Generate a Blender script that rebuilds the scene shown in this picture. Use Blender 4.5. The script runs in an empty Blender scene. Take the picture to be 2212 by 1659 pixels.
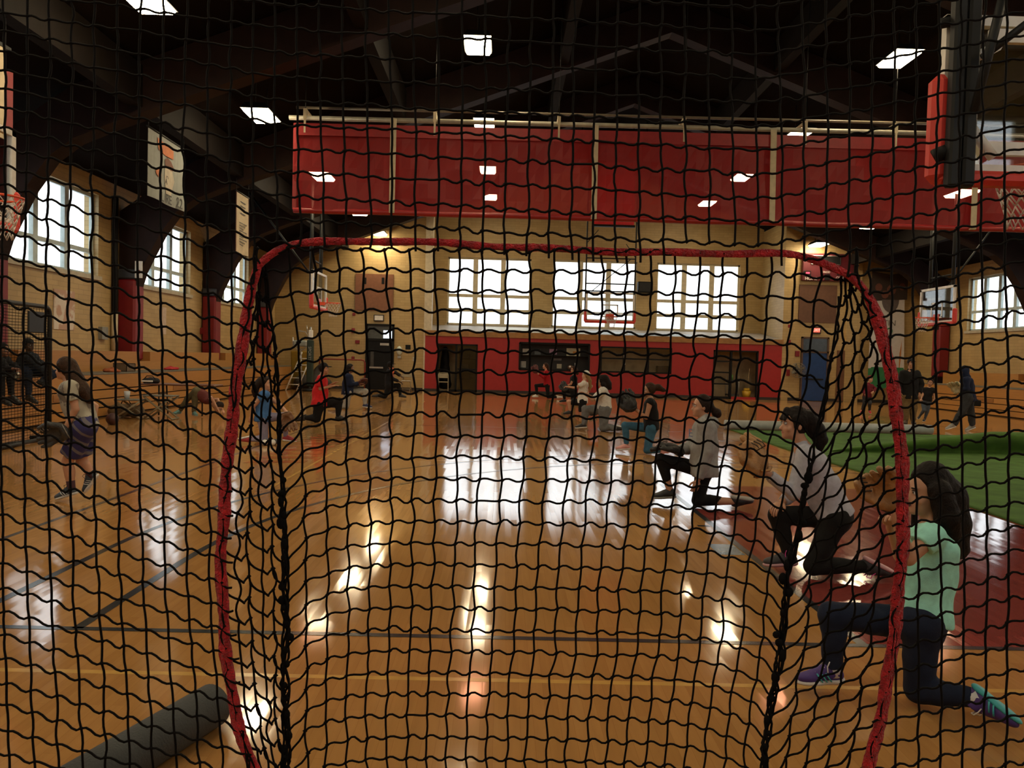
import bpy, math, random
import numpy as np
from mathutils import Vector, Matrix

random.seed(11)
rng = np.random.default_rng(11)
C = bpy.context.scene.collection
PI = math.pi

# ------------------------------------------------------------------ camera
W, H, FPX = 2212.0, 1659.0, 1660.0
EYE = np.array([0.0, 0.0, 1.55])
YAW, PITCH, ROLL = 0.0127, 0.0343, 0.0265
cam_rot = Matrix.Rotation(-YAW, 3, 'Z') @ Matrix.Rotation(PI / 2 - PITCH, 3, 'X') @ Matrix.Rotation(ROLL, 3, 'Z')
cd = bpy.data.cameras.new('camera')
cam = bpy.data.objects.new('camera', cd)
C.objects.link(cam)
cam.location = EYE
cam.rotation_euler = cam_rot.to_euler()
cd.sensor_width = 36.0
cd.lens = FPX / W * 36.0
cd.clip_start = 0.05
cd.clip_end = 400
bpy.context.scene.camera = cam
RM = np.array(cam_rot)

# ------------------------------------------------------------------ colour management, world
sc = bpy.context.scene
sc.view_settings.view_transform = 'Standard'
sc.view_settings.look = 'None'
sc.view_settings.gamma = 1.0
sc.view_settings.use_curve_mapping = False
sc.view_settings.exposure = 0.75
SKY, LAMP = 1.9, 34.0
wd = bpy.data.worlds.new('world')
sc.world = wd
wd.use_nodes = True
wn = wd.node_tree.nodes
wl = wd.node_tree.links
bg = wn['Background']
tcw = wn.new('ShaderNodeTexCoord')
sepw = wn.new('ShaderNodeSeparateXYZ')
rmp = wn.new('ShaderNodeValToRGB')
wl.new(tcw.outputs['Generated'], sepw.inputs[0])
wl.new(sepw.outputs['Z'], rmp.inputs[0])
rmp.color_ramp.elements[0].color = (0.50, 0.56, 0.58, 1)
rmp.color_ramp.elements[0].position = -0.02
rmp.color_ramp.elements[1].color = (0.90, 0.97, 1.0, 1)
rmp.color_ramp.elements[1].position = 0.03
wl.new(rmp.outputs[0], bg.inputs[0])
bg.inputs[1].default_value = SKY
sc.cycles.max_bounces = 8
sc.cycles.diffuse_bounces = 4
sc.cycles.glossy_bounces = 4
sc.cycles.transparent_max_bounces = 24
sc.cycles.sample_clamp_indirect = 6.0
sc.cycles.use_denoising = True
sc.cycles.caustics_reflective = False
sc.cycles.caustics_refractive = False


def portal(name, loc, rot, sx, sy):
    l = bpy.data.lights.new(name, 'AREA')
    l.shape = 'RECTANGLE'
    l.size, l.size_y = sx, sy
    l.cycles.is_portal = True
    o = bpy.data.objects.new(name, l)
    C.objects.link(o)
    o.location = loc
    o.rotation_euler = rot


# ------------------------------------------------------------------ pixel <-> world
def ray(px, py):
    return RM @ np.array([(px - W / 2) / FPX, -(py - H / 2) / FPX, -1.0])


def at(px, py, Y):
    d = ray(px, py)
    return EYE + d * (Y / d[1])


def floor_at(px, py, z=0.0):
    d = ray(px, py)
    return EYE + d * ((z - EYE[2]) / d[2])


def atx(px, py, X):
    d = ray(px, py)
    return EYE + d * (X / d[0])


def at_z(px, Y, z):
    k = (px - W / 2) / FPX
    A = RM[:, 0] + k * RM[:, 2]          # cx + k*cz = 0
    X = -(A[1] * Y + A[2] * (z - EYE[2])) / A[0]
    return np.array([X, Y, z])


def nrm(v):
    v = np.asarray(v, float)
    return v / (np.linalg.norm(v) + 1e-9)


# ------------------------------------------------------------------ materials
MAT = {}


def new_mat(name):
    m = bpy.data.materials.new(name)
    m.use_nodes = True
    nt = m.node_tree
    return m, nt, nt.nodes['Principled BSDF']


def mat(name, col, rough=0.6, metal=0.0, var=0.12, scale=8.0, bump=0.0, bscale=60.0, spec=0.5, sheen=0.0):
    """plain material with a little procedural mottling so that nothing is perfectly flat"""
    if name in MAT:
        return MAT[name]
    m, nt, p = new_mat(name)
    N, L = nt.nodes, nt.links
    p.inputs['Roughness'].default_value = rough
    p.inputs['Metallic'].default_value = metal
    p.inputs['Specular IOR Level'].default_value = spec
    if sheen:
        p.inputs['Sheen Weight'].default_value = sheen
    tc = N.new('ShaderNodeTexCoord')
    ns = N.new('ShaderNodeTexNoise')
    ns.inputs['Scale'].default_value = scale
    ns.inputs['Detail'].default_value = 4
    L.new(tc.outputs['Object'], ns.inputs['Vector'])
    r = N.new('ShaderNodeValToRGB')
    r.color_ramp.elements[0].position = 0.3
    r.color_ramp.elements[1].position = 0.7
    r.color_ramp.elements[0].color = tuple(c * (1 - var) for c in col) + (1,)
    r.color_ramp.elements[1].color = tuple(min(1, c * (1 + var)) for c in col) + (1,)
    L.new(ns.outputs['Fac'], r.inputs[0])
    L.new(r.outputs[0], p.inputs['Base Color'])
    if bump:
        n2 = N.new('ShaderNodeTexNoise')
        n2.inputs['Scale'].default_value = bscale
        n2.inputs['Detail'].default_value = 3
        L.new(tc.outputs['Object'], n2.inputs['Vector'])
        b = N.new('ShaderNodeBump')
        b.inputs['Strength'].default_value = bump
        b.inputs['Distance'].default_value = 0.02
        L.new(n2.outputs['Fac'], b.inputs['Height'])
        L.new(b.outputs[0], p.inputs['Normal'])
    MAT[name] = m
    return m


def emis(name, col, strength):
    if name in MAT:
        return MAT[name]
    m, nt, p = new_mat(name)
    p.inputs['Base Color'].default_value = (0.02, 0.02, 0.02, 1)
    p.inputs['Emission Color'].default_value = tuple(col) + (1,)
    p.inputs['Emission Strength'].default_value = strength
    MAT[name] = m
    return m


def planar_coord(nt, axes, off=(0, 0)):
    """vector (a, b, 0) out of two object-space axes"""
    N, L = nt.nodes, nt.links
    tc = N.new('ShaderNodeTexCoord')
    s = N.new('ShaderNodeSeparateXYZ')
    c = N.new('ShaderNodeCombineXYZ')
    L.new(tc.outputs['Object'], s.inputs[0])
    L.new(s.outputs[axes[0]], c.inputs[0])
    L.new(s.outputs[axes[1]], c.inputs[1])
    return c, tc


def brick_mat(name, axes, c1, c2, mortar, bw=0.41, bh=0.115):
    m, nt, p = new_mat(name)
    N, L = nt.nodes, nt.links
    c, tc = planar_coord(nt, axes)
    b = N.new('ShaderNodeTexBrick')
    b.inputs['Scale'].default_value = 1.0
    b.inputs['Brick Width'].default_value = bw
    b.inputs['Row Height'].default_value = bh
    b.inputs['Mortar Size'].default_value = 0.005
    b.inputs['Mortar Smooth'].default_value = 0.3
    b.inputs['Color1'].default_value = c1 + (1,)
    b.inputs['Color2'].default_value = c2 + (1,)
    b.inputs['Mortar'].default_value = mortar + (1,)
    L.new(c.outputs[0], b.inputs['Vector'])
    ns = N.new('ShaderNodeTexNoise')
    ns.inputs['Scale'].default_value = 1.2
    ns.inputs['Detail'].default_value = 5
    L.new(tc.outputs['Object'], ns.inputs['Vector'])
    mx = N.new('ShaderNodeMixRGB')
    mx.blend_type = 'MULTIPLY'
    mx.inputs[0].default_value = 0.35
    L.new(b.outputs['Color'], mx.inputs[1])
    L.new(ns.outputs['Fac'], mx.inputs[2])
    L.new(mx.outputs[0], p.inputs['Base Color'])
    p.inputs['Roughness'].default_value = 0.5
    bp = N.new('ShaderNodeBump')
    bp.inputs['Strength'].default_value = 0.35
    bp.inputs['Distance'].default_value = 0.01
    bp.invert = True
    L.new(b.outputs['Fac'], bp.inputs['Height'])
    L.new(bp.outputs[0], p.inputs['Normal'])
    MAT[name] = m
    return m


def plank_mat(name, axes, c1, c2, seam, width=0.057, length=1.1, rough=0.14, bump=0.05, stain=0.25, ripple=0.0, tilt=0.0):
    m, nt, p = new_mat(name)
    N, L = nt.nodes, nt.links
    c, tc = planar_coord(nt, axes)
    b = N.new('ShaderNodeTexBrick')
    b.inputs['Scale'].default_value = 1.0
    b.inputs['Brick Width'].default_value = length
    b.inputs['Row Height'].default_value = width
    b.inputs['Mortar Size'].default_value = 0.0012
    b.inputs['Mortar Smooth'].default_value = 0.6
    b.inputs['Color1'].default_value = c1 + (1,)
    b.inputs['Color2'].default_value = c2 + (1,)
    b.inputs['Mortar'].default_value = seam + (1,)
    b.offset = 0.37
    L.new(c.outputs[0], b.inputs['Vector'])
    mp = N.new('ShaderNodeMapping')
    mp.inputs['Scale'].default_value = (1.2, 14, 1)
    L.new(c.outputs[0], mp.inputs[0])
    ns = N.new('ShaderNodeTexNoise')
    ns.inputs['Scale'].default_value = 2.0
    ns.inputs['Detail'].default_value = 6
    L.new(mp.outputs[0], ns.inputs['Vector'])
    mx = N.new('ShaderNodeMixRGB')
    mx.blend_type = 'MULTIPLY'
    mx.inputs[0].default_value = stain
    L.new(b.outputs['Color'], mx.inputs[1])
    L.new(ns.outputs['Fac'], mx.inputs[2])
    L.new(mx.outputs[0], p.inputs['Base Color'])
    p.inputs['Roughness'].default_value = rough
    n3 = N.new('ShaderNodeTexNoise')
    n3.inputs['Scale'].default_value = 3.0
    n3.inputs['Detail'].default_value = 4
    mp3 = N.new('ShaderNodeMapping')
    mp3.inputs['Scale'].default_value = (0.6, 6, 1)
    L.new(c.outputs[0], mp3.inputs[0])
    L.new(mp3.outputs[0], n3.inputs['Vector'])
    ad = N.new('ShaderNodeMath')
    ad.operation = 'MULTIPLY_ADD'
    ad.inputs[1].default_value = ripple
    L.new(n3.outputs['Fac'], ad.inputs[0])
    if tilt:
        ad.inputs[2].default_value = 0.0
    else:
        inv = N.new('ShaderNodeMath')
        inv.operation = 'SUBTRACT'
        inv.inputs[0].default_value = 1.0
        L.new(b.outputs['Fac'], inv.inputs[1])
        L.new(inv.outputs[0], ad.inputs[2])
    bp = N.new('ShaderNodeBump')
    bp.inputs['Strength'].default_value = bump
    bp.inputs['Distance'].default_value = 0.004
    L.new(ad.outputs[0], bp.inputs['Height'])
    L.new(bp.outputs[0], p.inputs['Normal'])
    if tilt:
        # every board sits at a very slightly different angle, which breaks up the reflections
        b2 = N.new('ShaderNodeTexBrick')
        for k in ('Scale', 'Brick Width', 'Row Height', 'Mortar Size', 'Mortar Smooth'):
            b2.inputs[k].default_value = b.inputs[k].default_value
        b2.offset = b.offset
        b2.inputs['Color1'].default_value = (0, 0, 0, 1)
        b2.inputs['Color2'].default_value = (1, 1, 1, 1)
        b2.inputs['Mortar'].default_value = (.5, .5, .5, 1)
        L.new(c.outputs[0], b2.inputs['Vector'])
        wn2 = N.new('ShaderNodeTexWhiteNoise')
        wn2.noise_dimensions = '1D'
        L.new(b2.outputs['Color'], wn2.inputs['W'])
        v1 = N.new('ShaderNodeVectorMath'); v1.operation = 'SUBTRACT'; v1.inputs[1].default_value = (.5, .5, .5)
        L.new(wn2.outputs['Color'], v1.inputs[0])
        v2 = N.new('ShaderNodeVectorMath'); v2.operation = 'MULTIPLY'; v2.inputs[1].default_value = (tilt * 1.5, tilt, 0)
        L.new(v1.outputs[0], v2.inputs[0])
        ge = N.new('ShaderNodeNewGeometry')
        v3 = N.new('ShaderNodeVectorMath'); v3.operation = 'ADD'
        L.new(ge.outputs['Normal'], v3.inputs[0]); L.new(v2.outputs[0], v3.inputs[1])
        v4 = N.new('ShaderNodeVectorMath'); v4.operation = 'NORMALIZE'
        L.new(v3.outputs[0], v4.inputs[0])
        L.new(v4.outputs[0], bp.inputs['Normal'])
    MAT[name] = m
    return m


def glass_mat(name='window glass', tint=(1, 1, 1), gloss=0.06, rough=0.02):
    if name in MAT:
        return MAT[name]
    m, nt, p = new_mat(name)
    N, L = nt.nodes, nt.links
    N.remove(p)
    t = N.new('ShaderNodeBsdfTransparent')
    t.inputs[0].default_value = tuple(tint) + (1,)
    g = N.new('ShaderNodeBsdfGlossy')
    g.inputs['Roughness'].default_value = rough
    mx = N.new('ShaderNodeMixShader')
    lw = N.new('ShaderNodeLayerWeight')
    lw.inputs[0].default_value = 0.5
    pw = N.new('ShaderNodeMath')
    pw.operation = 'POWER'
    pw.inputs[1].default_value = 5
    L.new(lw.outputs['Facing'], pw.inputs[0])
    ml = N.new('ShaderNodeMath')
    ml.operation = 'MULTIPLY_ADD'
    ml.inputs[1].default_value = 0.6
    ml.inputs[2].default_value = gloss
    ml.use_clamp = True
    L.new(pw.outputs[0], ml.inputs[0])
    L.new(ml.outputs[0], mx.inputs[0])
    L.new(t.outputs[0], mx.inputs[1])
    L.new(g.outputs[0], mx.inputs[2])
    L.new(mx.outputs[0], N['Material Output'].inputs[0])
    MAT[name] = m
    return m


def pattern_mat(name, base, other, kind='noise', scale=10.0, thr=0.52, axes='XZ', rough=0.8, rot=0.0):
    m, nt, p = new_mat(name)
    N, L = nt.nodes, nt.links
    tc = N.new('ShaderNodeTexCoord')
    mp = N.new('ShaderNodeMapping')
    mp.inputs['Rotation'].default_value = (0, rot, 0)
    L.new(tc.outputs['Object'], mp.inputs[0])
    if kind == 'wave':
        t = N.new('ShaderNodeTexWave')
        t.bands_direction = 'X'
        t.inputs['Scale'].default_value = scale
        t.inputs['Distortion'].default_value = 1.5
    else:
        t = N.new('ShaderNodeTexNoise')
        t.inputs['Scale'].default_value = scale
        t.inputs['Detail'].default_value = 3
    L.new(mp.outputs[0], t.inputs['Vector'])
    r = N.new('ShaderNodeValToRGB')
    r.color_ramp.elements[0].position = thr
    r.color_ramp.elements[1].position = thr + 0.06
    r.color_ramp.elements[0].color = base + (1,)
    r.color_ramp.elements[1].color = other + (1,)
    L.new(t.outputs[1] if kind == 'wave' else t.outputs['Fac'], r.inputs[0])
    L.new(r.outputs[0], p.inputs['Base Color'])
    p.inputs['Roughness'].default_value = rough
    MAT[name] = m
    return m


NETM = mat('black nylon netting', (0.0065, 0.006, 0.0055), 0.85, spec=.12)

# ------------------------------------------------------------------ mesh helpers
class MB:
    """collects boxes, tubes and plates, then links them as ONE mesh object"""

    def __init__(self):
        self.v, self.f, self.m, self.s, self.cut = [], [], [], [], []

    def add(self, vs, fs, mi=0, smooth=False):
        o = len(self.v)
        self.cut.append((o, len(self.f)))
        self.v.extend([tuple(map(float, p)) for p in vs])
        self.f.extend([tuple(i + o for i in f) for f in fs])
        self.m.extend([mi] * len(fs))
        self.s.extend([smooth] * len(fs))
        return self

    def each(self, name, mats, parent):
        """every added piece becomes a mesh of its own"""
        out = []
        cuts = self.cut + [(len(self.v), len(self.f))]
        for (v0, f0), (v1, f1) in zip(cuts[:-1], cuts[1:]):
            m = MB()
            m.v = self.v[v0:v1]
            m.f = [tuple(i - v0 for i in f) for f in self.f[f0:f1]]
            m.m, m.s = self.m[f0:f1], self.s[f0:f1]
            out.append(m.build(name, mats, parent))
        return out

    def box(self, c, size, mi=0, R=None, bevel=0.0):
        hx, hy, hz = [s / 2.0 for s in size]
        b = min(bevel, hx * .9, hy * .9, hz * .9)
        if b <= 0:
            vs = [(sx * hx, sy * hy, sz * hz) for sx in (-1, 1) for sy in (-1, 1) for sz in (-1, 1)]
            fs = [(0, 1, 3, 2), (4, 6, 7, 5), (0, 4, 5, 1), (2, 3, 7, 6), (0, 2, 6, 4), (1, 5, 7, 3)]
        else:
            vs, idx = [], {}
            for sx in (-1, 1):
                for sy in (-1, 1):
                    for sz in (-1, 1):
                        for k, p in enumerate(((hx, hy - b, hz - b), (hx - b, hy, hz - b), (hx - b, hy - b, hz))):
                            idx[(sx, sy, sz, k)] = len(vs)
                            vs.append((sx * p[0], sy * p[1], sz * p[2]))
            g = lambda sx, sy, sz, k: idx[(sx, sy, sz, k)]
            fs = []
            for s in (-1, 1):
                fs.append([g(s, -1, -1, 0), g(s, 1, -1, 0), g(s, 1, 1, 0), g(s, -1, 1, 0)][::s])
                fs.append([g(-1, s, -1, 1), g(-1, s, 1, 1), g(1, s, 1, 1), g(1, s, -1, 1)][::s])
                fs.append([g(-1, -1, s, 2), g(1, -1, s, 2), g(1, 1, s, 2), g(-1, 1, s, 2)][::s])
            for a in (-1, 1):
                for c_ in (-1, 1):
                    fs.append([g(a, c_, -1, 0), g(a, c_, -1, 1), g(a, c_, 1, 1), g(a, c_, 1, 0)][::-a * c_])
                    fs.append([g(a, -1, c_, 0), g(a, 1, c_, 0), g(a, 1, c_, 2), g(a, -1, c_, 2)][::a * c_])
                    fs.append([g(-1, a, c_, 1), g(-1, a, c_, 2), g(1, a, c_, 2), g(1, a, c_, 1)][::a * c_])
                    for d in (-1, 1):
                        fs.append([g(a, c_, d, 0), g(a, c_, d, 1), g(a, c_, d, 2)][::a * c_ * d])
        vs = np.array(vs, float)
        if R is not None:
            vs = vs @ np.asarray(R, float).T
        vs = vs + np.asarray(c, float)
        return self.add(vs, fs, mi)

    def bx(self, x0, x1, y0, y1, z0, z1, mi=0, bevel=0.0):
        return self.box(((x0 + x1) / 2, (y0 + y1) / 2, (z0 + z1) / 2), (abs(x1 - x0), abs(y1 - y0), abs(z1 - z0)), mi, None, bevel)

    def quad(self, *p, mi=0):
        return self.add(p, [tuple(range(len(p)))], mi)

    def tube(self, pts, r, n=8, mi=0, closed=False, smooth=True, caps=True, flat=None):
        pts = [np.asarray(p, float) for p in pts]
        m = len(pts)
        rs = [r] * m if np.isscalar(r) else list(r)
        vs = []
        up = None
        for i in range(m):
            if closed:
                t = nrm(pts[(i + 1) % m] - pts[i - 1])
            else:
                t = nrm(pts[min(i + 1, m - 1)] - pts[max(i - 1, 0)])
            if up is None:
                up = np.array([0, 0, 1.0]) if abs(t[2]) < .9 else np.array([1.0, 0, 0])
            a = nrm(np.cross(t, up))
            b = np.cross(a, t)
            up = b
            fa, fb = (1, 1) if flat is None else flat
            for k in range(n):
                w = 2 * PI * k / n
                vs.append(pts[i] + rs[i] * (math.cos(w) * a * fa + math.sin(w) * b * fb))
        fs = []
        for i in range(m if closed else m - 1):
            j = (i + 1) % m
            for k in range(n):
                k2 = (k + 1) % n
                fs.append((i * n + k, i * n + k2, j * n + k2, j * n + k))
        if caps and not closed:
            fs.append(tuple(range(n))[::-1])
            fs.append(tuple((m - 1) * n + k for k in range(n)))
        return self.add(vs, fs, mi, smooth)

    def cyl(self, a, b, r, n=12, mi=0, r2=None, smooth=True):
        return self.tube([a, b], [r, r if r2 is None else r2], n, mi, smooth=smooth)

    def ball(self, c, r, mi=0, n=10, m=6, R=None):
        r = np.array([r] * 3 if np.isscalar(r) else r, float)
        vs, fs = [], []
        for i in range(m + 1):
            th = PI * i / m
            for k in range(n):
                ph = 2 * PI * k / n
                vs.append((math.sin(th) * math.cos(ph), math.sin(th) * math.sin(ph), math.cos(th)))
        vs = np.array(vs) * r
        if R is not None:
            vs = vs @ np.asarray(R).T
        vs = vs + np.asarray(c, float)
        for i in range(m):
            for k in range(n):
                k2 = (k + 1) % n
                fs.append((i * n + k, (i + 1) * n + k, (i + 1) * n + k2, i * n + k2))
        return self.add(vs, fs, mi, True)

    def prism(self, poly, y0, y1, axis='Y', mi=0):
        """poly: list of (a, b) extruded along an axis. axis Y -> (x,z), axis X -> (y,z), axis Z -> (x,y)"""
        n = len(poly)
        f = {'Y': lambda a, b, t: (a, t, b), 'X': lambda a, b, t: (t, a, b), 'Z': lambda a, b, t: (a, b, t)}[axis]
        vs = [f(a, b, y0) for a, b in poly] + [f(a, b, y1) for a, b in poly]
        fs = [tuple(range(n)), tuple(range(2 * n - 1, n - 1, -1))]
        for i in range(n):
            j = (i + 1) % n
            fs.append((i, i + n, j + n, j))
        return self.add(vs, fs, mi)

    def build(self, name, mats, parent=None, origin=None):
        me = bpy.data.meshes.new(name)
        v = np.array(self.v, float)
        off = np.zeros(3)
        if parent is not None:
            off = np.array(ORG.get(parent, (0, 0, 0)), float)
        elif origin is not None:
            off = np.array(origin, float)
        v = v - off
        me.from_pydata(v.tolist(), [], self.f)
        if not isinstance(mats, (list, tuple)):
            mats = [mats]
        for x in mats:
            me.materials.append(x)
        me.polygons.foreach_set('material_index', self.m)
        me.polygons.foreach_set('use_smooth', self.s)
        me.update()
        return link(name, me, parent, off)


ORG = {}      # world position of every empty / part, so children can be stored relative to it


def link(name, me, parent=None, off=(0, 0, 0)):
    o = bpy.data.objects.new(name, me)
    C.objects.link(o)
    if parent is not None:
        o.parent = parent
        ORG[o] = tuple(off)           # child sits at its parent's origin
    else:
        o.location = off
        ORG[o] = tuple(off)
    return o


def tag(o, label=None, cat=None, group=None, kind=None):
    if label:
        o['label'] = label
    if cat:
        o['category'] = cat
    if group:
        o['group'] = group
    if kind:
        o['kind'] = kind
    return o


def thing(name, label, cat, loc, group=None):
    o = bpy.data.objects.new(name, None)
    o.empty_display_size = 0.1
    C.objects.link(o)
    o.location = tuple(map(float, loc))
    ORG[o] = tuple(map(float, loc))
    return tag(o, label, cat, group)


def struct(o, label=None):
    o['kind'] = 'structure'
    if label:
        o['label'] = label
    return o


def text(name, s, size, m, parent, loc, rot, depth=0.004, align='CENTER'):
    cu = bpy.data.curves.new(name, 'FONT')
    cu.body = s
    cu.size = size
    cu.align_x = align
    cu.align_y = 'CENTER'
    cu.extrude = depth
    cu.materials.append(m)
    tmp = bpy.data.objects.new(name, cu)
    C.objects.link(tmp)
    dg = bpy.context.evaluated_depsgraph_get()
    me = bpy.data.meshes.new_from_object(tmp.evaluated_get(dg))
    bpy.data.objects.remove(tmp)
    bpy.data.curves.remove(cu)
    o = bpy.data.objects.new(name, me)
    C.objects.link(o)
    o.parent = parent
    po = np.array(ORG.get(parent, (0, 0, 0)), float)
    o.location = np.asarray(loc, float) - po
    o.rotation_euler = rot
    return o


def copy_tree(o, parent=None):
    c = o.copy()
    C.objects.link(c)
    if parent is not None:
        c.parent = parent
    for ch in list(o.children):
        copy_tree(ch, c)
    return c


# ------------------------------------------------------------------ signed-distance modelling (bodies, clothes, gloves)
def _sdf(pr, P):
    k = pr[0]
    if k in ('cone', 'fcone'):
        _, a, b, ra, rb = pr[:5]
        a, b = np.asarray(a, np.float32), np.asarray(b, np.float32)
        ba = b - a
        L2 = float(ba @ ba) + 1e-12
        q = P - a
        t = (q @ ba) / L2
        tc = np.clip(t, 0, 1)
        d = np.sqrt(((q - tc[..., None] * ba) ** 2).sum(-1)) - (ra + (rb - ra) * tc)
        if k == 'fcone':
            d = np.maximum(d, (t - 1) * math.sqrt(L2))
        return d
    if k == 'ell':
        _, c, r, R = pr[:4]
        q = (P - np.asarray(c, np.float32)) @ np.asarray(R, np.float32)      # columns of R are the axes
        r = np.asarray(r, np.float32)
        k0 = np.sqrt(((q / r) ** 2).sum(-1))
        k1 = np.sqrt(((q / (r * r)) ** 2).sum(-1)) + 1e-6
        return k0 * (k0 - 1) / k1
    if k == 'box':
        _, c, h, R, rr = pr[:5]
        q = np.abs((P - np.asarray(c, np.float32)) @ np.asarray(R, np.float32)) - (np.asarray(h, np.float32) - rr)
        return np.sqrt((np.maximum(q, 0) ** 2).sum(-1)) + np.minimum(q.max(-1), 0) - rr


def _bounds(pr):
    k = pr[0]
    if k in ('cone', 'fcone'):
        r = max(pr[3], pr[4])
        return np.minimum(pr[1], pr[2]) - r, np.maximum(pr[1], pr[2]) + r
    r = np.linalg.norm(pr[2]) if k == 'box' else max(pr[2])
    return np.asarray(pr[1]) - r, np.asarray(pr[1]) + r


def sdf_mesh(ops, res, wrinkle=0.0, wl=0.06, smooth=1, seed=1):
    """ops: (op, prim, k). op '+' smooth union, '-' smooth cut, 'clip' (point, normal) keeps the negative side"""
    lo = np.min([_bounds(o[1])[0] for o in ops if o[0] == '+'], 0) - 3 * res
    hi = np.max([_bounds(o[1])[1] for o in ops if o[0] == '+'], 0) + 3 * res
    n = np.ceil((hi - lo) / res).astype(int) + 1
    D = np.full(n, 1.0, np.float32)
    ax = [(lo[i] + res * np.arange(n[i])).astype(np.float32) for i in range(3)]
    for o in ops:
        op = o[0]
        if op == 'clip':
            p0, nn = np.asarray(o[1], np.float32), nrm(o[2]).astype(np.float32)
            h = ((ax[0] - p0[0]) * nn[0])[:, None, None] + ((ax[1] - p0[1]) * nn[1])[None, :, None] + ((ax[2] - p0[2]) * nn[2])[None, None, :]
            D = np.maximum(D, h)
            continue
        pr, k = o[1], o[2]
        pad = k + 2.5 * res
        b0, b1 = _bounds(pr)
        i0 = np.maximum(np.floor((b0 - pad - lo) / res).astype(int), 0)
        i1 = np.minimum(np.ceil((b1 + pad - lo) / res).astype(int) + 1, n)
        if (i1 <= i0).any():
            continue
        sl = tuple(slice(i0[i], i1[i]) for i in range(3))
        G = np.stack(np.meshgrid(ax[0][sl[0]], ax[1][sl[1]], ax[2][sl[2]], indexing='ij'), -1)
        d = _sdf(pr, G)
        if op == '+':
            if k > 0:
                e = D[sl]
                hh = np.clip(0.5 + 0.5 * (e - d) / k, 0, 1)
                D[sl] = e * (1 - hh) + d * hh - k * hh * (1 - hh)
            else:
                D[sl] = np.minimum(D[sl], d)
        else:
            D[sl] = np.maximum(D[sl], -d)
    if wrinkle:
        r = np.random.default_rng(seed)
        w = np.zeros_like(D)
        for q in range(4):
            v = nrm(r.normal(size=3) * np.array([1, 1, 0.8])) * (2 * PI / (wl * (1 + .7 * r.random())))
            u = nrm(r.normal(size=3)) * (2 * PI / (wl * 3.1))
            ph = ((ax[0] * v[0])[:, None, None] + (ax[1] * v[1])[None, :, None] + (ax[2] * v[2])[None, None, :])
            p2 = ((ax[0] * u[0])[:, None, None] + (ax[1] * u[1])[None, :, None] + (ax[2] * u[2])[None, None, :])
            w += np.sin(ph + 1.6 * np.sin(p2)) * (0.5 + 0.5 * np.sin(p2 * 1.7 + q))
        D = D + (wrinkle / 2) * w.astype(np.float32)
    for i in range(3):
        s0 = [slice(None)] * 3
        for e in (0, -1):
            s0[i] = e
            D[tuple(s0)] = np.maximum(D[tuple(s0)], res)
    return surface_nets(D, lo, res, smooth)


def surface_nets(D, lo, res, smooth=1):
    S = D < 0
    nx, ny, nz = D.shape
    cor = [(i, j, k) for i in (0, 1) for j in (0, 1) for k in (0, 1)]
    cnt = sum(S[i:nx - 1 + i, j:ny - 1 + j, k:nz - 1 + k].astype(np.int8) for i, j, k in cor)
    mask = (cnt > 0) & (cnt < 8)
    cells = np.argwhere(mask)
    if len(cells) == 0:
        return np.zeros((0, 3)), np.zeros((0, 4), int)
    idm = np.full(mask.shape, -1, np.int64)
    idm[mask] = np.arange(len(cells))
    vals = np.stack([D[cells[:, 0] + i, cells[:, 1] + j, cells[:, 2] + k] for i, j, k in cor], 1)
    acc = np.zeros((len(cells), 3))
    num = np.zeros(len(cells))
    for a in range(8):
        for b in range(a + 1, 8):
            da = np.array(cor[b]) - np.array(cor[a])
            if np.abs(da).sum() != 1:
                continue
            va, vb = vals[:, a], vals[:, b]
            x = (va < 0) != (vb < 0)
            t = np.where(x, va / np.where(np.abs(va - vb) < 1e-9, 1, va - vb), 0)
            acc += np.where(x[:, None], np.array(cor[a]) + t[:, None] * da, 0)
            num += x
    V = lo + res * (cells + acc / num[:, None])
    quads = []
    for axis in range(3):
        s0 = [slice(None)] * 3
        s1 = [slice(None)] * 3
        s0[axis] = slice(0, -1)
        s1[axis] = slice(1, None)
        A, B = S[tuple(s0)], S[tuple(s1)]
        e = np.argwhere(A != B)
        b, c = [(1, 2), (2, 0), (0, 1)][axis]
        e = e[(e[:, b] >= 1) & (e[:, c] >= 1) & (e[:, b] < D.shape[b] - 1) & (e[:, c] < D.shape[c] - 1)]
        sg = A[tuple(e.T)]
        q = []
        for db, dc in ((1, 1), (0, 1), (0, 0), (1, 0)):
            i = e.copy()
            i[:, b] -= db
            i[:, c] -= dc
            q.append(idm[tuple(i.T)])
        q = np.stack(q, 1)
        q[~sg] = q[~sg][:, ::-1]
        quads.append(q)
    Q = np.concatenate(quads)
    Q = Q[(Q >= 0).all(1)]
    for _ in range(smooth):
        s = np.zeros_like(V)
        w = np.zeros(len(V))
        for i in range(4):
            j = (i + 1) % 4
            np.add.at(s, Q[:, i], V[Q[:, j]])
            np.add.at(s, Q[:, j], V[Q[:, i]])
            np.add.at(w, Q[:, i], 1)
            np.add.at(w, Q[:, j], 1)
        V = 0.5 * V + 0.5 * s / np.maximum(w, 1)[:, None]
    return V, Q


def sdf_obj(name, ops, res, m, parent, extra=None, **kw):
    V, Q = sdf_mesh(ops, res, **kw)
    mb = MB()
    mb.add(V, Q.tolist(), 0, True)
    if extra:
        extra(mb)
    return mb.build(name, m, parent)
# ================================================================== ROOM
XL, XR, XC = -9.9, 18.1, 4.1
YF, YB, YN = 33.4, 36.3, -4.0          # far wall, back of the far recess, wall behind the photographer
RX0, RX1 = -3.4, 12.15                  # recess
def deck(x):
    return 10.9 - 0.375 * abs(x - XC)
def beam(x):
    return 9.95 - 0.375 * abs(x - XC)

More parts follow.
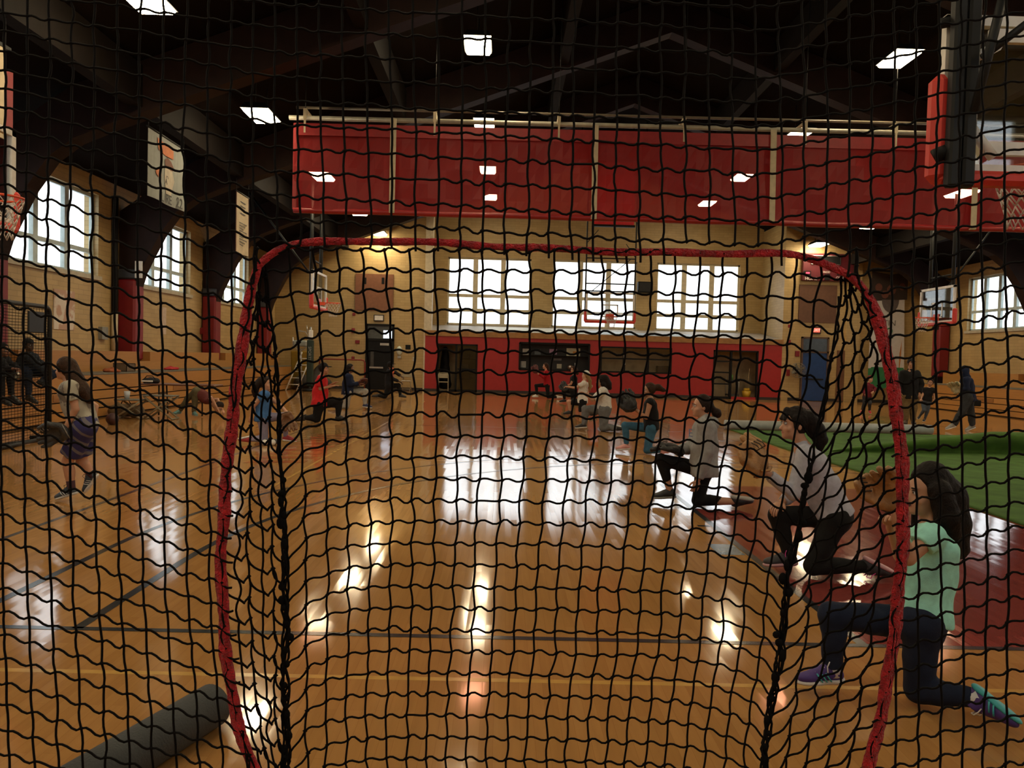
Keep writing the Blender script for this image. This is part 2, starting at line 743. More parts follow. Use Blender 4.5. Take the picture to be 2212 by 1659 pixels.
TAN1, TAN2, MORT = (0.53, 0.375, 0.165), (0.47, 0.325, 0.135), (0.32, 0.225, 0.10)
BRX = brick_mat('glazed tan brick facing along x', 'XZ', TAN1, TAN2, MORT)
BRY = brick_mat('glazed tan brick facing along y', 'YZ', TAN1, TAN2, MORT)
FLOORW = plank_mat('varnished maple court', 'YX', (0.45, 0.23, 0.078), (0.395, 0.197, 0.062), (0.35, 0.17, 0.052), rough=0.09, bump=0.05, ripple=0.6, tilt=0.012)
KEYRED = plank_mat('red painted court', 'YX', (0.25, 0.05, 0.042), (0.22, 0.042, 0.036), (0.16, 0.022, 0.016), rough=0.09, bump=0.05, ripple=0.6, tilt=0.012)
LINE = mat('black court paint', (0.028, 0.03, 0.033), 0.16)
YLINE = mat('yellow court paint', (0.50, 0.29, 0.075), 0.16)
BLUEPT = mat('grey blue court paint', (0.10, 0.135, 0.16), 0.16)
ORPT = mat('orange red court paint', (0.36, 0.085, 0.02), 0.16, var=0.4, scale=3)
GRPT = mat('dark green court paint', (0.06, 0.07, 0.025), 0.16)
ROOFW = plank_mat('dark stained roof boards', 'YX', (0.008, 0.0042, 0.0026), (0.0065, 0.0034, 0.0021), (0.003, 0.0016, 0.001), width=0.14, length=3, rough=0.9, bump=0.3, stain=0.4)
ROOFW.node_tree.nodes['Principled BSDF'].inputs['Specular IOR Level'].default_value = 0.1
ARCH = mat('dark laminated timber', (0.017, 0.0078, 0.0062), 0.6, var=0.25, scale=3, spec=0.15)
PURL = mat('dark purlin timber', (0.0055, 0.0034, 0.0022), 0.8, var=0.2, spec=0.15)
PADRED = mat('red vinyl padding', (0.185, 0.007, 0.011), 0.5, var=0.08)
WOODB = plank_mat('orange bleacher wood', 'YZ', (0.50, 0.245, 0.07), (0.46, 0.215, 0.058), (0.20, 0.085, 0.025), width=0.30, length=4.0, rough=0.33, bump=0.1, stain=0.3)
BLACK = mat('black paint', (0.009, 0.009, 0.009), 0.6, spec=0.15)
BLKMET = mat('black steel', (0.012, 0.013, 0.013), 0.5, spec=0.25)
GREYB = mat('grey plastic tread', (0.15, 0.135, 0.10), 0.6)
FRAME = mat('cream window frame', (0.58, 0.52, 0.36), 0.5)
SILL = mat('stone sill', (0.42, 0.38, 0.29), 0.6)
WHITE = mat('white enamel', (0.72, 0.71, 0.66), 0.4)
CREAM = mat('cream strap', (0.55, 0.47, 0.32), 0.7)
REDBOOTH = mat('red painted panel', (0.33, 0.014, 0.014), 0.45, var=0.06)
TRIMW = mat('brown wood fascia', (0.30, 0.145, 0.04), 0.5, var=0.2, scale=5)
ROOFG = mat('pale booth roof sheet', (0.36, 0.32, 0.27), 0.6)
REDPLA = mat('red steel', (0.50, 0.02, 0.012), 0.4)
CHROME = mat('galvanised steel', (0.45, 0.45, 0.43), 0.35, metal=0.7)
GLASS = glass_mat()
SKIRT = mat('black rubber skirting', (0.02, 0.017, 0.014), 0.5)

# ------------------------------------------------------------------ floor with its painted court
fl = MB()
fl.quad((XL, YN, 0), (XR, YN, 0), (XR, YB, 0), (XL, YB, 0))
Z1, Z2, Z3 = 0.0006, 0.0012, 0.0018
def fquad(x0, x1, y0, y1, z, mi):
    fl.quad((x0, y0, z), (x1, y0, z), (x1, y1, z), (x0, y1, z), mi=mi)
def arc(cx, cy, r, a0, a1, w, z, mi, n=56):
    for i in range(n):
        t0, t1 = a0 + (a1 - a0) * i / n, a0 + (a1 - a0) * (i + 1) / n
        q = [(cx + rr * math.cos(t), cy + rr * math.sin(t), z) for rr, t in ((r - w / 2, t0), (r + w / 2, t0), (r + w / 2, t1), (r - w / 2, t1))]
        fl.quad(*q, mi=mi)
BY = 4.2
KX0, KX1, KY = 2.05, 5.95, 9.65
fquad(KX0, KX1, BY, KY, Z1, 1)                                # red lane
fquad(-3.95, 11.9, BY - .025, BY + .025, Z3, 2)               # baseline
for x in (KX0, KX1):
    fquad(x - .03, x + .03, BY, KY, Z2, 2)
for x, sgn in ((KX0, -1), (KX1, 1)):
    for k, yy in enumerate((6.15, 7.2, 8.1)):
        fquad(x + sgn * .04, x + sgn * (.26 if k == 0 else .16), yy, yy + (.36 if k == 0 else .06), Z2, 4 if k == 0 else 2)
fquad(-3.975, -3.925, BY, 29.8, Z2, 2)                        # sidelines
fquad(11.9, 11.95, BY, 29.8, Z2, 2)
fquad(-3.95, 11.9, 29.8, 29.85, Z2, 2)
fquad(-3.95, 11.9, 16.98, 17.03, Z2, 2)
fquad(-2.33, -2.27, BY, 5.6, Z3, 2)                           # inner three point line
arc(4.0, 5.6, 6.3, PI, PI / 2 - 1.2, .06, Z3, 2)
fquad(-3.03, -2.97, BY, 5.9, Z2, 2)                           # outer three point line
arc(4.0, 5.9, 7.0, PI, PI / 2 - 1.2, .055, Z2, 2)
arc(4.0, KY, 1.83, 0, PI, .05, Z2, 2)
arc(4.0, 17.0, 1.83, 0, 2 * PI, .05, Z3, 2)
fquad(-6.5, 13, 3.62, 3.66, Z1, 3)                            # yellow volleyball lines
fquad(-2.62, -2.58, 8.6, 26, Z1, 3)
fquad(-6.5, 13, 11.3, 11.33, Z1, 3)
fquad(-6.5, 13, 21.6, 21.64, Z1, 3)
# worn painted letters along the sideline: orange red with dark green strokes
for k in range(9):
    y0 = 10.6 + .46 * k
    fl.quad((-3.55 + .02 * k, y0, Z2), (-2.75, y0 + .16, Z2), (-2.75, y0 + .40, Z2), (-3.5, y0 + .24, Z2), mi=5)
for k in range(8):
    y0 = 13.2 + .33 * k
    fl.quad((-3.8, y0, Z3), (-2.9, y0 + .5, Z3), (-2.9, y0 + .56, Z3), (-3.8, y0 + .07, Z3), mi=6)
struct(fl.build('floor', [FLOORW, KEYRED, LINE, YLINE, BLUEPT, ORPT, GRPT]), 'polished orange maple court floor with dark lines and a red lane')

# ------------------------------------------------------------------ walls
def wall_grid(mb, a0, a1, z0, z1, holes, plane, p, depth, mi=0):
    """rectangular wall in the (a, z) plane with rectangular holes and their reveals; p = front coordinate, depth = signed thickness"""
    A = sorted({a0, a1, *[h[0] for h in holes], *[h[1] for h in holes]})
    Zs = sorted({z0, z1, *[h[2] for h in holes], *[h[3] for h in holes]})
    f = (lambda a, z, d: (a, p + d, z)) if plane == 'Y' else (lambda a, z, d: (p + d, a, z))
    for i in range(len(A) - 1):
        for j in range(len(Zs) - 1):
            ca, cz = (A[i] + A[i + 1]) / 2, (Zs[j] + Zs[j + 1]) / 2
            if any(h[0] < ca < h[1] and h[2] < cz < h[3] for h in holes):
                continue
            for d in (0, depth):
                mb.quad(f(A[i], Zs[j], d), f(A[i + 1], Zs[j], d), f(A[i + 1], Zs[j + 1], d), f(A[i], Zs[j + 1], d), mi=mi)
    for h in holes:
        b = [(h[0], h[2]), (h[1], h[2]), (h[1], h[3]), (h[0], h[3])]
        for k in range(4):
            q, r = b[k], b[(k + 1) % 4]
            mb.quad(f(*q, 0), f(*r, 0), f(*r, depth), f(*q, depth), mi=mi)
    b = [(a0, z0), (a1, z0), (a1, z1), (a0, z1)]
    for k in range(4):
        q, r = b[k], b[(k + 1) % 4]
        mb.quad(f(*q, 0), f(*r, 0), f(*r, depth), f(*q, depth), mi=mi)

BAYS = [(4.4, 7.9), (9.9, 13.4), (15.4, 18.9), (20.9, 24.4), (26.4, 29.9)]
LW = [(a, b, 3.25, 5.22) for a, b in BAYS]
RW = [(a, b, 3.05, 5.10) for a, b in BAYS]
mb = MB(); wall_grid(mb, YN, YF + .3, 0, deck(XL) + .05, LW, 'X', XL, -0.35)
struct(mb.build('wall_left', BRY))
mb = MB(); wall_grid(mb, YN, YF + .3, 0, deck(XR) + .05, RW, 'X', XR, 0.35)
struct(mb.build('wall_right', BRY))

def gable(x0, x1, z0, y, d):
    xs = [x0] + ([XC] if x0 < XC < x1 else []) + [x1]
    return [(x0, z0), (x1, z0)] + [(x, deck(x) + .05) for x in reversed(xs)]

mb = MB(); mb.prism(gable(XL, RX0, 0, YF, .3), YF, YF + .3); struct(mb.build('wall_far_left', BRX))
mb = MB(); mb.prism(gable(RX1, XR, 0, YF, .3), YF, YF + .3); struct(mb.build('wall_far_right', BRX))
FW = [(-2.69, 1.22, 3.05, 6.2), (2.24, 6.22, 3.05, 6.2), (7.17, 11.1, 3.05, 6.2)]
mb = MB(); wall_grid(mb, RX0, RX1, 0, 6.9, FW, 'Y', YB, 0.35)
mb.prism(gable(RX0, RX1, 6.9, YB, .35), YB, YB + .35); struct(mb.build('wall_far_center', BRX))
mb = MB(); mb.bx(RX0 - .3, RX0, YF + .3, YB + .35, 0, deck(RX0) - .1); struct(mb.build('wall_recess_left', BRY))
mb = MB(); mb.bx(RX1, RX1 + .3, YF + .3, YB + .35, 0, deck(RX1) - .1); struct(mb.build('wall_recess_right', BRY))
NW = [(-2.69, 1.22, 3.9, 6.4), (2.24, 6.22, 3.9, 6.4), (7.17, 11.1, 3.9, 6.4)]
mb = MB(); wall_grid(mb, XL, XR, 0, 5.4, [(a_, b_, c_, 5.4) for a_, b_, c_, d_ in NW], 'Y', YN, -.3)
wall_grid(mb, -6.0, 14.2, 5.4, 6.9, [(a_, b_, 5.4, d_) for a_, b_, c_, d_ in NW], 'Y', YN, -.3)
for x0_, x1_ in ((XL, -6.0), (14.2, XR)):
    mb.prism([(x0_, 5.4), (x1_, 5.4), (x1_, deck(x1_) + .05), (x0_, deck(x0_) + .05)], YN - .3, YN)
mb.prism(gable(-6.0, 14.2, 6.9, YN, .3), YN - .3, YN); struct(mb.build('wall_near', BRX))
PIL = mat('pale plaster pilaster', (0.52, 0.46, 0.33), 0.6)
mb = MB(); mb.bx(RX0 - .05, RX0 + .28, YF - .06, YF + .3, 0, deck(RX0) - .2); struct(mb.build('trim_1', PIL))
mb = MB(); mb.bx(RX1 - .02, RX1 + .3, YF - .06, YF + .3, 0, deck(RX1) - .2); struct(mb.build('trim_2', BRX))
mb = MB(); mb.bx(14.9, 15.5, YF - .1, YF, 0, deck(15.5) - .1); struct(mb.build('trim_3', BRX))

# ------------------------------------------------------------------ roof: boards, laminated arches, purlins
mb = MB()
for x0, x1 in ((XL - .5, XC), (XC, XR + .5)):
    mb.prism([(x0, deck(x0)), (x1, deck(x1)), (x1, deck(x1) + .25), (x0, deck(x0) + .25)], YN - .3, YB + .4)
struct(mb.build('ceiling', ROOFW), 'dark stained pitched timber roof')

def arch_profile():
    inner = [(.42, 0), (.42, 1.2), (.42, 2.4), (.46, 3.1), (.58, 3.5), (.76, 3.88), (1.05, 4.45), (1.45, 5.02), (1.9, 5.36), (2.6, 5.66)]
    ix = [(XL + d, z) for d, z in inner] + [(XC, beam(XC))]
    ox = [(XL + .04, 0), (XL + .04, deck(XL) - .02), (XC, deck(XC) - .02)]
    return ix, ox
ARCH_Y = [3.55, 9.05, 14.55, 20.05, 25.55, 31.2]
for k, y in enumerate(ARCH_Y):
    mb = MB()
    ix, ox = arch_profile()
    for s in (1, -1):
        fx = lambda x: x if s == 1 else 2 * XC - x
        pi = [(fx(x), z) for x, z in ix]
        # faces as a strip between inner and outer outline
        outl = []
        for x, z in ix:
            t = (x - XL)
            if z < 5.2 and t < 1.9:
                outl.append((fx(XL + .04), min(z, deck(XL) - .02)))
            else:
                outl.append((fx(x), deck(x) - .02))
        for yy in (y - .2, y + .2):
            for i in range(len(pi) - 1):
                mb.quad((pi[i][0], yy, pi[i][1]), (pi[i + 1][0], yy, pi[i + 1][1]), (outl[i + 1][0], yy, outl[i + 1][1]), (outl[i][0], yy, outl[i][1]))
        for i in range(len(pi) - 1):
            mb.quad((pi[i][0], y - .2, pi[i][1]), (pi[i + 1][0], y - .2, pi[i + 1][1]), (pi[i + 1][0], y + .2, pi[i + 1][1]), (pi[i][0], y + .2, pi[i][1]))
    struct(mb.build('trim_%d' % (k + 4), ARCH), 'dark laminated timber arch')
PX = [XC + s * d for d in (2.75, 6.85, 10.95) for s in (-1, 1)]
for k, x in enumerate(PX):
    mb = MB()
    for a, b in zip([YN] + ARCH_Y, ARCH_Y + [YF]):
        mb.bx(x - .12, x + .12, a + .2, b - .2, beam(x) + .12, deck(x) - .08)
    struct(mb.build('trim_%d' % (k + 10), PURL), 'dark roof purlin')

# red padded column covers on the arches
n = 0
for side in (-1, 1):
    for y in ARCH_Y[2:]:
        if side == 1 and y < 25:
            continue
        x0, x1 = (XL + .02, XL + .47) if side < 0 else (XR - .47, XR - .02)
        where = 'left' if side < 0 else 'right'
        nm = {14.55: 'nearest', 20.05: 'second', 25.55: 'third', 31.2: 'farthest'}[y]
        t = thing('column_pad', 'red padded cover on the %s timber arch of the %s wall' % (nm, where), 'column padding', ((x0 + x1) / 2, y, 1.25), 'red column pads')
        mb = MB(); mb.bx(x0, x1, y - .26, y + .26, 1.22, 3.3, 0, .05); mb.build('padding', PADRED, t)
        mb = MB(); mb.bx(x0, x1 + .02 * -side, y - .265, y + .265, 3.3, 3.55, 0, .03); mb.build('top_band', mat('blue grey vinyl', (0.03, 0.035, 0.045), 0.5), t)

# ------------------------------------------------------------------ windows
wn_i = 0
def window(hole, plane, p, depth, cols, rows, frm=FRAME, sill=True, hopper=None):
    """frame bars with one pane of glass inside a wall opening"""
    global wn_i
    wn_i += 1
    a0, a1, z0, z1 = hole
    m = MB()
    d0 = depth * .45
    def b(u0, u1, w0, w1, t=.07):
        c = p + d0
        if plane == 'Y':
            m.bx(u0, u1, c - t / 2, c + t / 2, w0, w1)
        else:
            m.bx(c - t / 2, c + t / 2, u0, u1, w0, w1)
    fw = .075
    b(a0, a0 + fw, z0, z1); b(a1 - fw, a1, z0, z1); b(a0, a1, z0, z0 + fw); b(a0, a1, z1 - fw, z1)
    for i in range(1, cols):
        a = a0 + (a1 - a0) * i / cols
        b(a - (.115 if plane == 'Y' else .085), a + (.115 if plane == 'Y' else .085), z0, z1, .10)
    for r in rows:
        z = z0 + (z1 - z0) * r
        b(a0, a1, z - (.075 if plane == 'Y' else .05), z + (.075 if plane == 'Y' else .05), .085)
    o = m.build('window_%d' % wn_i, frm)
    struct(o)
    g = MB()
    c = p + d0
    if plane == 'Y':
        g.bx(a0 + .02, a1 - .02, c - .004, c + .004, z0 + .02, z1 - .02)
    else:
        g.bx(c - .004, c + .004, a0 + .02, a1 - .02, z0 + .02, z1 - .02)
    g.build('pane', GLASS, o)
    if sill:
        s = MB()
        e = -.06 * (1 if depth > 0 else -1)
        if plane == 'Y':
            s.bx(a0 - .08, a1 + .08, p + e, p + depth * .9, z0 - .09, z0 + .01)
        else:
            s.bx(min(p + e, p + depth * .9), max(p + e, p + depth * .9), a0 - .08, a1 + .08, z0 - .09, z0 + .01)
        s.build('window_sill', SILL, o)
    # daylight portal just outside
    ca, cz = (a0 + a1) / 2, (z0 + z1) / 2
    if plane == 'Y':
        portal('daylight portal', (ca, p + depth + .02, cz), (PI / 2 if depth < 0 else -PI / 2, 0, 0), a1 - a0, z1 - z0)
    else:
        portal('daylight portal', (p + depth + .02, ca, cz), (PI / 2, 0, -PI / 2 if depth < 0 else PI / 2), a1 - a0, z1 - z0)
    return o
for h in FW:
    window(h, 'Y', YB, .35, 3, (.22, .435))
CYAN = mat('pale blue aluminium frame', (0.42, 0.50, 0.50), 0.4)
for h in NW:
    window(h, 'Y', YN, -.3, 3, (.22, .435))
for h in LW:
    window(h, 'X', XL, -.35, 3, (.30,), CYAN)
for h in RW:
    window(h, 'X', XR, .35, 4, (.36,), CYAN)

# skirting
mb = MB(); mb.bx(XL, RX0 - .05, YF - .03, YF, 0, .13); struct(mb.build('baseboard_far_left', SKIRT))
mb = MB(); mb.bx(RX1 + .3, XR, YF - .03, YF, 0, .13); struct(mb.build('baseboard_far_right', SKIRT))

# ------------------------------------------------------------------ red concession booth filling the recess
BF = 33.32
def bxz(px, py):
    q = at(px, py, BF); return q[0], q[2]
def bhole(x0, x1, y0, y1):
    (a, _), (b, _) = bxz(x0, (y0 + y1) / 2), bxz(x1, (y0 + y1) / 2)
    xm = (x0 + x1) / 2
    return [a, b, bxz(xm, y1)[1], bxz(xm, y0)[1]]
H_L = bhole(944, 1031, 743, 846); H_L[2] = 0.10
H_B = bhole(1122, 1273, 742, 800)
H_W = bhole(1297, 1451, 750, 806)
H_R = bhole(1540, 1637, 757, 860); H_R[2] = 0.10
BZ = bxz(1290, 735)[1]
mb = MB(); wall_grid(mb, RX0 + .02, RX1 - .02, 0, BZ, [H_L, H_B, H_W, H_R], 'Y', BF, .12)
struct(mb.build('wall_booth', REDBOOTH), 'red painted booth front below the far windows')
mb = MB(); mb.bx(RX0, RX1 + .02, BF - .06, BF + .2, BZ, BZ + .24); struct(mb.build('trim_20', TRIMW))
mb = MB()
zr0, zr1 = BZ + .24, BZ + .60
mb.prism([(BF - .04, zr0), (YB - .01, zr1), (YB - .01, zr1 - .08), (BF - .04, zr0 - .06)], RX0 + .02, RX1 - .02, 'X')
struct(mb.build('ceiling_booth', ROOFG))
mb = MB(); mb.bx(RX0 + .02, H_L[0], BF - .02, BF, 0, .12)
mb.bx(H_L[1], H_R[0], BF - .02, BF, 0, .12); mb.bx(H_R[1], RX1 - .02, BF - .02, BF, 0, .12)
struct(mb.build('baseboard_booth', SKIRT))
# sheets lying on the booth roof
for k, (x0, x1, c, lab) in enumerate(((1040, 1262, (0.68, 0.70, 0.66), 'long white sheet lying on the booth roof under the left window'), (1266, 1350, (0.50, 0.58, 0.68), 'pale blue sheet on the booth roof below the far hoop'), (1352, 1500, (0.42, 0.50, 0.62), 'grey blue sheet on the booth roof under the right window'))):
    xa, xb = at(x0, 715, 34)[0], at(x1, 715, 34)[0]
    m = MB()
    sl = (zr1 - zr0) / (YB - BF)
    ya, yb = BF + .1, BF + (2.3, 1.5, 1.1)[k]
    m.add([(xa, ya, zr0 + sl * (ya - BF) + .012), (xb, ya, zr0 + sl * (ya - BF) + .012), (xb - .1, yb, zr0 + sl * (yb - BF) + .02), (xa + .15, yb, zr0 + sl * (yb - BF) + .02),
           (xa, ya, zr0 + sl * (ya - BF) + .022), (xb, ya, zr0 + sl * (ya - BF) + .022), (xb - .1, yb, zr0 + sl * (yb - BF) + .03), (xa + .15, yb, zr0 + sl * (yb - BF) + .03)],
          [(3, 2, 1, 0), (4, 5, 6, 7), (0, 1, 5, 4), (1, 2, 6, 5), (2, 3, 7, 6), (3, 0, 4, 7)])
    tag(m.build('roof_sheet', mat('sheet%d' % k, c, .6)), lab, 'sheet')
BINT = mat('tan booth interior', (0.50, 0.40, 0.24), 0.7, var=.25, scale=2)
mb = MB(); mb.bx(RX0 + .05, RX1 - .05, 34.9, 35.0, 0, BZ + .1); struct(mb.build('wall_booth_brightener', BINT))  # added partition, tan to brighten what shows through the openings
# left doorway: dark frame and half open mesh door
t = struct(thing('door_1', 'dark framed doorway at the left end of the red booth', 'door', ((H_L[0] + H_L[1]) / 2, BF, 0)))
mb = MB()
for a, b, c_, d in ((H_L[0], H_L[0] + .06, 0, H_L[3]), (H_L[1] - .06, H_L[1], 0, H_L[3]), (H_L[0], H_L[1], H_L[3] - .06, H_L[3]), (H_L[0] + .78, H_L[0] + .86, 0, H_L[3]), (H_L[0], H_L[1], .0, .10)):
    mb.bx(a, b, BF - .02, BF + .14, c_, d)
mb.build('door_frame', BLACK, t)
mb = MB(); mb.bx(H_L[0] + .86, H_L[1] - .06, BF + .05, BF + .08, .1, H_L[3] - .06); mb.build('pane', glass_mat('smoked glass', (0.42, 0.42, 0.38), .1), t)
mb = MB(); mb.bx(H_L[0] + .9, H_L[1] - .08, BF - .01, BF + .05, .95, 1.02); mb.build('push_bar', BLACK, t)
# dark coats and shelves inside
t = thing('coat', 'black coat hanging inside the left booth doorway', 'coat', (H_L[0] + .25, 34.0, 1.0))
sdf_obj('fabric', [('+', ('cone', (H_L[0] + .28, 34.3, 1.85), (H_L[0] + .3, 34.3, .30), .12, .27), 0), ('+', ('cone', (H_L[0] + .2, 34.3, 1.75), (H_L[0] + .12, 34.3, 1.0), .08, .09), .05)], .03, BLACK, t, wrinkle=.03, wl=.2)
t = thing('shelf_unit', 'black shelf unit behind the glass of the left booth doorway', 'shelf', ((H_L[0] + H_L[1]) / 2 + .5, 34.5, 0))
mb = MB()
xa, xb = H_L[0] + .92, H_L[1] - .1
for x in (xa, xb):
    mb.bx(x - .03, x + .03, 34.3, 34.7, 0, 1.9)
mb.build('upright', BLACK, t)
for z in (.5, .95, 1.4, 1.85):
    mb = MB(); mb.bx(xa, xb, 34.3, 34.7, z, z + .04); mb.build('shelf', BLACK, t)
for k, (x, z, c) in enumerate(((xa + .25, .99, (.3, .3, .3)), (xa + .6, .54, (.12, .12, .12)), (xa + .3, 1.44, (.05, .05, .05)))):
    m = MB(); m.box((x, 34.5, z + .11), (.32, .3, .22), 0, None, .02)
    tag(m.build('storage_box', mat('sb%d' % k, c)), ('grey box on the second shelf inside the left booth doorway', 'dark grey box on the lowest shelf inside the left booth doorway', 'black box on the third shelf inside the left booth doorway')[k], 'box')

# display case
t = thing('display_case', 'black trophy and notice case set into the red booth front', 'display case', ((H_B[0] + H_B[1]) / 2, BF, (H_B[2] + H_B[3]) / 2))
mb = MB(); mb.bx(H_B[0], H_B[1], BF + .36, BF + .40, H_B[2], H_B[3])
mb.bx(H_B[0], H_B[1], BF + .05, BF + .40, H_B[2] - .02, H_B[2]); mb.build('back_panel', mat('case back', (0.014, 0.013, 0.012), .7), t)
mb = MB()
for a, b, c_, d in ((H_B[0] - .03, H_B[0] + .05, H_B[2], H_B[3]), (H_B[1] - .05, H_B[1] + .03, H_B[2], H_B[3]), (H_B[0], H_B[1], H_B[3] - .05, H_B[3] + .03), (H_B[0], H_B[1], H_B[2] - .03, H_B[2] + .04)):
    mb.bx(a, b, BF - .03, BF + .08, c_, d)
mb.build('case_frame', BLACK, t)
mb = MB(); mb.bx(H_B[0], H_B[1], BF + .06, BF + .36, H_B[2] + .62, H_B[2] + .64); mb.build('shelf', BLACK, t)
def casepx(px, py, d=.3):
    return at(px, py, BF + d)
papers = [((1129, 753), (1142, 768), (.55, .53, .48), 'white certificate in the upper left corner of the display case'), ((1155, 755), (1168, 766), (.10, .11, .12), 'dark grey photo beside the certificate in the display case'),
          ((1187, 754), (1203, 766), (.45, .25, .38), 'pink paper high in the middle of the display case'), ((1224, 752), (1253, 770), (.52, .48, .33), 'cream poster with an orange mark at upper right of the display case'),
          ((1125, 780), (1136, 794), (.38, .38, .35), 'grey notice in the lower left corner of the display case'), ((1196, 774), (1213, 779), (.16, .16, .16), 'small grey strip under the pink paper in the display case'),
          ((1203, 786), (1213, 796), (.35, .32, .24), 'beige card low in the middle of the display case')]
for k, (p0, p1, c, lab) in enumerate(papers):
    a, b = casepx(*p0, .34), casepx(*p1, .34)
    m = MB(); m.bx(a[0], b[0], BF + .351, BF + .3595, b[2], a[2])
    o = m.build('paper', mat('paper%d' % k, c, .7)); tag(o, lab, 'paper')
    if k == 3:
        m = MB(); m.bx(a[0] + .28, a[0] + .5, BF + .345, BF + .3515, b[2] + .06, b[2] + .22); m.build('printed_mark', mat('orange print', (.55, .22, .03)), o)
t = thing('trophy', 'small silver trophy on the lower right of the display case', 'trophy', (*casepx(1243, 797, .2)[:2], H_B[2]))
q = casepx(1243, 795, .2); z0 = H_B[2] + .04
mb = MB(); mb.tube([(q[0], q[1], z0), (q[0], q[1], z0 + .05), (q[0], q[1], z0 + .06), (q[0], q[1], z0 + .16), (q[0], q[1], z0 + .30)], [.07, .06, .015, .02, .06], 12); mb.build('cup', CHROME, t)
mb = MB(); mb.box((q[0], q[1], z0 + .02), (.18, .12, .04)); mb.build('plinth', BLACK, t)
t = thing('softball_glove', 'brown glove and pale ball shown low in the display case', 'glove', (*casepx(1232, 797, .2)[:2], H_B[2]))
q = casepx(1232, 797, .2)
mb = MB(); mb.ball((q[0], q[1], H_B[2] + .14), (.13, .08, .11)); mb.build('leather', mat('old brown leather', (.16, .08, .04)), t)
mb = MB(); mb.ball((q[0] - .03, q[1] - .08, H_B[2] + .17), .05); mb.build('ball', WHITE, t)

# serving window
t = struct(thing('window_20', None, None, ((H_W[0] + H_W[1]) / 2, BF, (H_W[2] + H_W[3]) / 2)))
mb = MB()
def bar(a, b, c_, d): mb.bx(a, b, BF - .03, BF + .12, c_, d)
bar(H_W[0], H_W[0] + .06, H_W[2], H_W[3]); bar(H_W[1] - .06, H_W[1], H_W[2], H_W[3]); bar(H_W[0], H_W[1], H_W[3] - .06, H_W[3]); bar(H_W[0], H_W[1], H_W[2], H_W[2] + .06)
w3 = (H_W[1] - H_W[0]) / 3
for k in (1, 2):
    bar(H_W[0] + w3 * k - .05, H_W[0] + w3 * k + .05, H_W[2], H_W[3])
bar(H_W[0], H_W[1], H_W[2] + .58, H_W[2] + .64)
mb.build('window_frame', BLACK, t)
mb = MB(); mb.bx(H_W[0], H_W[1], BF + .05, BF + .06, H_W[2], H_W[3]); mb.build('pane', GLASS, t)
for k, (px, py) in enumerate(((1349, 770), (1349, 785))):
    a = at(px, py, BF - .035)
    m = MB(); m.box(a + np.array([0, -.004, 0]), (.07, .008, .12)); tag(m.build('sticker', WHITE), ('upper white sticker on the serving window mullion', 'lower white sticker on the serving window mullion')[k], 'sticker')
q = at(1430, 800, BF + .6)
t = thing('microwave', 'black microwave standing inside the serving window', 'microwave', (q[0], BF + .5, H_W[2]))
mb = MB(); mb.bx(q[0] - .25, q[0] + .25, BF + .35, BF + .75, H_W[2], H_W[2] + .34, 0, .02); mb.build('body', BLACK, t)
mb = MB(); mb.bx(q[0] - .2, q[0] + .1, BF + .34, BF + .352, H_W[2] + .05, H_W[2] + .29); mb.build('door', mat('dark oven glass', (.02, .02, .025), .15), t)
mb = MB(); mb.bx(H_W[0] - .1, H_W[1] + .1, BF + .125, BF + .8, 0, H_W[2] - .005); tag(mb.build('counter', mat('brown counter', (.08, .05, .03))), 'brown counter behind the serving window', 'counter')

# right doorway with black ladder shelf and mop bucket
t = struct(thing('door_2', 'open dark framed doorway at the right end of the red booth', 'door', ((H_R[0] + H_R[1]) / 2, BF, 0)))
mb = MB()
for a, b, c_, d in ((H_R[0], H_R[0] + .06, 0, H_R[3]), (H_R[1] - .06, H_R[1], 0, H_R[3]), (H_R[0], H_R[1], H_R[3] - .06, H_R[3]), (H_R[0] + .74, H_R[0] + .82, 0, H_R[3]), (H_R[0], H_R[0] + .78, 0, .10)):
    mb.bx(a, b, BF - .02, BF + .14, c_, d)
for z in (.62, 1.12, 1.6):
    mb.bx(H_R[0], H_R[0] + .78, BF + .02, BF + .10, z, z + .06)
mb.build('door_frame', BLACK, t)
q = at(1612, 856, BF + .35); 
t = thing('mop_bucket', 'yellow mop bucket in the right booth doorway', 'bucket', (q[0], q[1], 0))
YEL = mat('yellow plastic', (.55, .33, .02), .4)
mb = MB(); mb.tube([(q[0], q[1], .06), (q[0], q[1], .36)], [.15, .2], 16); mb.build('bucket', YEL, t)
mb = MB(); mb.box((q[0], q[1], .42), (.25, .18, .12), 0, None, .03); mb.build('wringer', YEL, t)
mb = MB(); mb.cyl((q[0] + .05, q[1], .2), (q[0] + .16, q[1] + .2, 1.35), .015); mb.build('handle', mat('pale wood', (.4, .28, .14)), t)
for k in range(4):
    a = PI / 4 + k * PI / 2
    mb = MB(); mb.ball((q[0] + .13 * math.cos(a), q[1] + .13 * math.sin(a), .03), .03); mb.build('caster', BLACK, t)
q2 = at(1584, 850, BF + .75)
t = thing('cleaning_cart', 'grey janitor cart inside the right booth doorway', 'cart', (q2[0], q2[1], 0))
for z in (.12, .75):
    mb = MB(); mb.bx(q2[0] - .3, q2[0] + .2, q2[1] - .2, q2[1] + .25, z, z + .07); mb.build('tray', mat('dark grey plastic', (.05, .05, .05)), t)
for x in (-.28, .18):
    for y in (-.18, .23):
        mb = MB(); mb.cyl((q2[0] + x, q2[1] + y, 0.0), (q2[0] + x, q2[1] + y, 1.0), .02, 8); mb.build('post', CHROME, t)
m = MB(); m.tube([(q2[0] - .1, q2[1], .82), (q2[0] - .1, q2[1], 1.05)], [.07, .06], 10); tag(m.build('spray_bottle', mat('green plastic', (.10, .25, .06), .4)), 'green bottle standing on the janitor cart', 'bottle')
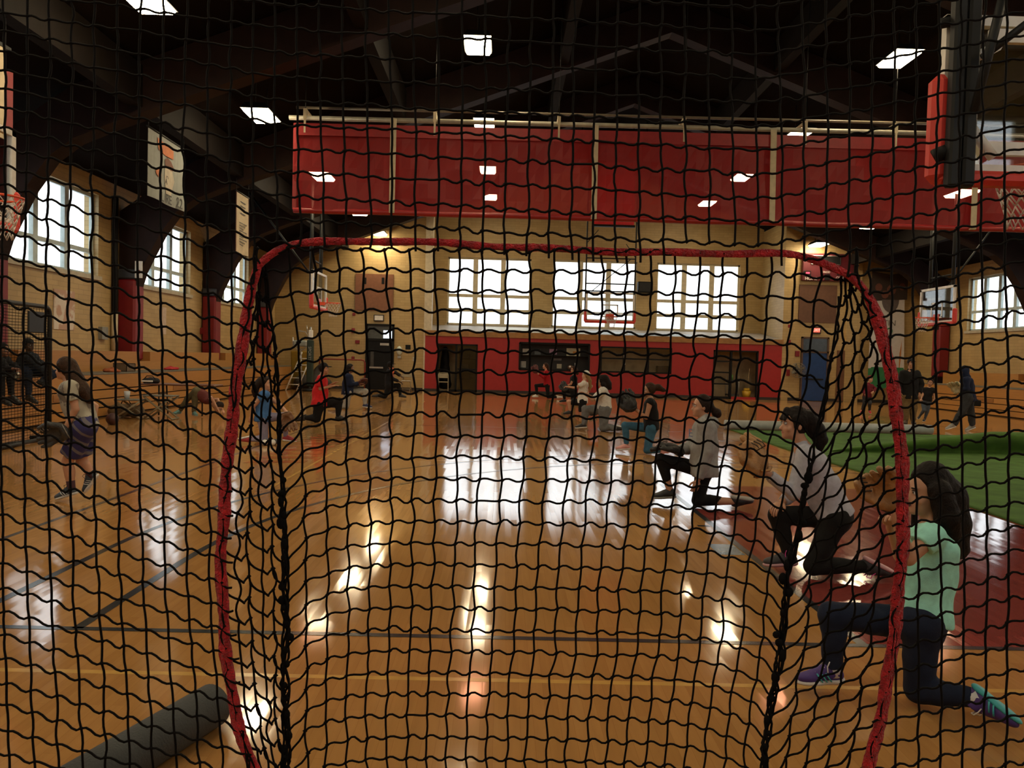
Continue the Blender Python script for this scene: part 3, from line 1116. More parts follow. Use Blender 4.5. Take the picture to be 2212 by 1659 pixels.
# ================================================================== LAMPS
LENS = emis('glowing lamp lens', (1.0, 0.80, 0.50), LAMP)
ROWS = {'left': (-5.37, 6.63), 'left of centre': (-.72, 8.28), 'right of centre': (8.48, 8.28), 'right': (13.3, 6.68)}
LAMPY = [0.4, 5.9, 11.45, 16.9, 22.5, 28.0, 32.7]  # first row is unseen, added to light the net and people from the front
order = ['added rearmost', 'nearest', 'second', 'third', 'fourth', 'fifth', 'farthest']
hm = MB()
for b in [(-.30, .30, -.74, .74, .10, .16)]:
    hm.bx(*b)
proto = None
for rn, (lx, lz) in ROWS.items():
    for k, ly in enumerate(LAMPY):
        if proto is None:
            t = thing('ceiling_lamp', 'lamp', 'lamp', (0, 0, 0))
            m = MB(); m.add([(-.30, -.48, .03), (.30, -.48, .03), (.30, .48, .03), (-.30, .48, .03), (-.22, -.43, .16), (.22, -.43, .16), (.22, .43, .16), (-.22, .43, .16)],
                            [(4, 5, 6, 7), (0, 1, 5, 4), (1, 2, 6, 5), (2, 3, 7, 6), (3, 0, 4, 7)])
            m.build('housing', BLKMET, t)
            m = MB(); m.add([(-.28, -.46, .03), (.28, -.46, .03), (.28, .46, .03), (-.28, .46, .03), (-.24, -.43, -.035), (.24, -.43, -.035), (.24, .43, -.035), (-.24, .43, -.035)],
                            [(7, 6, 5, 4), (0, 4, 5, 1), (1, 5, 6, 2), (2, 6, 7, 3), (3, 7, 4, 0), (0, 1, 2, 3)])
            m.build('lens', LENS, t)
            m = MB()
            for yy in (-.4, .4):
                m.cyl((0, yy, .15), (0, yy, .95), .012, 6)
            m.each('hanger', BLKMET, t)
            proto = o = t
        else:
            o = copy_tree(proto)
        o.location = (lx, ly, lz)
        ORG[o] = (lx, ly, lz)
        tag(o, '%s glowing lamp from the net in the %s row under the dark roof' % (order[k], rn), 'lamp', 'high bay lamps')

# ================================================================== RED DIVIDER CURTAIN, rolled up across mid court
CY = 17.0
m, nt, p = new_mat('red vinyl mesh')
N, L = nt.nodes, nt.links
p.inputs['Base Color'].default_value = (0.35, 0.013, 0.015, 1)
p.inputs['Roughness'].default_value = 0.45
tr = N.new('ShaderNodeBsdfTransparent')
tr.inputs[0].default_value = (1.0, 0.5, 0.45, 1)
tl = N.new('ShaderNodeBsdfTranslucent')
tl.inputs[0].default_value = (0.35, 0.017, 0.017, 1)
m1 = N.new('ShaderNodeMixShader'); m1.inputs[0].default_value = 0.3
L.new(p.outputs[0], m1.inputs[1]); L.new(tl.outputs[0], m1.inputs[2])
m2 = N.new('ShaderNodeMixShader'); m2.inputs[0].default_value = 0.30
L.new(m1.outputs[0], m2.inputs[1]); L.new(tr.outputs[0], m2.inputs[2])
L.new(m2.outputs[0], N['Material Output'].inputs[0])
VINYL = m
HEM = mat('red vinyl hem', (0.30, 0.012, 0.014), 0.45)
tl_, bl_ = at(637, 267, CY), at(637, 452, CY)
tr_, br_ = at(2000, 301, CY), at(2212, 495, CY)
zt0, zb0 = tl_[2], bl_[2]
zt1, zb1 = tr_[2], br_[2]
def lerp(a, b, t): return a + (b - a) * t
cx0, cx1 = tl_[0], 12.9
ct = thing('divider_curtain', 'long red mesh divider curtain rolled up under two white pipes', 'curtain', ((cx0 + cx1) / 2, CY, zb0))
ztop = lambda x: lerp(zt0, zt1, (x - cx0) / (tr_[0] - cx0))
zbot = lambda x: lerp(zb0, zb1, (x - cx0) / (br_[0] - cx0))
mb = MB(); NX = 90
for i in range(NX):
    for j in range(6):
        q = []
        for a, b in ((i, j), (i + 1, j), (i + 1, j + 1), (i, j + 1)):
            x = lerp(cx0, cx1, a / NX); t = b / 6
            q.append((x, CY + .035 * math.sin(x * 2.1 + b * .5) + .03 * math.sin(x * 5 + b), lerp(zbot(x), ztop(x), t)))
        mb.quad(*q)
mb.build('mesh_panel', VINYL, ct)
mb = MB()
mb.tube([(lerp(cx0, cx1, i / 40), CY + .03 * math.sin(i), zbot(lerp(cx0, cx1, i / 40)) - .02) for i in range(41)], .075, 10, flat=(1, .8)); mb.build('bottom_roll', HEM, ct)
mb = MB(); mb.bx(cx0 - .02, cx0 + .06, CY - .04, CY + .04, zbot(cx0), ztop(cx0)); mb.build('side_hem', HEM, ct)
mb = MB()
for i in range(40):
    xa, xb = lerp(cx0, cx1, i / 40), lerp(cx0, cx1, (i + 1) / 40)
    mb.quad((xa, CY - .06, ztop(xa) - .26), (xb, CY - .06, ztop(xb) - .26), (xb, CY - .06, ztop(xb)), (xa, CY - .06, ztop(xa)))
    mb.quad((xa, CY + .06, ztop(xa) - .26), (xb, CY + .06, ztop(xb) - .26), (xb, CY + .06, ztop(xb)), (xa, CY + .06, ztop(xa)))
mb.build('top_hem', HEM, ct)
for px, py0, py1 in ((850, 256, 458), (1287, 270, 471), (1672, 279, 479), (2107, 381, 494)):
    a, b = at(px, py0, CY - .12), at(px - 4, py1, CY - .12)
    if px == 2107:
        a[2] = ztop(a[0]) + .12
    m = MB(); m.add([(a[0] - .065, CY - .12, a[2]), (a[0] + .065, CY - .12, a[2]), (b[0] + .06, CY - .12, b[2]), (b[0] - .06, CY - .12, b[2]),
                     (a[0] - .065, CY - .10, a[2]), (a[0] + .065, CY - .10, a[2]), (b[0] + .06, CY - .10, b[2]), (b[0] - .06, CY - .10, b[2])],
                    [(3, 2, 1, 0), (4, 5, 6, 7), (0, 1, 5, 4), (1, 2, 6, 5), (2, 3, 7, 6), (3, 0, 4, 7)])
    m.bx(b[0] - .06, b[0] + .06, CY - .12, CY + .14, b[2] - .015, b[2] + .01)
    m.build('strap', CREAM, ct)
pa, pb = at(625, 254, CY), at(2000, 288, CY)
sl = (pb[2] - pa[2]) / (pb[0] - pa[0])
mb = MB(); mb.cyl(pa, (cx1, CY, pa[2] + sl * (cx1 - pa[0])), .05, 10); mb.build('pipe', mat('pale pipe', (0.36, 0.33, 0.26), .4), ct)
pc, pd = at(640, 232, CY + .4), at(2000, 267, CY + .4)
sl2 = (pd[2] - pc[2]) / (pd[0] - pc[0])
mb = MB(); mb.cyl(pc, (cx1, CY + .4, pc[2] + sl2 * (cx1 - pc[0])), .03, 10); mb.build('drive_shaft', mat('brown pipe', (0.16, 0.13, 0.09), .35), ct)
for px in (660, 940, 1208, 1478, 1740, 1935):
    x = at(px, 250, CY)[0]
    zz = pa[2] + sl * (x - pa[0])
    m = MB(); m.box((x, CY, zz + .08), (.07, .12, .22)); m.box((x, CY - .05, zz - .18), (.04, .03, .3)); m.box((x, CY + .2, zz + .17), (.05, .44, .05))
    m.build('hanger', CREAM, ct)
    m = MB(); m.cyl((x, CY, zz + .18), (x, CY, deck(x) - .02), .009, 6); m.build('hanger_rod', BLKMET, ct)

# ================================================================== BASKETBALL HOOPS
PADH = mat('bright red backboard padding', (0.62, 0.045, 0.03), 0.5)
NETW = mat('white hoop net cord', (0.6, 0.55, 0.5), 0.8)
BGLASS = glass_mat('backboard glass', (0.93, 0.95, 0.95), 0.06)
ORIM = mat('orange red rim', (0.62, 0.07, 0.02), 0.4)
def hoop(label, c, face, posts, bw=1.83, net=True, square=True):
    """c: centre of the bottom edge of the board's front, face: unit vector the board faces"""
    f = np.array([face[0], face[1], 0.0]); s = np.array([-f[1], f[0], 0.0]); u = np.array([0, 0, 1.0])
    R = np.stack([s, f, u], 1)
    t = thing('basketball_hoop', label, 'basketball hoop', c, 'basketball hoops')
    c = np.array(c, float)
    P = lambda a, b, z: c + s * a + f * b + u * z
    h = 1.07
    m = MB(); m.box(P(0, -.02, h / 2), (bw - .1, .015, h - .1), 0, R); m.build('board_glass', BGLASS, t)
    m = MB()
    for a, z, sx, sz in ((0, .03, bw, .07), (0, h - .03, bw, .07), (-bw / 2 + .035, h / 2, .07, h), (bw / 2 - .035, h / 2, .07, h)):
        m.box(P(a, -.02, z), (sx, .06, sz), 0, R)
    if square:
        for a, z, sx, sz in ((0, .17, .61, .05), (0, .60, .61, .05), (-.28, .385, .05, .45), (.28, .385, .05, .45)):
            m.box(P(a, -.008, z), (sx, .006, sz), 0, R)
    m.build('board_frame', WHITE, t)
    m = MB()
    m.box(P(0, -.02, -.03), (bw + .06, .13, .10), 0, R, .03)
    for e in (-1, 1):
        m.box(P(e * (bw / 2 + .01), -.02, .18), (.09, .13, .42), 0, R, .03)
    m.build('edge_padding', PADH, t)
    m = MB()
    ctr = P(0, .42, .15)
    m.tube([ctr + .228 * (math.cos(w) * s + math.sin(w) * f) for w in np.linspace(0, 2 * PI, 25)[:-1]], .012, 8, closed=True)
    m.box(P(0, .09, .13), (.22, .2, .09), 0, R); m.box(P(0, .0, .16), (.3, .02, .22), 0, R)
    m.build('rim', ORIM, t)
    if net:
        m = MB()
        nn = 12; rows = 6
        ring = lambda j, k: ctr - u * (.42 * j / rows) + (.225 - .105 * min(1, (j / rows) * 1.25)) * (math.cos(2 * PI * (k + .5 * (j % 2)) / nn) * s + math.sin(2 * PI * (k + .5 * (j % 2)) / nn) * f)
        for j in range(rows):
            for k in range(nn):
                k2 = k if j % 2 else k - 1
                m.cyl(ring(j, k), ring(j + 1, k), .0055, 4)
                m.cyl(ring(j, k), ring(j + 1, k2 + (1 if j % 2 else 0)), .0055, 4)
        m.build('net', NETW, t)
    posts(t, P, R)
    return t

# the near hoop, seen from behind at the top right
def near_posts(t, P, R):
    zt = deck(3.9) - 1.4
    for a in (.79, .885):
        q = P(a, -.14, 0)
        m = MB(); m.box((q[0], q[1], (zt + q[2] - .12) / 2), (.085, .085, zt - q[2] + .12), 0, None, .015); m.build('upright', BLKMET, t)
    m = MB(); m.cyl(at(2104, 242, 5.12), at(2170, -20, 4.95), .03, 8); m.cyl(at(2122, 124, 5.06), at(2290, -5, 4.9), .025, 8); m.each('brace', BLKMET, t)
    m = MB(); m.cyl(P(.84, -.1, .16), P(.98, -.08, .10), .05, 10); m.cyl(P(.84, -.1, 1.02), P(.97, -.07, 1.0), .035, 10); m.each('board_bracket', BLACK, t)
    for z in (.17, .93):
        m = MB(); m.box(P(-.05, -.06, z), (1.35, .04, .09), 0, R); m.cyl(P(.74, -.06, z + .16 * (1 if z < .5 else -1)), P(.56, -.06, z - .06), .035, 8); m.build('rear_rail', WHITE, t)
    cx_ = P(0, 0, 0)[0]
    m = MB(); m.bx(cx_ - 1.4, cx_ + 1.4, 5.0, 5.3, zt, zt + .12)
    for e in (-1.2, 1.2):
        m.cyl((cx_ + e, 5.15, zt + .1), (cx_ + e, 5.15, deck(cx_ + e) - .02), .04, 8)
    m.each('ceiling_bar', BLKMET, t)
    for e in (-1, 1):
        m = MB(); m.box(P(e * .93, -.02, .30), (.13, .15, .74), 0, R, .05); m.build('corner_pad', PADH, t)
hoop('large near glass backboard seen from behind at top right of the net', (3.89, 5.35, 2.9), (0, 1), near_posts)

def far_posts(t, P, R):
    top = deck(4.1) - 2.2
    for a in (-.92, .92):
        m = MB(); m.cyl(P(a, -.15, .1), (P(a, -.15, 0)[0], P(a, -.15, 0)[1], top), .03, 8); m.build('upright', BLKMET, t)
    for z in (1.12, 1.4, 2.35, 4.0):
        m = MB(); m.cyl(P(-.92, -.15, z), P(.92, -.15, z), .025, 8); m.build('crossbar', BLKMET, t)
    m = MB(); m.cyl(P(-.7, -.15, 1.1), P(.75, -.15, 2.35), .018, 6); m.cyl(P(-.92, -.15, 2.9), P(-.5, -.15, 3.4), .015, 6); m.cyl(P(.92, -.15, 2.4), P(.55, -.15, 2.9), .015, 6); m.build('brace', BLKMET, t)
    m = MB(); m.bx(P(0, 0, 0)[0] - 1.3, P(0, 0, 0)[0] + 1.3, P(0, 0, 0)[1] + .08, P(0, 0, 0)[1] + .22, top, top + .12)
    for e in (-1.2, 1.2):
        m.cyl((P(0, 0, 0)[0] + e, P(0, 0, 0)[1] + .15, top), (P(0, 0, 0)[0] + e, P(0, 0, 0)[1] + .15, deck(4.1 + e) - .02), .04, 8)
    m.build('ceiling_bar', BLKMET, t)
hc = at(1317, 695, 28.7)
hoop('far glass backboard with red rim before the middle window', (hc[0], 28.7, hc[2] + .02), (0, -1), far_posts)

def side_posts(far_x):
    def fn(t, P, R):
        for a in (-.6, .6):
            q = P(a, -.12, 0)
            m = MB(); m.cyl(P(a, -.12, .0), (q[0], q[1], deck(q[0]) - .03), .055, 8); m.build('upright', BLKMET, t)
        m = MB(); m.cyl(P(-.6, -.12, .5), P(.6, -.12, .5), .03, 8); m.cyl(P(-.6, -.12, 1.4), P(.6, -.12, 1.4), .03, 8); m.build('crossbar', BLKMET, t)
        q = P(0, -2.2, 0)
        m = MB(); m.cyl(P(0, -.12, .8), (q[0], q[1], deck(q[0]) - .05), .03, 8); m.build('brace', BLKMET, t)
    return fn
q = at(690, 665, 23.7)
hoop('small side backboard at left beside the brown wall panel', (q[0], 23.7, 2.92), (1, 0), side_posts(0))
q = at(2021, 702, 23.0)
hoop('side backboard at right before the red column pad', (q[0], 23.0, 2.92), (-1, 0), side_posts(0))
hoop('cropped side backboard with red rim at the left edge', (-5.62, 8.0, 2.9), (1, 0), side_posts(0))

# red shot clock board above the far hoop
a, b = at(1287, 352, 30.2), at(1369, 490, 30.2)
t = thing('hanging_board', 'bright red hanging board with black bottom edge above the far hoop', 'board', ((a[0] + b[0]) / 2, 30.2, b[2]))
m = MB(); m.bx(a[0], b[0], 30.15, 30.25, b[2] + .05, a[2]); m.build('face', mat('scarlet board', (.62, .012, .02), .5), t)
m = MB(); m.bx(a[0] - .04, b[0] + .04, 30.12, 30.28, b[2] - .03, b[2] + .05); m.build('bottom_edge', BLACK, t)
m = MB()
for x in (a[0] + .1, b[0] - .1):
    m.cyl((x, 30.2, a[2]), (x, 30.2, deck(x) - .02), .02, 6)
m.build('hanger', BLKMET, t)
a, b = at(1377, 609, 36.2), at(1408, 633, 36.2)
t = thing('wall_speaker', 'black speaker box between the middle and right far windows', 'speaker', ((a[0] + b[0]) / 2, YB - .2, b[2]))
m = MB(); m.bx(a[0], b[0], YB - .34, YB - .02, b[2], a[2], 0, .02); m.build('cabinet', BLACK, t)
m = MB(); m.bx(a[0] + .06, b[0] - .06, YB - .35, YB - .33, b[2] + .05, a[2] - .05); m.build('grille', mat('dark speaker cloth', (.02, .02, .02), .9), t)
m = MB(); m.bx(a[0] + .25, b[0] - .25, YB - .03, YB, b[2] + .1, a[2] - .1); m.bx(a[0] - .12, a[0], YB - .25, YB, b[2] - .02, b[2] + .1); m.build('wall_bracket', CHROME, t)

# ================================================================== FAR LEFT WALL: door, panel, signs, alarms, rail
YW = YF
def wr(x0, x1, y0, y1, Y=YW):
    xm, ym = (x0 + x1) / 2, (y0 + y1) / 2
    return at(x0, ym, Y)[0], at(x1, ym, Y)[0], at(xm, y1, Y)[2], at(xm, y0, Y)[2]
def plate(name, px, label, cat, m_, d=.05, Y=YW, bev=0, group=None):
    a, b, c_, e = wr(*px, Y)
    m = MB(); m.bx(a, b, Y - d, Y - .001, c_, e, 0, bev)
    return tag(m.build(name, m_), label, cat, group)
x0, x1, z0, z1 = wr(790, 851, 700, 838); z0 = 0.0
t = struct(thing('door_3', 'black double door with a glass transom on the far left wall', 'door', ((x0 + x1) / 2, YW, 0)))
m = MB()
for a, b, c_, d in ((x0, x0 + .08, 0, z1), (x1 - .08, x1, 0, z1), (x0, x1, z1 - .08, z1), (x0, x1, 2.12, 2.22)):
    m.bx(a, b, YW - .10, YW - .002, c_, d)
m.build('door_frame', BLACK, t)
m = MB(); m.bx(x0 + .08, x1 - .08, YW - .06, YW - .002, .02, 2.12); leaf = m.build('door_leaf', mat('black door paint', (.009, .009, .01), .5, spec=.15), t)
m = MB(); m.bx(x0 + .22, x0 + .36, YW - .068, YW - .06, .95, 1.75); m.build('door_window', mat('dark wired glass', (.06, .06, .06), .2), leaf)
m = MB(); m.bx(x0 + .16, x1 - .45, YW - .12, YW - .06, .93, 1.0); m.build('push_bar', CHROME, leaf)
m = MB(); m.bx(x0 + .62, x0 + 1.0, YW - .066, YW - .06, 1.93, 2.03); m.build('notice', mat('grey notice', (.45, .45, .42)), leaf)
m = MB(); m.bx(x0 + .08, x1 - .08, YW - .05, YW - .03, 2.22, z1 - .08); m.build('transom_pane', mat('transom glass', (.09, .10, .10), .1), t)
m = MB(); m.bx(x0 + .75, x1 - .1, YW - .054, YW - .048, 2.24, 2.24 + (z1 - 2.3) * .62); m.build('transom_glow', emis('painted corridor daylight', (.75, .85, 1), 1.1), t)  # glowing plate stands in for daylight seen through the transom
a, b, c_, e = wr(768, 850, 592, 671)
t = thing('wall_cover_board', 'reddish brown wall panel with two slots above the black door', 'panel', ((a + b) / 2, YW, c_)); t['kind'] = 'thing'
m = MB(); m.bx(a, b, YW - .06, YW - .001, c_, e); m.build('board', mat('reddish brown panel', (.19, .075, .035), .6), t)
for px in (789, 828):
    a2, b2, c2, e2 = wr(px - 3, px + 3, 600, 614)
    m = MB(); m.bx(a2, b2, YW - .07, YW - .055, c2, e2); m.build('slot', BLACK, t)
a, b, c_, e = wr(808, 830, 680, 694)
t = thing('exit_sign', 'unlit white sign in a dark frame above the black door', 'sign', ((a + b) / 2, YW, c_))
m = MB(); m.bx(a, b, YW - .10, YW - .001, c_, e, 0, .01); m.build('case', mat('dark bronze', (.04, .03, .02)), t)
m = MB(); m.bx(a + .04, b - .04, YW - .108, YW - .10, c_ + .04, e - .04); m.build('face', WHITE, t)
for k, (px, lab) in enumerate((((762, 768, 676, 682), 'small red alarm plate above the fire bell box'), ((760, 767, 709, 719), 'red fire alarm horn left of the black door transom'), ((768, 777, 735, 742), 'red fire alarm box left of the black door'), ((760, 766, 770, 778), 'lowest red alarm pull left of the black door'))):
    plate('fire_alarm', px, lab, 'fire alarm', PADRED, .08, bev=.01, group='fire alarm boxes')
a, b, c_, e = wr(760, 768, 719, 735)
plate('notice_plaque', (876, 887, 745, 755), 'small black plaque on the wall right of the black door', 'plaque', BLACK, .03)
a, b, c_, e = wr(857, 869, 750, 770)
t = thing('light_fixture', 'white wall mounted fixture right of the black door', 'fixture', ((a + b) / 2, YW, c_))
m = MB(); m.ball(((a + b) / 2, YW - .08, (c_ + e) / 2 + .05), (.13, .08, .2)); m.build('shade', mat('frosted white', (.5, .55, .5), .3), t)
m = MB(); m.bx((a + b) / 2 - .07, (a + b) / 2 + .07, YW - .1, YW - .001, c_ - .08, c_ + .02); m.build('base', CHROME, t)
plate('light_switch', (892, 899, 771, 780), 'grey switch box near the red booth edge', 'switch', CHROME, .05)
# red guard rail
t = thing('guard_rail', 'red pipe guard rail along the wall left of the black door', 'rail', (at(730, 838, YW - .4)[0], YW - .4, 0))
xa, xb = at(690, 800, YW - .5)[0], at(788, 800, YW - .5)[0]
zt = 1.28
m = MB(); m.tube([(xa, YW - .5, 0), (xa, YW - .5, zt - .12), (xa + .04, YW - .5, zt - .03), (xa + .14, YW - .5, zt), (xb - .14, YW - .5, zt), (xb - .04, YW - .5, zt - .03), (xb, YW - .5, zt - .12), (xb, YW - .5, 0)], .03, 8); m.build('pipe', mat('dark red pipe', (.22, .03, .02), .4), t)

# ================================================================== FAR RIGHT WALL: scoreboard, panel, exit sign, door, fan, jersey banner
a, b, c_, e = wr(1731, 1841, 549, 608)
t = thing('scoreboard', 'maroon scoreboard high on the far right wall', 'scoreboard', ((a + b) / 2, YW, c_))
m = MB(); m.bx(a, b, YW - .18, YW - .001, c_, e, 0, .02); m.build('cabinet', mat('maroon enamel', (.09, .008, .013), .5), t)
yy = YW - .19
def sp(px, py): return at(px, py, yy)
a2, b2, c2, e2 = wr(1752, 1816, 553, 571, yy)
m = MB(); m.bx(a2, b2, yy - .004, yy + .01, c2, e2); m.build('clock_display', mat('black display', (.012, .012, .012), .3), t)
m = MB(); m.tube([(a2, yy - .01, c2), (b2, yy - .01, c2), (b2, yy - .01, e2), (a2, yy - .01, e2)], .018, 6, closed=True); m.build('clock_border', WHITE, t)
for px in ((1736, 1752, 585, 596), (1781, 1793, 592, 605), (1808, 1824, 584, 594)):
    a3, b3, c3, e3 = wr(*px, yy)
    m = MB(); m.bx(a3, b3, yy - .004, yy + .01, c3, e3); m.build('digit_window', mat('black display', (.012, .012, .012), .3), t)
a3, b3, c3, e3 = wr(1741, 1749, 588, 591, yy)
m = MB(); m.bx(a3, b3, yy - .012, yy - .004, c3, e3); m.build('lit_segment', emis('red led', (1, .03, .06), 3.0), t)
for s_, px, py, sz in (('HOME', 1752, 602, .19), ('GUEST', 1818, 601, .17), ('PERIOD', 1783, 588, .12)):
    text('lettering', s_, sz, WHITE, t, sp(px, py) + np.array([0, -.006, 0]), (PI / 2, 0, 0), .002)
a, b, c_, e = wr(1725, 1806, 616, 697)
plate('wall_cover_board', (1725, 1806, 616, 697), 'plain brown wall panel below the scoreboard', 'panel', mat('brown panel', (.105, .045, .022), .6), .06)['kind'] = 'thing'
a, b, c_, e = wr(1752, 1772, 706, 721)
t = thing('exit_sign', 'red lit exit sign above the blue door', 'sign', ((a + b) / 2, YW, c_))
m = MB(); m.bx(a, b, YW - .10, YW - .001, c_, e, 0, .01); m.build('case', mat('dark bronze', (.04, .03, .02)), t)
m = MB(); m.bx(a + .06, b - .06, YW - .108, YW - .10, c_ + .06, e - .06); m.build('lit_face', emis('exit red', (1, .09, .05), 1.0), t)
text('lettering', 'EXIT', .16, emis('exit letters', (1, .55, .45), 1.0), t, ((a + b) / 2, YW - .11, (c_ + e) / 2), (PI / 2, 0, 0), .002)
x0, x1, z0, z1 = wr(1728, 1787, 728, 868)
t = struct(thing('door_4', 'blue door with a glass transom on the far right wall', 'door', ((x0 + x1) / 2, YW, 0)))
m = MB()
for a, b, c_, d in ((x0, x0 + .07, 0, z1), (x1 - .07, x1, 0, z1), (x0, x1, z1 - .07, z1), (x0, x1, 2.10, 2.17)):
    m.bx(a, b, YW - .10, YW - .002, c_, d)
m.build('door_frame', mat('brown door frame', (.09, .05, .03)), t)
m = MB(); m.bx(x0 + .07, x1 - .07, YW - .06, YW - .002, .02, 2.10); leaf = m.build('door_leaf', mat('blue door paint', (.012, .05, .17), .35), t)
m = MB(); m.bx(x0 + .2, x1 - .2, YW - .11, YW - .06, .93, .99); m.build('push_bar', BLKMET, leaf)
m = MB(); m.bx(x0 + .07, x1 - .07, YW - .05, YW - .03, 2.17, z1 - .07); m.build('transom_pane', mat('blue grey transom glass', (.07, .10, .14), .1), t)
q = at(1724, 800, YW - .35)
t = thing('wall_fan', 'round grey fan on the wall left of the blue door', 'fan', (q[0], YW, q[2]))
m = MB()
for r_ in (.12, .22, .32):
    for dy in (-.1, .1):
        m.tube([(q[0] + r_ * math.cos(w), q[1] + dy * (1 - r_), q[2] + r_ * math.sin(w)) for w in np.linspace(0, 2 * PI, 25)[:-1]], .008, 5, closed=True)
for w in np.linspace(0, 2 * PI, 13)[:-1]:
    m.cyl((q[0], q[1] - .1, q[2]), (q[0] + .32 * math.cos(w), q[1] - .06, q[2] + .32 * math.sin(w)), .006, 4)
m.build('guard', mat('grey wire', (.2, .19, .16), .5), t)
m = MB()
for k in range(4):
    w = k * PI / 2 + .4
    R_ = np.array(Matrix.Rotation(-w, 3, 'Y') @ Matrix.Rotation(.5, 3, 'X'))
    m.box(np.array([q[0] + .17 * math.cos(w), q[1], q[2] + .17 * math.sin(w)]), (.24, .015, .13), 0, R_, .005)
m.build('blades', mat('fan blade', (.13, .12, .09), .4), t)
m = MB(); m.cyl((q[0], q[1], q[2]), (q[0], YW - .06, q[2]), .07, 12); m.bx(q[0] - .1, q[0] + .1, YW - .06, YW - .001, q[2] - .15, q[2] + .15); m.build('motor_bracket', BLKMET, t)
plate('wooden_plank', (1806, 1822, 757, 866), 'tall brown wooden board leaning by the blue door', 'board', mat('brown plank', (.13, .055, .025), .6), .05)
for k, (px, lab) in enumerate((((1701, 1706, 701, 708), 'upper red alarm plate left of the exit sign'), ((1699, 1707, 734, 745), 'red fire alarm horn left of the blue door'), ((1717, 1726, 758, 770), 'red alarm box touching the blue door frame'), ((1697, 1705, 798, 812), 'low red alarm pull left of the round fan'))):
    plate('fire_alarm', px, lab, 'fire alarm', PADRED, .08, bev=.01, group='fire alarm boxes')

# giant jersey banner in the corner
bx0, bx1, bz0, bz1 = wr(1879, 1957, 586, 836, YW - .5)
jy = YW - .5
t = thing('jersey_banner', 'tall banner of a white jersey numbered in green in the right corner', 'banner', ((bx0 + bx1) / 2, jy, bz0))
w_, h_ = bx1 - bx0, bz1 - bz0
J = lambda u, v, d=0: (bx0 + u * w_, jy + d + .05 * math.sin(u * 9) * (1 - v), bz0 + v * h_)
JW = mat('white banner cloth', (.58, .56, .55), .8, var=.05)
def sheet(mb_, poly, d, th=.006):
    n_ = len(poly)
    vs = [J(u, v, d) for u, v in poly] + [J(u, v, d + th) for u, v in poly]
    fs = [tuple(range(n_))[::-1], tuple(range(n_, 2 * n_))] + [(i, (i + 1) % n_, (i + 1) % n_ + n_, i + n_) for i in range(n_)]
    mb_.add(vs, fs)
m = MB(); sheet(m, [(0, .16), (.15, .12), (.85, .16), (1, .16), (.96, .5), (.93, .78), (.05, .76), (.02, .5)], 0); m.build('cloth', JW, t)
m = MB(); sheet(m, [(0, .0), (.35, -.03), (.75, .03), (1, .05), (1, .17), (0, .17)], .002); m.build('green_hem', mat('green cloth', (.03, .19, .07), .8), t)
m = MB(); sheet(m, [(0, 1), (.5, .97), (1, 1.0), (1.0, .76), (0, .74)], .004); m.build('dark_top', mat('dark photo print', (.03, .018, .014), .7), t)
m = MB()
for (u, v, r_) in ((.2, .86, .10), (.55, .84, .13), (.85, .87, .09), (.38, .80, .1)):
    sheet(m, [(u + r_ * math.cos(k * .7), v + r_ * .35 * math.sin(k * .7)) for k in range(9)], -.004)
m.build('printed_figures', mat('brown photo print', (.13, .045, .03), .7), t)
m = MB(); sheet(m, [(.30 + .24 + .24 * math.cos(PI + k * PI / 10), .755 + .11 * math.sin(PI + k * PI / 10)) for k in range(11)], -.006); m.build('neckline', mat('grey neck print', (.11, .09, .09), .7), t)
for u in (.1, .86):
    m = MB(); sheet(m, [(u, .17), (u + .045, .17), (u + .05, .45), (u + .02, .62), (u, .5)], -.005); m.build('orange_trim', mat('orange cloth', (.45, .19, .06), .8), t)
GTX = mat('green number print', (.03, .20, .08), .7)
text('lettering', 'TIN', .34, mat('grey letter print', (.13, .13, .12), .7), t, np.array(J(.53, .552, -.012)), (PI / 2, 0, 0), .002)
text('number', '2', .66, GTX, t, np.array(J(.55, .462, -.012)), (PI / 2, 0, 0), .002)
m = MB(); m.bx(bx0 - .05, bx1 + .05, jy - .02, jy + .02, bz1 - .02, bz1 + .04); m.cyl((bx0 + .1, jy, bz1), (bx0 + .1, YW - .01, bz1 + .1), .015, 6); m.cyl((bx1 - .1, jy, bz1), (bx1 - .1, YW - .01, bz1 + .1), .015, 6); m.build('hanging_bar', BLKMET, t)
t0 = JW

# ================================================================== LEFT SIDE: banners, posters, conduit, bleachers
BX = -6.85
def side_banner(name, label, x0, x1, ytop, ybot, cloth, extra=None):
    ya = atx(x0, 400, BX)[1]; yb = atx(x1, 400, BX)[1]
    zt = atx((x0 + x1) / 2, ytop, BX)[2]; zb = atx((x0 + x1) / 2, ybot, BX)[2]
    t = thing(name, label, 'banner', (BX, (ya + yb) / 2, zb))
    m = MB()
    K = 12
    f = lambda u, v, d=0.0: (BX + .03 * math.sin(u * 8) * (1 - v) + d, lerp(ya, yb, u), lerp(zb, zt, v))
    for i in range(K):
        for d in (0, -.008):
            m.quad(f(i / K, 0, d), f((i + 1) / K, 0, d), f((i + 1) / K, 1, d), f(i / K, 1, d))
    m.build('cloth', cloth, t)
    m = MB(); m.cyl((BX, ya - .05, zt), (BX, yb + .05, zt), .02, 8)
    for y in (ya, yb):
        m.cyl((BX, y, zt), (BX, y, max(zt + .05, beam(BX) + .13)), .008, 5)
    m.build('top_bar', BLKMET, t)
    if extra:
        extra(t, f)
    return t
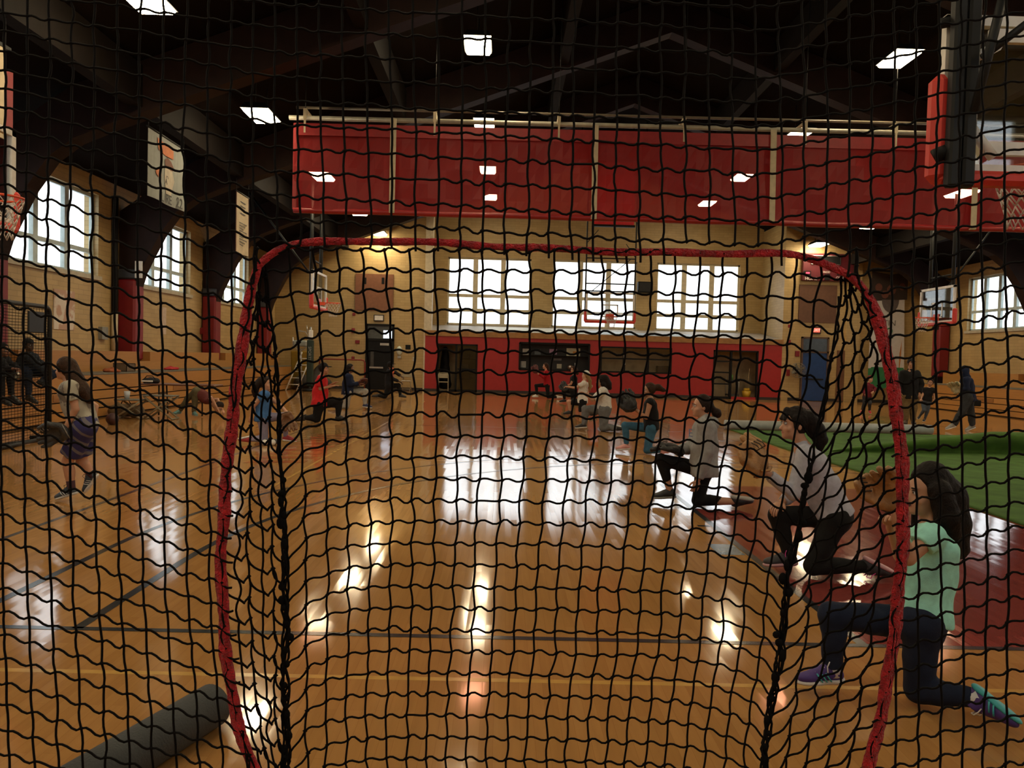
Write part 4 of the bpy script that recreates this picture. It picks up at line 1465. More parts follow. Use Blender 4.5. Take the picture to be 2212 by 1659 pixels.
def ext1(t, f):
    def blot(name, pts, m_, d=.012):
        m = MB(); n_ = len(pts); m.add([f(u, v, d) for u, v in pts] + [f(u, v, d + .003) for u, v in pts], [tuple(range(n_)), tuple(range(2 * n_ - 1, n_ - 1, -1))] + [(i, i + n_, (i + 1) % n_ + n_, (i + 1) % n_) for i in range(n_)]); m.build(name, m_, t)
    OR = mat('faded orange print', (.40, .13, .05), .8)
    blot('orange_print', [(.22, .92), (.68, .86), (.68, .73), (.45, .72), (.25, .75)], OR)
    blot('orange_spot', [(.17, .45), (.25, .49), (.33, .45), (.32, .37), (.24, .34), (.17, .38)], OR)
    blot('dark_head_print', [(.44, .66), (.52, .71), (.62, .68), (.70, .60), (.68, .55), (.55, .53), (.45, .58)], mat('brown print', (.12, .05, .03), .8))
    blot('white_figure_print', [(.45, .55), (.66, .54), (.72, .40), (.64, .16), (.5, .16), (.44, .38)], mat('pale print', (.36, .32, .25), .8), .010)
    DK = mat('faded black print', (.05, .05, .05), .8)
    text('lettering', 'A', .16, DK, t, np.array(f(.52, .43, .016)), (PI / 2, 0, PI / 2), .002)
    text('lettering', 'A', .16, DK, t, np.array(f(.49, .34, .016)), (PI / 2, 0, PI / 2), .002)
    text('lettering', 'A L RE', .26, DK, t, np.array(f(.42, .075, .016)), (PI / 2, 0, PI / 2), .002)
    text('lettering', '22', .30, DK, t, np.array(f(.85, .09, .016)), (PI / 2, 0, PI / 2), .002)
side_banner('hanging_banner', 'grey banner with orange print and a figure hanging from a roof beam', 319, 396, 297, 440, mat('grey banner cloth', (.20, .215, .20), .8, var=.06), ext1)
def ext2(t, f):
    DK = mat('faded black print', (.05, .05, .05), .8)
    m = MB()
    for k in range(9):
        v = .5 - .045 * k
        a, b, c_, d = f(.2, v, .008), f(.85 - .1 * (k % 3), v, .008), f(.85 - .1 * (k % 3), v + .014, .008), f(.2, v + .014, .008)
        m.quad(a, b, c_, d)
    for v in (.85, .78, .66):
        m.quad(f(.3, v, .008), f(.75, v, .008), f(.75, v + .02, .008), f(.3, v + .02, .008))
    m.build('printed_lines', DK, t)
    for u in (0, 1):
        m = MB(); m.cyl(f(u, 0, 0), f(u, 1, 0), .012, 5); m.build('edge_strip', mat('dark wood edge', (.12, .05, .03)), t)
side_banner('hanging_banner', 'narrow cream banner with printed lines above the left windows', 511, 537, 420, 550, mat('cream banner cloth', (.50, .42, .28), .8), ext2)
def ext3(t, f):
    m = MB(); m.quad(f(.86, 0, .006), f(1.04, 0, .006), f(1.0, .62, .006), f(.97, .62, .006)); m.build('red_edge', PADRED, t)
ya = 8.6
t = thing('hanging_banner', 'cream banner with a red edge cropped at the left edge', 'banner', (BX, 9.6, 4.4))
zt = atx(8, 104, BX)[2]; zb = atx(8, 300, BX)[2]; yb = atx(11, 200, BX)[1]
m = MB(); m.bx(BX - .01, BX + .01, 8.9, yb, zb, zt); m.build('cloth', mat('cream banner cloth', (.50, .42, .28), .8), t)
m = MB(); m.bx(BX - .012, BX + .006, yb, yb + .16, zb - .1, zb + .95); m.build('red_edge', PADRED, t)
m = MB(); m.bx(BX - .02, BX + .02, 8.85, yb + .1, zt, zt + .05)
for y in (8.95, yb):
    m.cyl((BX, y, zt), (BX, y, max(zt + .1, beam(BX) + .2)), .01, 5)
m.build('top_bar', BLKMET, t)

WX = XL + .001
def lw_plate(name, x0, x1, y0, y1, label, cat, m_, d=.02):
    ya, yb = atx(x0, y0, WX)[1], atx(x1, y0, WX)[1]
    z1_, z0_ = atx((x0 + x1) / 2, y0, WX)[2], atx((x0 + x1) / 2, y1, WX)[2]
    m = MB(); m.bx(WX, WX + d, ya, yb, z0_, z1_)
    return tag(m.build(name, m_), label, cat)
POST = pattern_mat('faded team poster', (.44, .28, .21), (.58, .52, .46), 'noise', 3.0, .5)
lw_plate('poster', 115, 160, 627, 712, 'faded pink poster on the left wall under the nearest window', 'poster', POST)
lw_plate('electrical_box', 212, 225, 706, 733, 'grey electrical box on the left wall beside the red pad', 'electrical box', mat('grey box paint', (.20, .20, .18), .5), .10)
lw_plate('poster', 349, 358, 664, 722, 'narrow pale poster on the left wall under the second window', 'poster', mat('pale poster', (.50, .40, .33), .8))
lw_plate('fire_alarm', 432, 438, 708, 722, 'small red alarm bell on the left wall by the third red pad', 'fire alarm', PADRED, .08)
a, b = at(294, 564, 19.78), at(316, 601, 19.78)
t = thing('paper_sign', 'white paper sign with a red badge above the second left red pad', 'sign', ((a[0] + b[0]) / 2, 19.76, b[2]))
m = MB(); m.bx(a[0] - .02, b[0] - .1, 19.76, 19.788, b[2], a[2]); m.build('paper', WHITE, t)
m = MB(); m.tube([(a[0] + .07, 19.758, (a[2] + b[2]) / 2 - .06), (a[0] + .07, 19.75, (a[2] + b[2]) / 2 - .06)], [.055, .055], 16); m.build('badge', mat('dull red print', (.25, .06, .05)), t)
t = thing('conduit', 'black conduit pipe running down the left wall beside the red pad', 'pipe', (XL + .08, 19.55, 1.5))
m = MB(); m.cyl((XL + .08, 19.55, 1.46), (XL + .08, 19.55, 5.3), .07, 10); m.build('pipe', BLACK, t)
m = MB(); m.cyl((XL + .08, 19.55, 1.46), (XL + .08, 19.55, 2.4), .078, 10); m.build('wrapped_end', CREAM, t)

# bleachers, folded against both side walls
def bleacher(label, x_front, xw, y0, y1):
    s = 1 if xw < x_front else -1            # direction the front faces
    t = thing('bleacher', label, 'bleachers', (x_front, (y0 + y1) / 2, 0))
    for z0, z1 in ((.04, .21), (.235, .40), (.425, .60), (.625, .94)):
        m = MB(); m.bx(min(x_front, x_front - s * .06), max(x_front, x_front - s * .06), y0, y1, z0, z1); m.build('face_board', WOODB, t)
    m = MB(); m.bx(min(x_front - s * .07, xw + s * .02), max(x_front - s * .07, xw + s * .02), y0 + .02, y1 - .02, 0, .93); m.build('carcass', mat('dark bleacher interior', (.035, .018, .008), .8), t)
    m = MB(); m.bx(min(x_front + s * .01, x_front - s * .45), max(x_front + s * .01, x_front - s * .45), y0, y1, .945, .985); m.build('footboard', GREYB, t)
    m = MB(); m.bx(min(x_front - s * .45, xw + s * .01), max(x_front - s * .45, xw + s * .01), y0, y1, .90, .984); m.build('upper_deck', GREYB, t)
    ys = [y0] + [v for y in ARCH_Y if y0 < y - .3 and y + .3 < y1 + 1 for v in (y - .29, min(y + .29, y1))] + [y1]
    m = MB()
    for a_, b_ in zip(ys[::2], ys[1::2]):
        if b_ - a_ > .1:
            m.bx(min(xw + s * .62, xw + s * .01), max(xw + s * .62, xw + s * .01), a_, b_, .985, 1.45)
    m.each('back_board', WOODB, t)
    m = MB()
    for a_, b_ in zip(ys[1::2], ys[2::2]):
        if b_ - a_ > .1:
            m.bx(min(xw + s * .62, xw + s * .01), max(xw + s * .62, xw + s * .01), a_, b_, .985, 1.21)
    m.each('kick_board', WOODB, t)
    for yy in np.arange(y0 + 2.6, y1 - 1, 5.45):
        m = MB(); m.bx(x_front, x_front + s * .012, yy, yy + .9, .45, .58); m.build('pull_panel', mat('darker bleacher wood', (.28, .12, .03), .4), t)
    return t
bleacher('long orange wooden bleachers folded along the left wall', -8.74, XL, 7.0, 31.9)
bleacher('orange wooden bleachers folded along the right wall', 16.75, XR, 7.0, 30.3)
# ================================================================== PEOPLE
SKIN = {'light': (0.50, 0.27, 0.17), 'tan': (0.40, 0.205, 0.12), 'brown': (0.20, 0.09, 0.05), 'dark': (0.07, 0.035, 0.02)}
def skin_mat(k):
    return mat('skin ' + k, SKIN[k], 0.5, var=.08, scale=14, spec=0.35)
EYEW = mat('eye white', (0.6, 0.57, 0.53), 0.25)
IRIS = mat('dark iris', (0.03, 0.015, 0.01), 0.2)
LIPC = {k: mat('lips ' + k, tuple(np.array(c) * np.array([.95, .58, .6])), .45) for k, c in SKIN.items()}
def hair_mat(name, col):
    return mat('hair ' + name, col, 0.6, var=.4, scale=60, bump=.25, bscale=120, spec=.15)
HAIRS = {'black': (0.010, 0.007, 0.006), 'dark': (0.018, 0.010, 0.007), 'brown': (0.035, 0.017, 0.009), 'blonde': (0.22, 0.13, 0.05)}
CLO = {}
def cloth(name, col, rough=.85):
    return mat('cloth ' + name, col, rough, var=.12, scale=25, bump=.15, bscale=220, sheen=.02, spec=.15)

def frame(fwd, up):
    f = nrm(fwd)
    u = nrm(np.asarray(up, float) - f * float(np.dot(up, f)))
    return f, u, np.cross(f, u)      # forward, up, right

def hand_mesh(mb, wr, d, nrm_palm, thumb_side, S, curl, mi=0):
    """palm plus five bent fingers; d = direction of the hand, nrm_palm = way the palm faces, thumb_side = direction of the thumb"""
    d, pn, ts = nrm(d), nrm(nrm_palm), nrm(thumb_side)
    pn = nrm(pn - d * pn.dot(d))
    ts = nrm(np.cross(d, pn)) * (1 if np.dot(np.cross(d, pn), ts) >= 0 else -1)
    R = np.stack([ts, pn, d], 1)
    mb.ball(wr + d * .048 * S, (.040 * S, .017 * S, .052 * S), mi, 12, 8, R)
    for i, (o, ln) in enumerate(((.028, .072), (.010, .080), (-.009, .074), (-.027, .058))):
        b = wr + d * .075 * S + ts * o * S
        c = curl * (1 + .12 * i)
        p1 = b + nrm(d * math.cos(c * .6) + pn * math.sin(c * .6) + ts * o * 1.2) * ln * .5 * S
        p2 = p1 + nrm(d * math.cos(c * 1.5) + pn * math.sin(c * 1.5)) * ln * .32 * S
        p3 = p2 + nrm(d * math.cos(c * 2.3) + pn * math.sin(c * 2.3)) * ln * .26 * S
        mb.tube([b - d * .02 * S, b, p1, p2, p3, p3 + nrm(p3 - p2) * .006 * S], [.0085 * S, .0095 * S, .0088 * S, .0078 * S, .0062 * S, .003 * S], 7, mi)
    b = wr + d * .025 * S + ts * .030 * S
    p1 = b + nrm(d * .8 + ts * .7 + pn * .25 * (1 + curl)) * .038 * S
    p2 = p1 + nrm(d * .95 + ts * .2 + pn * .45 * curl) * .032 * S
    mb.tube([b - ts * .012 * S, b, p1, p2, p2 + nrm(p2 - p1) * .007 * S], [.012 * S, .0125 * S, .0105 * S, .0085 * S, .004 * S], 7, mi)

def person(label, Y, base, face, S, J, skin='light', hair=('dark', 'short', []), cap=None, top=None, bottom=None, shoes=None, socks=None,
           kneel='n', look=None, lat=None, curl=(.5, .5), hs=1.0, group=None, hand_dirs=None, hood=None, extra=None, res_k=1.0, girth=1.0, skip_hands=(), tilt=None, foot_z=True):
    """J: pixel positions of the joints at depth Y (+ optional depth offset); 'n' = nearer side, 'f' = farther side.
    base = (px, py) of a floor contact, only used when Y is None."""
    if Y is None:
        Y = floor_at(*base)[1]
    fw = nrm(np.array([face[0], face[1], 0.0]))
    side = np.array([0, 0, 1.0])
    sd = nrm(np.cross(fw, side))                      # horizontal lateral axis
    if abs(sd[1]) > .3:
        sd = sd if sd[1] > 0 else -sd                 # points away from the camera
    else:
        sd = sd if sd[0] > 0 else -sd
    if lat is not None:
        sd = nrm(np.array([lat[0], lat[1], 0.0]))
    wide = {'h': .085, 's': .165, 'k': .10, 'a': .10, 't': .11, 'e': .20, 'w': .17}
    P = {}
    for k, v in J.items():
        off = 0.0
        if len(k) == 2 and k[0] in 'nf' and k[1] in wide:
            off = wide[k[1]] * S * (1 if k[0] == 'f' else -1) * sd[1]
        if v[0] == 'z':
            dy = v[3] if len(v) > 3 else off
            P[k] = at_z(v[1], Y + dy, v[2])
        else:
            dy = v[2] if len(v) > 2 else off
            P[k] = at(v[0], v[1], Y + dy)
    pel, neck, head = P['pel'], P['neck'], P['head']
    spine = nrm(neck - pel)
    for q in 'nf':
        s_ = 1 if q == 'f' else -1
        for nm, c_, wd, dn in (('h', pel, .085, .03), ('s', neck, .165, .055)):
            b_ = c_ - spine * dn * S
            if abs(sd[1]) > .8:
                b_ = EYE + (b_ - EYE) * ((b_[1] + s_ * wd * S * sd[1]) / b_[1])
            else:
                b_ = b_ + sd * s_ * wd * S
            P.setdefault(q + nm, b_)
    root = thing('person', label, 'person', (pel[0], pel[1], 0.0), group)
    res = float(np.clip(Y * .00125, .0062, .0125)) * res_k
    ops = []
    def cone(a, b, ra, rb, k=.02, typ='cone'):
        ops.append(('+', (typ, a, b, ra, rb), k))
    mid = pel * .55 + neck * .45
    chest = pel * .22 + neck * .78
    g = girth
    # torso
    cone(P['nh'], P['fh'], .098 * S * g, .098 * S * g, 0)
    cone(pel, mid, .112 * S * g, .100 * S * g, .05 * S)
    for s_ in (-1, 1):
        cone(mid + sd * s_ * .035 * S, chest + sd * s_ * .07 * S, .095 * S * g, .092 * S, .05 * S)
        sh = P['fs' if s_ > 0 else 'ns']
        cone(neck - spine * .03 * S, sh, .055 * S, .052 * S, .05 * S)
    # head
    hf = nrm(look if look is not None else fw)
    hu0 = nrm(head - neck) * .45 + np.array([0, 0, .55]) if tilt is None else nrm(tilt)
    f, u, r = frame(hf, hu0)
    K = S ** .35 * hs
    Rh = np.stack([r, f, u], 1)
    cran = head - f * .012 * K + u * .022 * K
    cone(neck - spine * .02 * S, head - u * .06 * K - f * .015 * K, .054 * S, .047 * S, .03 * S)
    ops.append(('+', ('ell', cran, (.073 * K, .092 * K, .098 * K), Rh), .01))
    ops.append(('+', ('ell', head + f * .030 * K - u * .048 * K, (.055 * K, .060 * K, .064 * K), Rh), .02 * K))
    ops.append(('+', ('ell', head + f * .068 * K - u * .092 * K, (.024 * K, .020 * K, .018 * K), Rh), .02 * K))      # chin
    ops.append(('+', ('cone', head + f * .080 * K - u * .002 * K, head + f * .102 * K - u * .034 * K, .008 * K, .012 * K), .010 * K))   # nose
    for s_ in (-1, 1):
        ops.append(('+', ('ell', head + r * s_ * .075 * K - f * .012 * K - u * .012 * K, (.010 * K, .017 * K, .030 * K), Rh), .006))
        ops.append(('+', ('ell', head + r * s_ * .040 * K + f * .055 * K - u * .034 * K, (.025 * K, .022 * K, .022 * K), Rh), .012 * K))   # cheeks
        ops.append(('+', ('ell', head + r * s_ * .030 * K + f * .078 * K + u * .026 * K, (.022 * K, .010 * K, .007 * K), Rh), .008 * K))    # brow
        ops.append(('-', ('ell', head + r * s_ * .031 * K + f * .094 * K + u * .006 * K, (.015 * K, .012 * K, .010 * K), Rh), 0))
    # limbs
    for q in 'nf':
        e, w = P[q + 'e'], P[q + 'w']
        cone(P[q + 's'], e, .047 * S * g, .036 * S, .03 * S)
        cone(e, w, .037 * S, .025 * S, .01)
        cone(w, w + nrm(w - e) * .03 * S, .024 * S, .022 * S, .01)
        h, k, a = P[q + 'h'], P[q + 'k'], P[q + 'a']
        cone(h, k, .086 * S * g, .056 * S * g, .04 * S)
        cone(k, a, .056 * S * g, .036 * S, .015 * S)
        ax_ = nrm(a - k)
        back = nrm((h - k) - ax_ * float((h - k) @ ax_) + 1e-4)
        c = k * .68 + a * .32 + back * .012 * S
        ops.append(('+', ('cone', c, k * .45 + a * .55 + back * .006 * S, .052 * S * g, .042 * S), .02 * S))
        cone(a, P[q + 't'] * .35 + a * .65, .036 * S, .033 * S, .01)
    def face_bits(mb):
        for s_ in (-1, 1):
            c = head + r * s_ * .031 * K + f * .0775 * K + u * .006 * K
            mb.ball(c, .0115 * K, 1, 10, 8)
            mb.ball(c + f * .0070 * K, (.0062 * K, .0062 * K, .0062 * K), 2, 8, 6)
            b0 = head + r * s_ * .031 * K + f * .087 * K + u * .0275 * K
            mb.ball(b0, (.020 * K, .006 * K, .0042 * K), 4, 8, 5, Rh)
            mb.ball(head + r * s_ * .031 * K + f * .086 * K + u * .0155 * K, (.0150 * K, .0060 * K, .0022 * K), 4, 8, 5, Rh)
        mb.ball(head + f * .0855 * K - u * .0585 * K, (.021 * K, .0070 * K, .0045 * K), 3, 10, 5, Rh)
        mb.ball(head + f * .0845 * K - u * .0665 * K, (.018 * K, .0070 * K, .0050 * K), 3, 10, 5, Rh)
        for i, q in enumerate('nf'):
            if q in skip_hands:
                continue
            e, w = P[q + 'e'], P[q + 'w']
            s_ = 1 if q == 'f' else -1
            d = nrm(w - e)
            pn, ts = np.array([0, 0, -1.0]), -sd * s_
            if hand_dirs and q in hand_dirs:
                d, pn, ts = hand_dirs[q]
            if abs(nrm(pn) @ d) > .9:
                pn = -sd * s_
                ts = fw
            hand_mesh(mb, w + nrm(w - e) * .01 * S, np.asarray(d, float), np.asarray(pn, float), np.asarray(ts, float), S, curl[i], 0)
    hm_ = hair_mat(hair[0], HAIRS[hair[0]])
    body = sdf_obj('body', ops, res, [skin_mat(skin), EYEW, IRIS, LIPC[skin], hm_], root, extra=face_bits)
    # ---------------- hair
    if hair[1] != 'none':
        ho = []
        T = .012 * K
        ho.append(('+', ('ell', cran - f * .004 * K + u * .004 * K, (.073 * K + T, .090 * K + T, .098 * K + T), Rh), 0))
        pl = head + f * (.062 if hair[1] != 'back' else .050) * K + u * .075 * K
        ho.append(('clip', pl, f * .87 - u * .49))
        ho.append(('clip', head - u * .095 * K, -u))
        if hair[1] == 'fringe':
            for s_ in (-1.0, -.4, .3, .9):
                ho.append(('+', ('cone', cran + f * .07 * K + u * .075 * K, head + r * s_ * .045 * K + f * .088 * K + u * .034 * K, .022 * K, .010 * K), .012))
        for s_ in (-1, 1):
            if hair[1] in ('long', 'fringe', 'pony'):
                ho.append(('+', ('cone', head + r * s_ * .072 * K + u * .05 * K + f * .01 * K, head + r * s_ * .074 * K - u * .02 * K + f * (.018 if hair[1] != 'pony' else -.01) * K, .022 * K, .012 * K), .02))
        for ch in hair[2]:
            pts = [(at(c[0], c[1], Y + c[2]), c[3]) for c in ch]
            for (a, ra), (b, rb) in zip(pts[:-1], pts[1:]):
                ho.append(('+', ('cone', a, b, ra, rb), .02 * S))
        sdf_obj('hair', ho, max(res * .8, .0055), hm_, root, wrinkle=.0022 * K, wl=.022)
    if cap:
        co = [('+', ('ell', cran + u * .008 * K, (.073 * K + .017, .090 * K + .019, .098 * K + .014), Rh), 0), ('clip', head + u * .045 * K, -u + f * .12)]
        if cap[1]:
            bd = f * cap[1]
            co.append(('+', ('ell', head + bd * .115 * K + u * .050 * K, (.066 * K, .060 * K, .009 * K), Rh), .006))
        sdf_obj('cap', co, res, cloth('cap ' + cap[0][0], cap[0][1]), root)
    if hood:
        sdf_obj('hood', [('+', ('ell', cran - f * .015 * K, (.100 * K, .112 * K, .122 * K), Rh), 0), ('+', ('cone', neck, head - u * .06 * K - f * .03 * K, .10 * S, .085 * S), .04),
                         ('-', ('ell', head + f * .115 * K - u * .01 * K, (.062 * K, .07 * K, .088 * K), Rh), 0)], res, hood, root, wrinkle=.006, wl=.08)
    # ---------------- top
    if top:
        m_, sleeve, hem, fit = top[:4]            # sleeve: 0 none, .5 half upper arm, 1.9 to the wrist; hem: metres below pelvis
        so = []
        I = .013 * S * fit
        hemp = pel - spine * hem * S
        so.append(('+', ('cone', P['nh'] * .85 + pel * .15, P['fh'] * .85 + pel * .15, .100 * S * g + I, .100 * S * g + I), 0))
        so.append(('+', ('cone', pel - spine * (hem + .03) * S, mid, .118 * S * g + I * 1.2, .104 * S * g + I), .05 * S))
        for s_ in (-1, 1):
            so.append(('+', ('cone', pel + sd * s_ * .05 * S - spine * hem * S, mid + sd * s_ * .04 * S, .098 * S * g + I, .098 * S * g + I), .05 * S))
            so.append(('+', ('cone', mid + sd * s_ * .035 * S, chest + sd * s_ * .07 * S, .097 * S * g + I, .093 * S + I), .05 * S))
            sh = P['fs' if s_ > 0 else 'ns']
            so.append(('+', ('cone', neck - spine * .045 * S, sh, .053 * S + I * .6, .053 * S + I * .8), .05 * S))
        so.append(('clip', hemp, -spine))
        if sleeve >= 1.5:
            so.append(('+', ('cone', neck - spine * .02 * S, neck + spine * .025 * S, .062 * S, .058 * S), .02))
        for q in 'nf':
            s0, e, w = P[q + 's'], P[q + 'e'], P[q + 'w']
            if sleeve <= 0:
                continue
            t = min(sleeve, 1.0)
            b = s0 + (e - s0) * t
            so.append(('+', ('fcone' if sleeve < 1 else 'cone', s0, b, .050 * S * g + I, (.050 + (.040 - .050) * t) * S * g + I * 1.1), .03 * S))
            if sleeve > 1:
                b2 = e + (w - e) * (sleeve - 1)
                so.append(('+', ('fcone', e, b2, .040 * S + I, .030 * S + I), .015 * S))
        ob = sdf_obj('shirt' if sleeve < 1.5 else ('hoodie' if fit > 1.6 else 'long_sleeve_shirt'), so, res, m_, root, wrinkle=.007 * S * min(fit, 1.6), wl=.11 * S)
    # ---------------- bottom
    if bottom:
        m_, length, fit = bottom[:3]              # length: 2 = ankle, <1 shorts
        bo = []
        I = .010 * S * fit
        bo.append(('+', ('cone', P['nh'], P['fh'], .098 * S * g + I, .098 * S * g + I), 0))
        bo.append(('+', ('cone', pel, pel + spine * .10 * S, .112 * S * g + I, .104 * S * g + I * .6), .05 * S))
        bo.append(('clip', pel + spine * .13 * S, spine))
        for q in 'nf':
            h, k, a = P[q + 'h'], P[q + 'k'], P[q + 'a']
            t = min(length, 1.0)
            b = h + (k - h) * t
            bo.append(('+', ('fcone' if length < 1 else 'cone', h, b, .088 * S * g + I, lerp(.088, .058, t) * S * g + I * (1.6 if length < 1 else 1.1)), .04 * S))
            if length > 1:
                b2 = k + (a - k) * (length - 1)
                ax_ = nrm(a - k)
                back = nrm((h - k) - ax_ * float((h - k) @ ax_) + 1e-4)
                c = k * .68 + a * .32 + back * .012 * S
                bo.append(('+', ('cone', c, k * .45 + a * .55 + back * .006 * S, .053 * S * g + I, .044 * S + I), .02 * S))
                bo.append(('+', ('fcone', k, b2, .058 * S * g + I, .038 * S + I * (1.2 if fit > 1.4 else .8)), .015 * S))
        sdf_obj('shorts' if length < 1 else 'pants', bo, res, m_, root, wrinkle=.006 * S * min(fit, 1.6), wl=.10 * S, seed=5)
    # ---------------- feet
    for q in 'nf':
        k, a, t = P[q + 'k'], P[q + 'a'], P[q + 't']
        d = nrm(t - a)
        shin = nrm(k - a)
        kn = q in kneel
        upv = shin + (np.array([0, 0, -.35]) if kn else np.array([0, 0, .6]))
        if not kn:
            d = nrm(d * np.array([1, 1, .25])) if foot_z else d
        fd, fu, fr = frame(d, upv)
        Ln = .255 * S
        heel = a - fu * .052 * S - fd * .055 * S
        toe = heel + fd * Ln
        Rf = np.stack([fr, fd, fu], 1)
        if socks:
            m = MB(); m.tube([a + shin * .10 * S, a + shin * .02 * S, a - fu * .02 * S], [.044 * S, .041 * S, .043 * S], 14); m.build('sock', socks, root)
        if shoes:
            um, sm = shoes[:2]
            c = lambda x, z, y=0: heel + fd * x * S + fu * z * S + fr * y * S
            fo = [('+', ('cone', c(.035, .035), c(.12, .045), .036 * S, .040 * S), 0),
                  ('+', ('ell', c(.185, .030), (.044 * S, .072 * S, .032 * S), Rf), .02 * S),
                  ('+', ('cone', c(.055, .05), c(.06, .095), .037 * S, .038 * S), .02 * S),
                  ('+', ('cone', c(.10, .065), c(.17, .045), .030 * S, .026 * S), .02 * S),
                  ('clip', c(0, .012), -fu), ('clip', c(.05, .105), fu)]
            sh = sdf_obj('shoe', fo, max(res * .8, .0055), um, root)
            so = [('+', ('ell', c(.045, .008), (.042 * S, .052 * S, .022 * S), Rf), 0), ('+', ('ell', c(.175, .008), (.050 * S, .086 * S, .020 * S), Rf), .02 * S),
                  ('+', ('box', c(.11, .008), (.034 * S, .08 * S, .014 * S), Rf, .008), .015 * S), ('clip', c(0, -.008), -fu), ('clip', c(0, .020), fu)]
            sdf_obj('sole', so, max(res * .8, .005), sm, sh)
            if len(shoes) > 2 and shoes[2]:
                m = MB()
                pts = []
                for i in range(7):
                    x = .085 + i * .013
                    pts.append(c(x, .098 - i * .0055, .022 * (1 if i % 2 else -1)))
                m.tube(pts, .0035 * S, 6)
                for s_ in (-1, 1):
                    m.tube([c(.085, .10), c(.075, .125, .02 * s_), c(.095, .118, .045 * s_), c(.10, .095, .035 * s_), c(.105, .07, .05 * s_)], .0032 * S, 6)
                m.build('laces', shoes[2], sh)
            if len(shoes) > 3 and shoes[3]:
                m = MB()
                for i in range(3):
                    for s_ in (-1, 1):
                        m.tube([c(.085 + i * .024, .016, .0445 * s_), c(.10 + i * .024, .04, .0445 * s_), c(.112 + i * .024, .062, .036 * s_)], .0052 * S, 6, flat=(1, .8))
                m.build('side_stripes', shoes[3], sh)
    if extra:
        extra(root, P, dict(f=f, u=u, r=r, K=K, head=head, fw=fw, sd=sd, spine=spine, S=S, Y=Y, res=res, mid=mid, pel=pel, neck=neck))
    return root, P

# ------------------------------------------------------------------ ball gloves
def ball_glove(label, c, up, palm, size, col, lace, closed=0.0, thumb=1):
    """up: direction of the fingers, palm: the way the pocket faces"""
    u = nrm(up); p = nrm(np.asarray(palm, float) - u * float(np.dot(palm, u))); s = np.cross(u, p) * thumb
    R = np.stack([s, p, u], 1)
    c = np.asarray(c, float)
    Z = size / .30
    t = thing('baseball_glove', label, 'baseball glove', c, 'baseball gloves')
    q = lambda a, b, h: c + (s * a + p * b + u * h) * Z
    o = [('+', ('ell', q(0, -.005, -.045), (.105 * Z, .045 * Z, .10 * Z), R), 0),
         ('+', ('ell', q(.0, .01, -.125), (.085 * Z, .035 * Z, .035 * Z), R), .03 * Z)]
    for i, x in enumerate((-.088, -.038, .012)):
        o.append(('+', ('cone', q(x * .8, -.01, 0), q(x * 1.08, .012 + closed * .03, .075), .026 * Z, .027 * Z), .012 * Z))
        o.append(('+', ('cone', q(x * 1.08, .012 + closed * .03, .075), q(x * 1.0, .045 + closed * .06, .145 - .012 * (i != 1)), .026 * Z, .019 * Z), .008 * Z))
    o.append(('+', ('cone', q(.05, -.005, 0), q(.065, .02, .10), .027 * Z, .024 * Z), .012 * Z))
    o.append(('+', ('cone', q(.08, .005, -.09), q(.135, .035, .0), .036 * Z, .030 * Z), .02 * Z))
    o.append(('+', ('cone', q(.135, .035, .0), q(.125, .06, .085), .030 * Z, .021 * Z), .01 * Z))
    o.append(('+', ('ell', q(.095, .035, .055), (.032 * Z, .014 * Z, .062 * Z), R), .012 * Z))
    o.append(('-', ('ell', q(.015, .075, -.02), (.085 * Z, .065 * Z, .095 * Z), R), 0))
    lm = mat('leather %s' % (col,), col, .5, var=.3, scale=14, bump=.4, bscale=60)
    sdf_obj('leather', o, max(.0055 * Z, .006 if size < .33 else .006), lm, t, wrinkle=.006 * Z, wl=.06)
    m = MB()
    for x in (-.06, -.012, .035):
        m.tube([q(x, -.02 + .02, .03), q(x, -.045, .05), q(x, -.03, .075), q(x, .01, .10)], .0045 * Z, 5)
    m.build('seam_lacing', lace, t)
    m = MB()
    for k in range(4):
        z = .01 + .03 * k
        m.tube([q(.07, .045, z), q(.098, .056, z + .012), q(.125, .06, z)], .005 * Z, 5)
    m.tube([q(-.09, .0, -.14), q(-.03, .035, -.152), q(.05, .035, -.148), q(.09, .01, -.13)], .005 * Z, 5)
    m.build('web_lacing', lace, t)
    m = MB(); m.tube([q(-.07, -.045, -.105), q(0, -.062, -.115), q(.07, -.045, -.10)], .014 * Z, 8, flat=(1, .5)); m.build('wrist_strap', lm, t)
    return t
# ------------------------------------------------------------------ the people, nearest first
DKLACE = mat('dark leather lace', (0.03, 0.018, 0.01), .7)
BLKL = mat('black glove lace', (0.03, 0.03, 0.03), .6)
NAVY = cloth('navy', (0.014, 0.020, 0.042)); BLACKC = cloth('black', (0.010, 0.010, 0.011)); MINT = cloth('mint', (0.36, 0.80, 0.70))
HEATH = cloth('pale heather', (0.43, 0.44, 0.51)); GREYC = cloth('grey hoodie', (0.30, 0.30, 0.295)); SWEAT = cloth('grey sweat', (0.15, 0.155, 0.155))
WHITEC = cloth('white cotton', (0.60, 0.58, 0.53)); REDC = cloth('red cotton', (0.55, 0.022, 0.025)); DRED = cloth('dark red', (0.34, 0.012, 0.018))
BLUEC = cloth('blue cotton', (0.055, 0.15, 0.36)); LAV = cloth('lavender', (0.28, 0.26, 0.36)); JEAN = cloth('blue denim', (0.045, 0.13, 0.21))
KHAKI = cloth('khaki', (0.16, 0.115, 0.055)); MAROON = cloth('maroon', (0.13, 0.014, 0.022)); CHAR = cloth('charcoal', (0.035, 0.038, 0.042))
NAVH = cloth('navy hoodie', (0.012, 0.018, 0.045)); OLIVE = cloth('olive', (0.11, 0.095, 0.05)); PALEG = cloth('pale grey', (0.33, 0.32, 0.29))
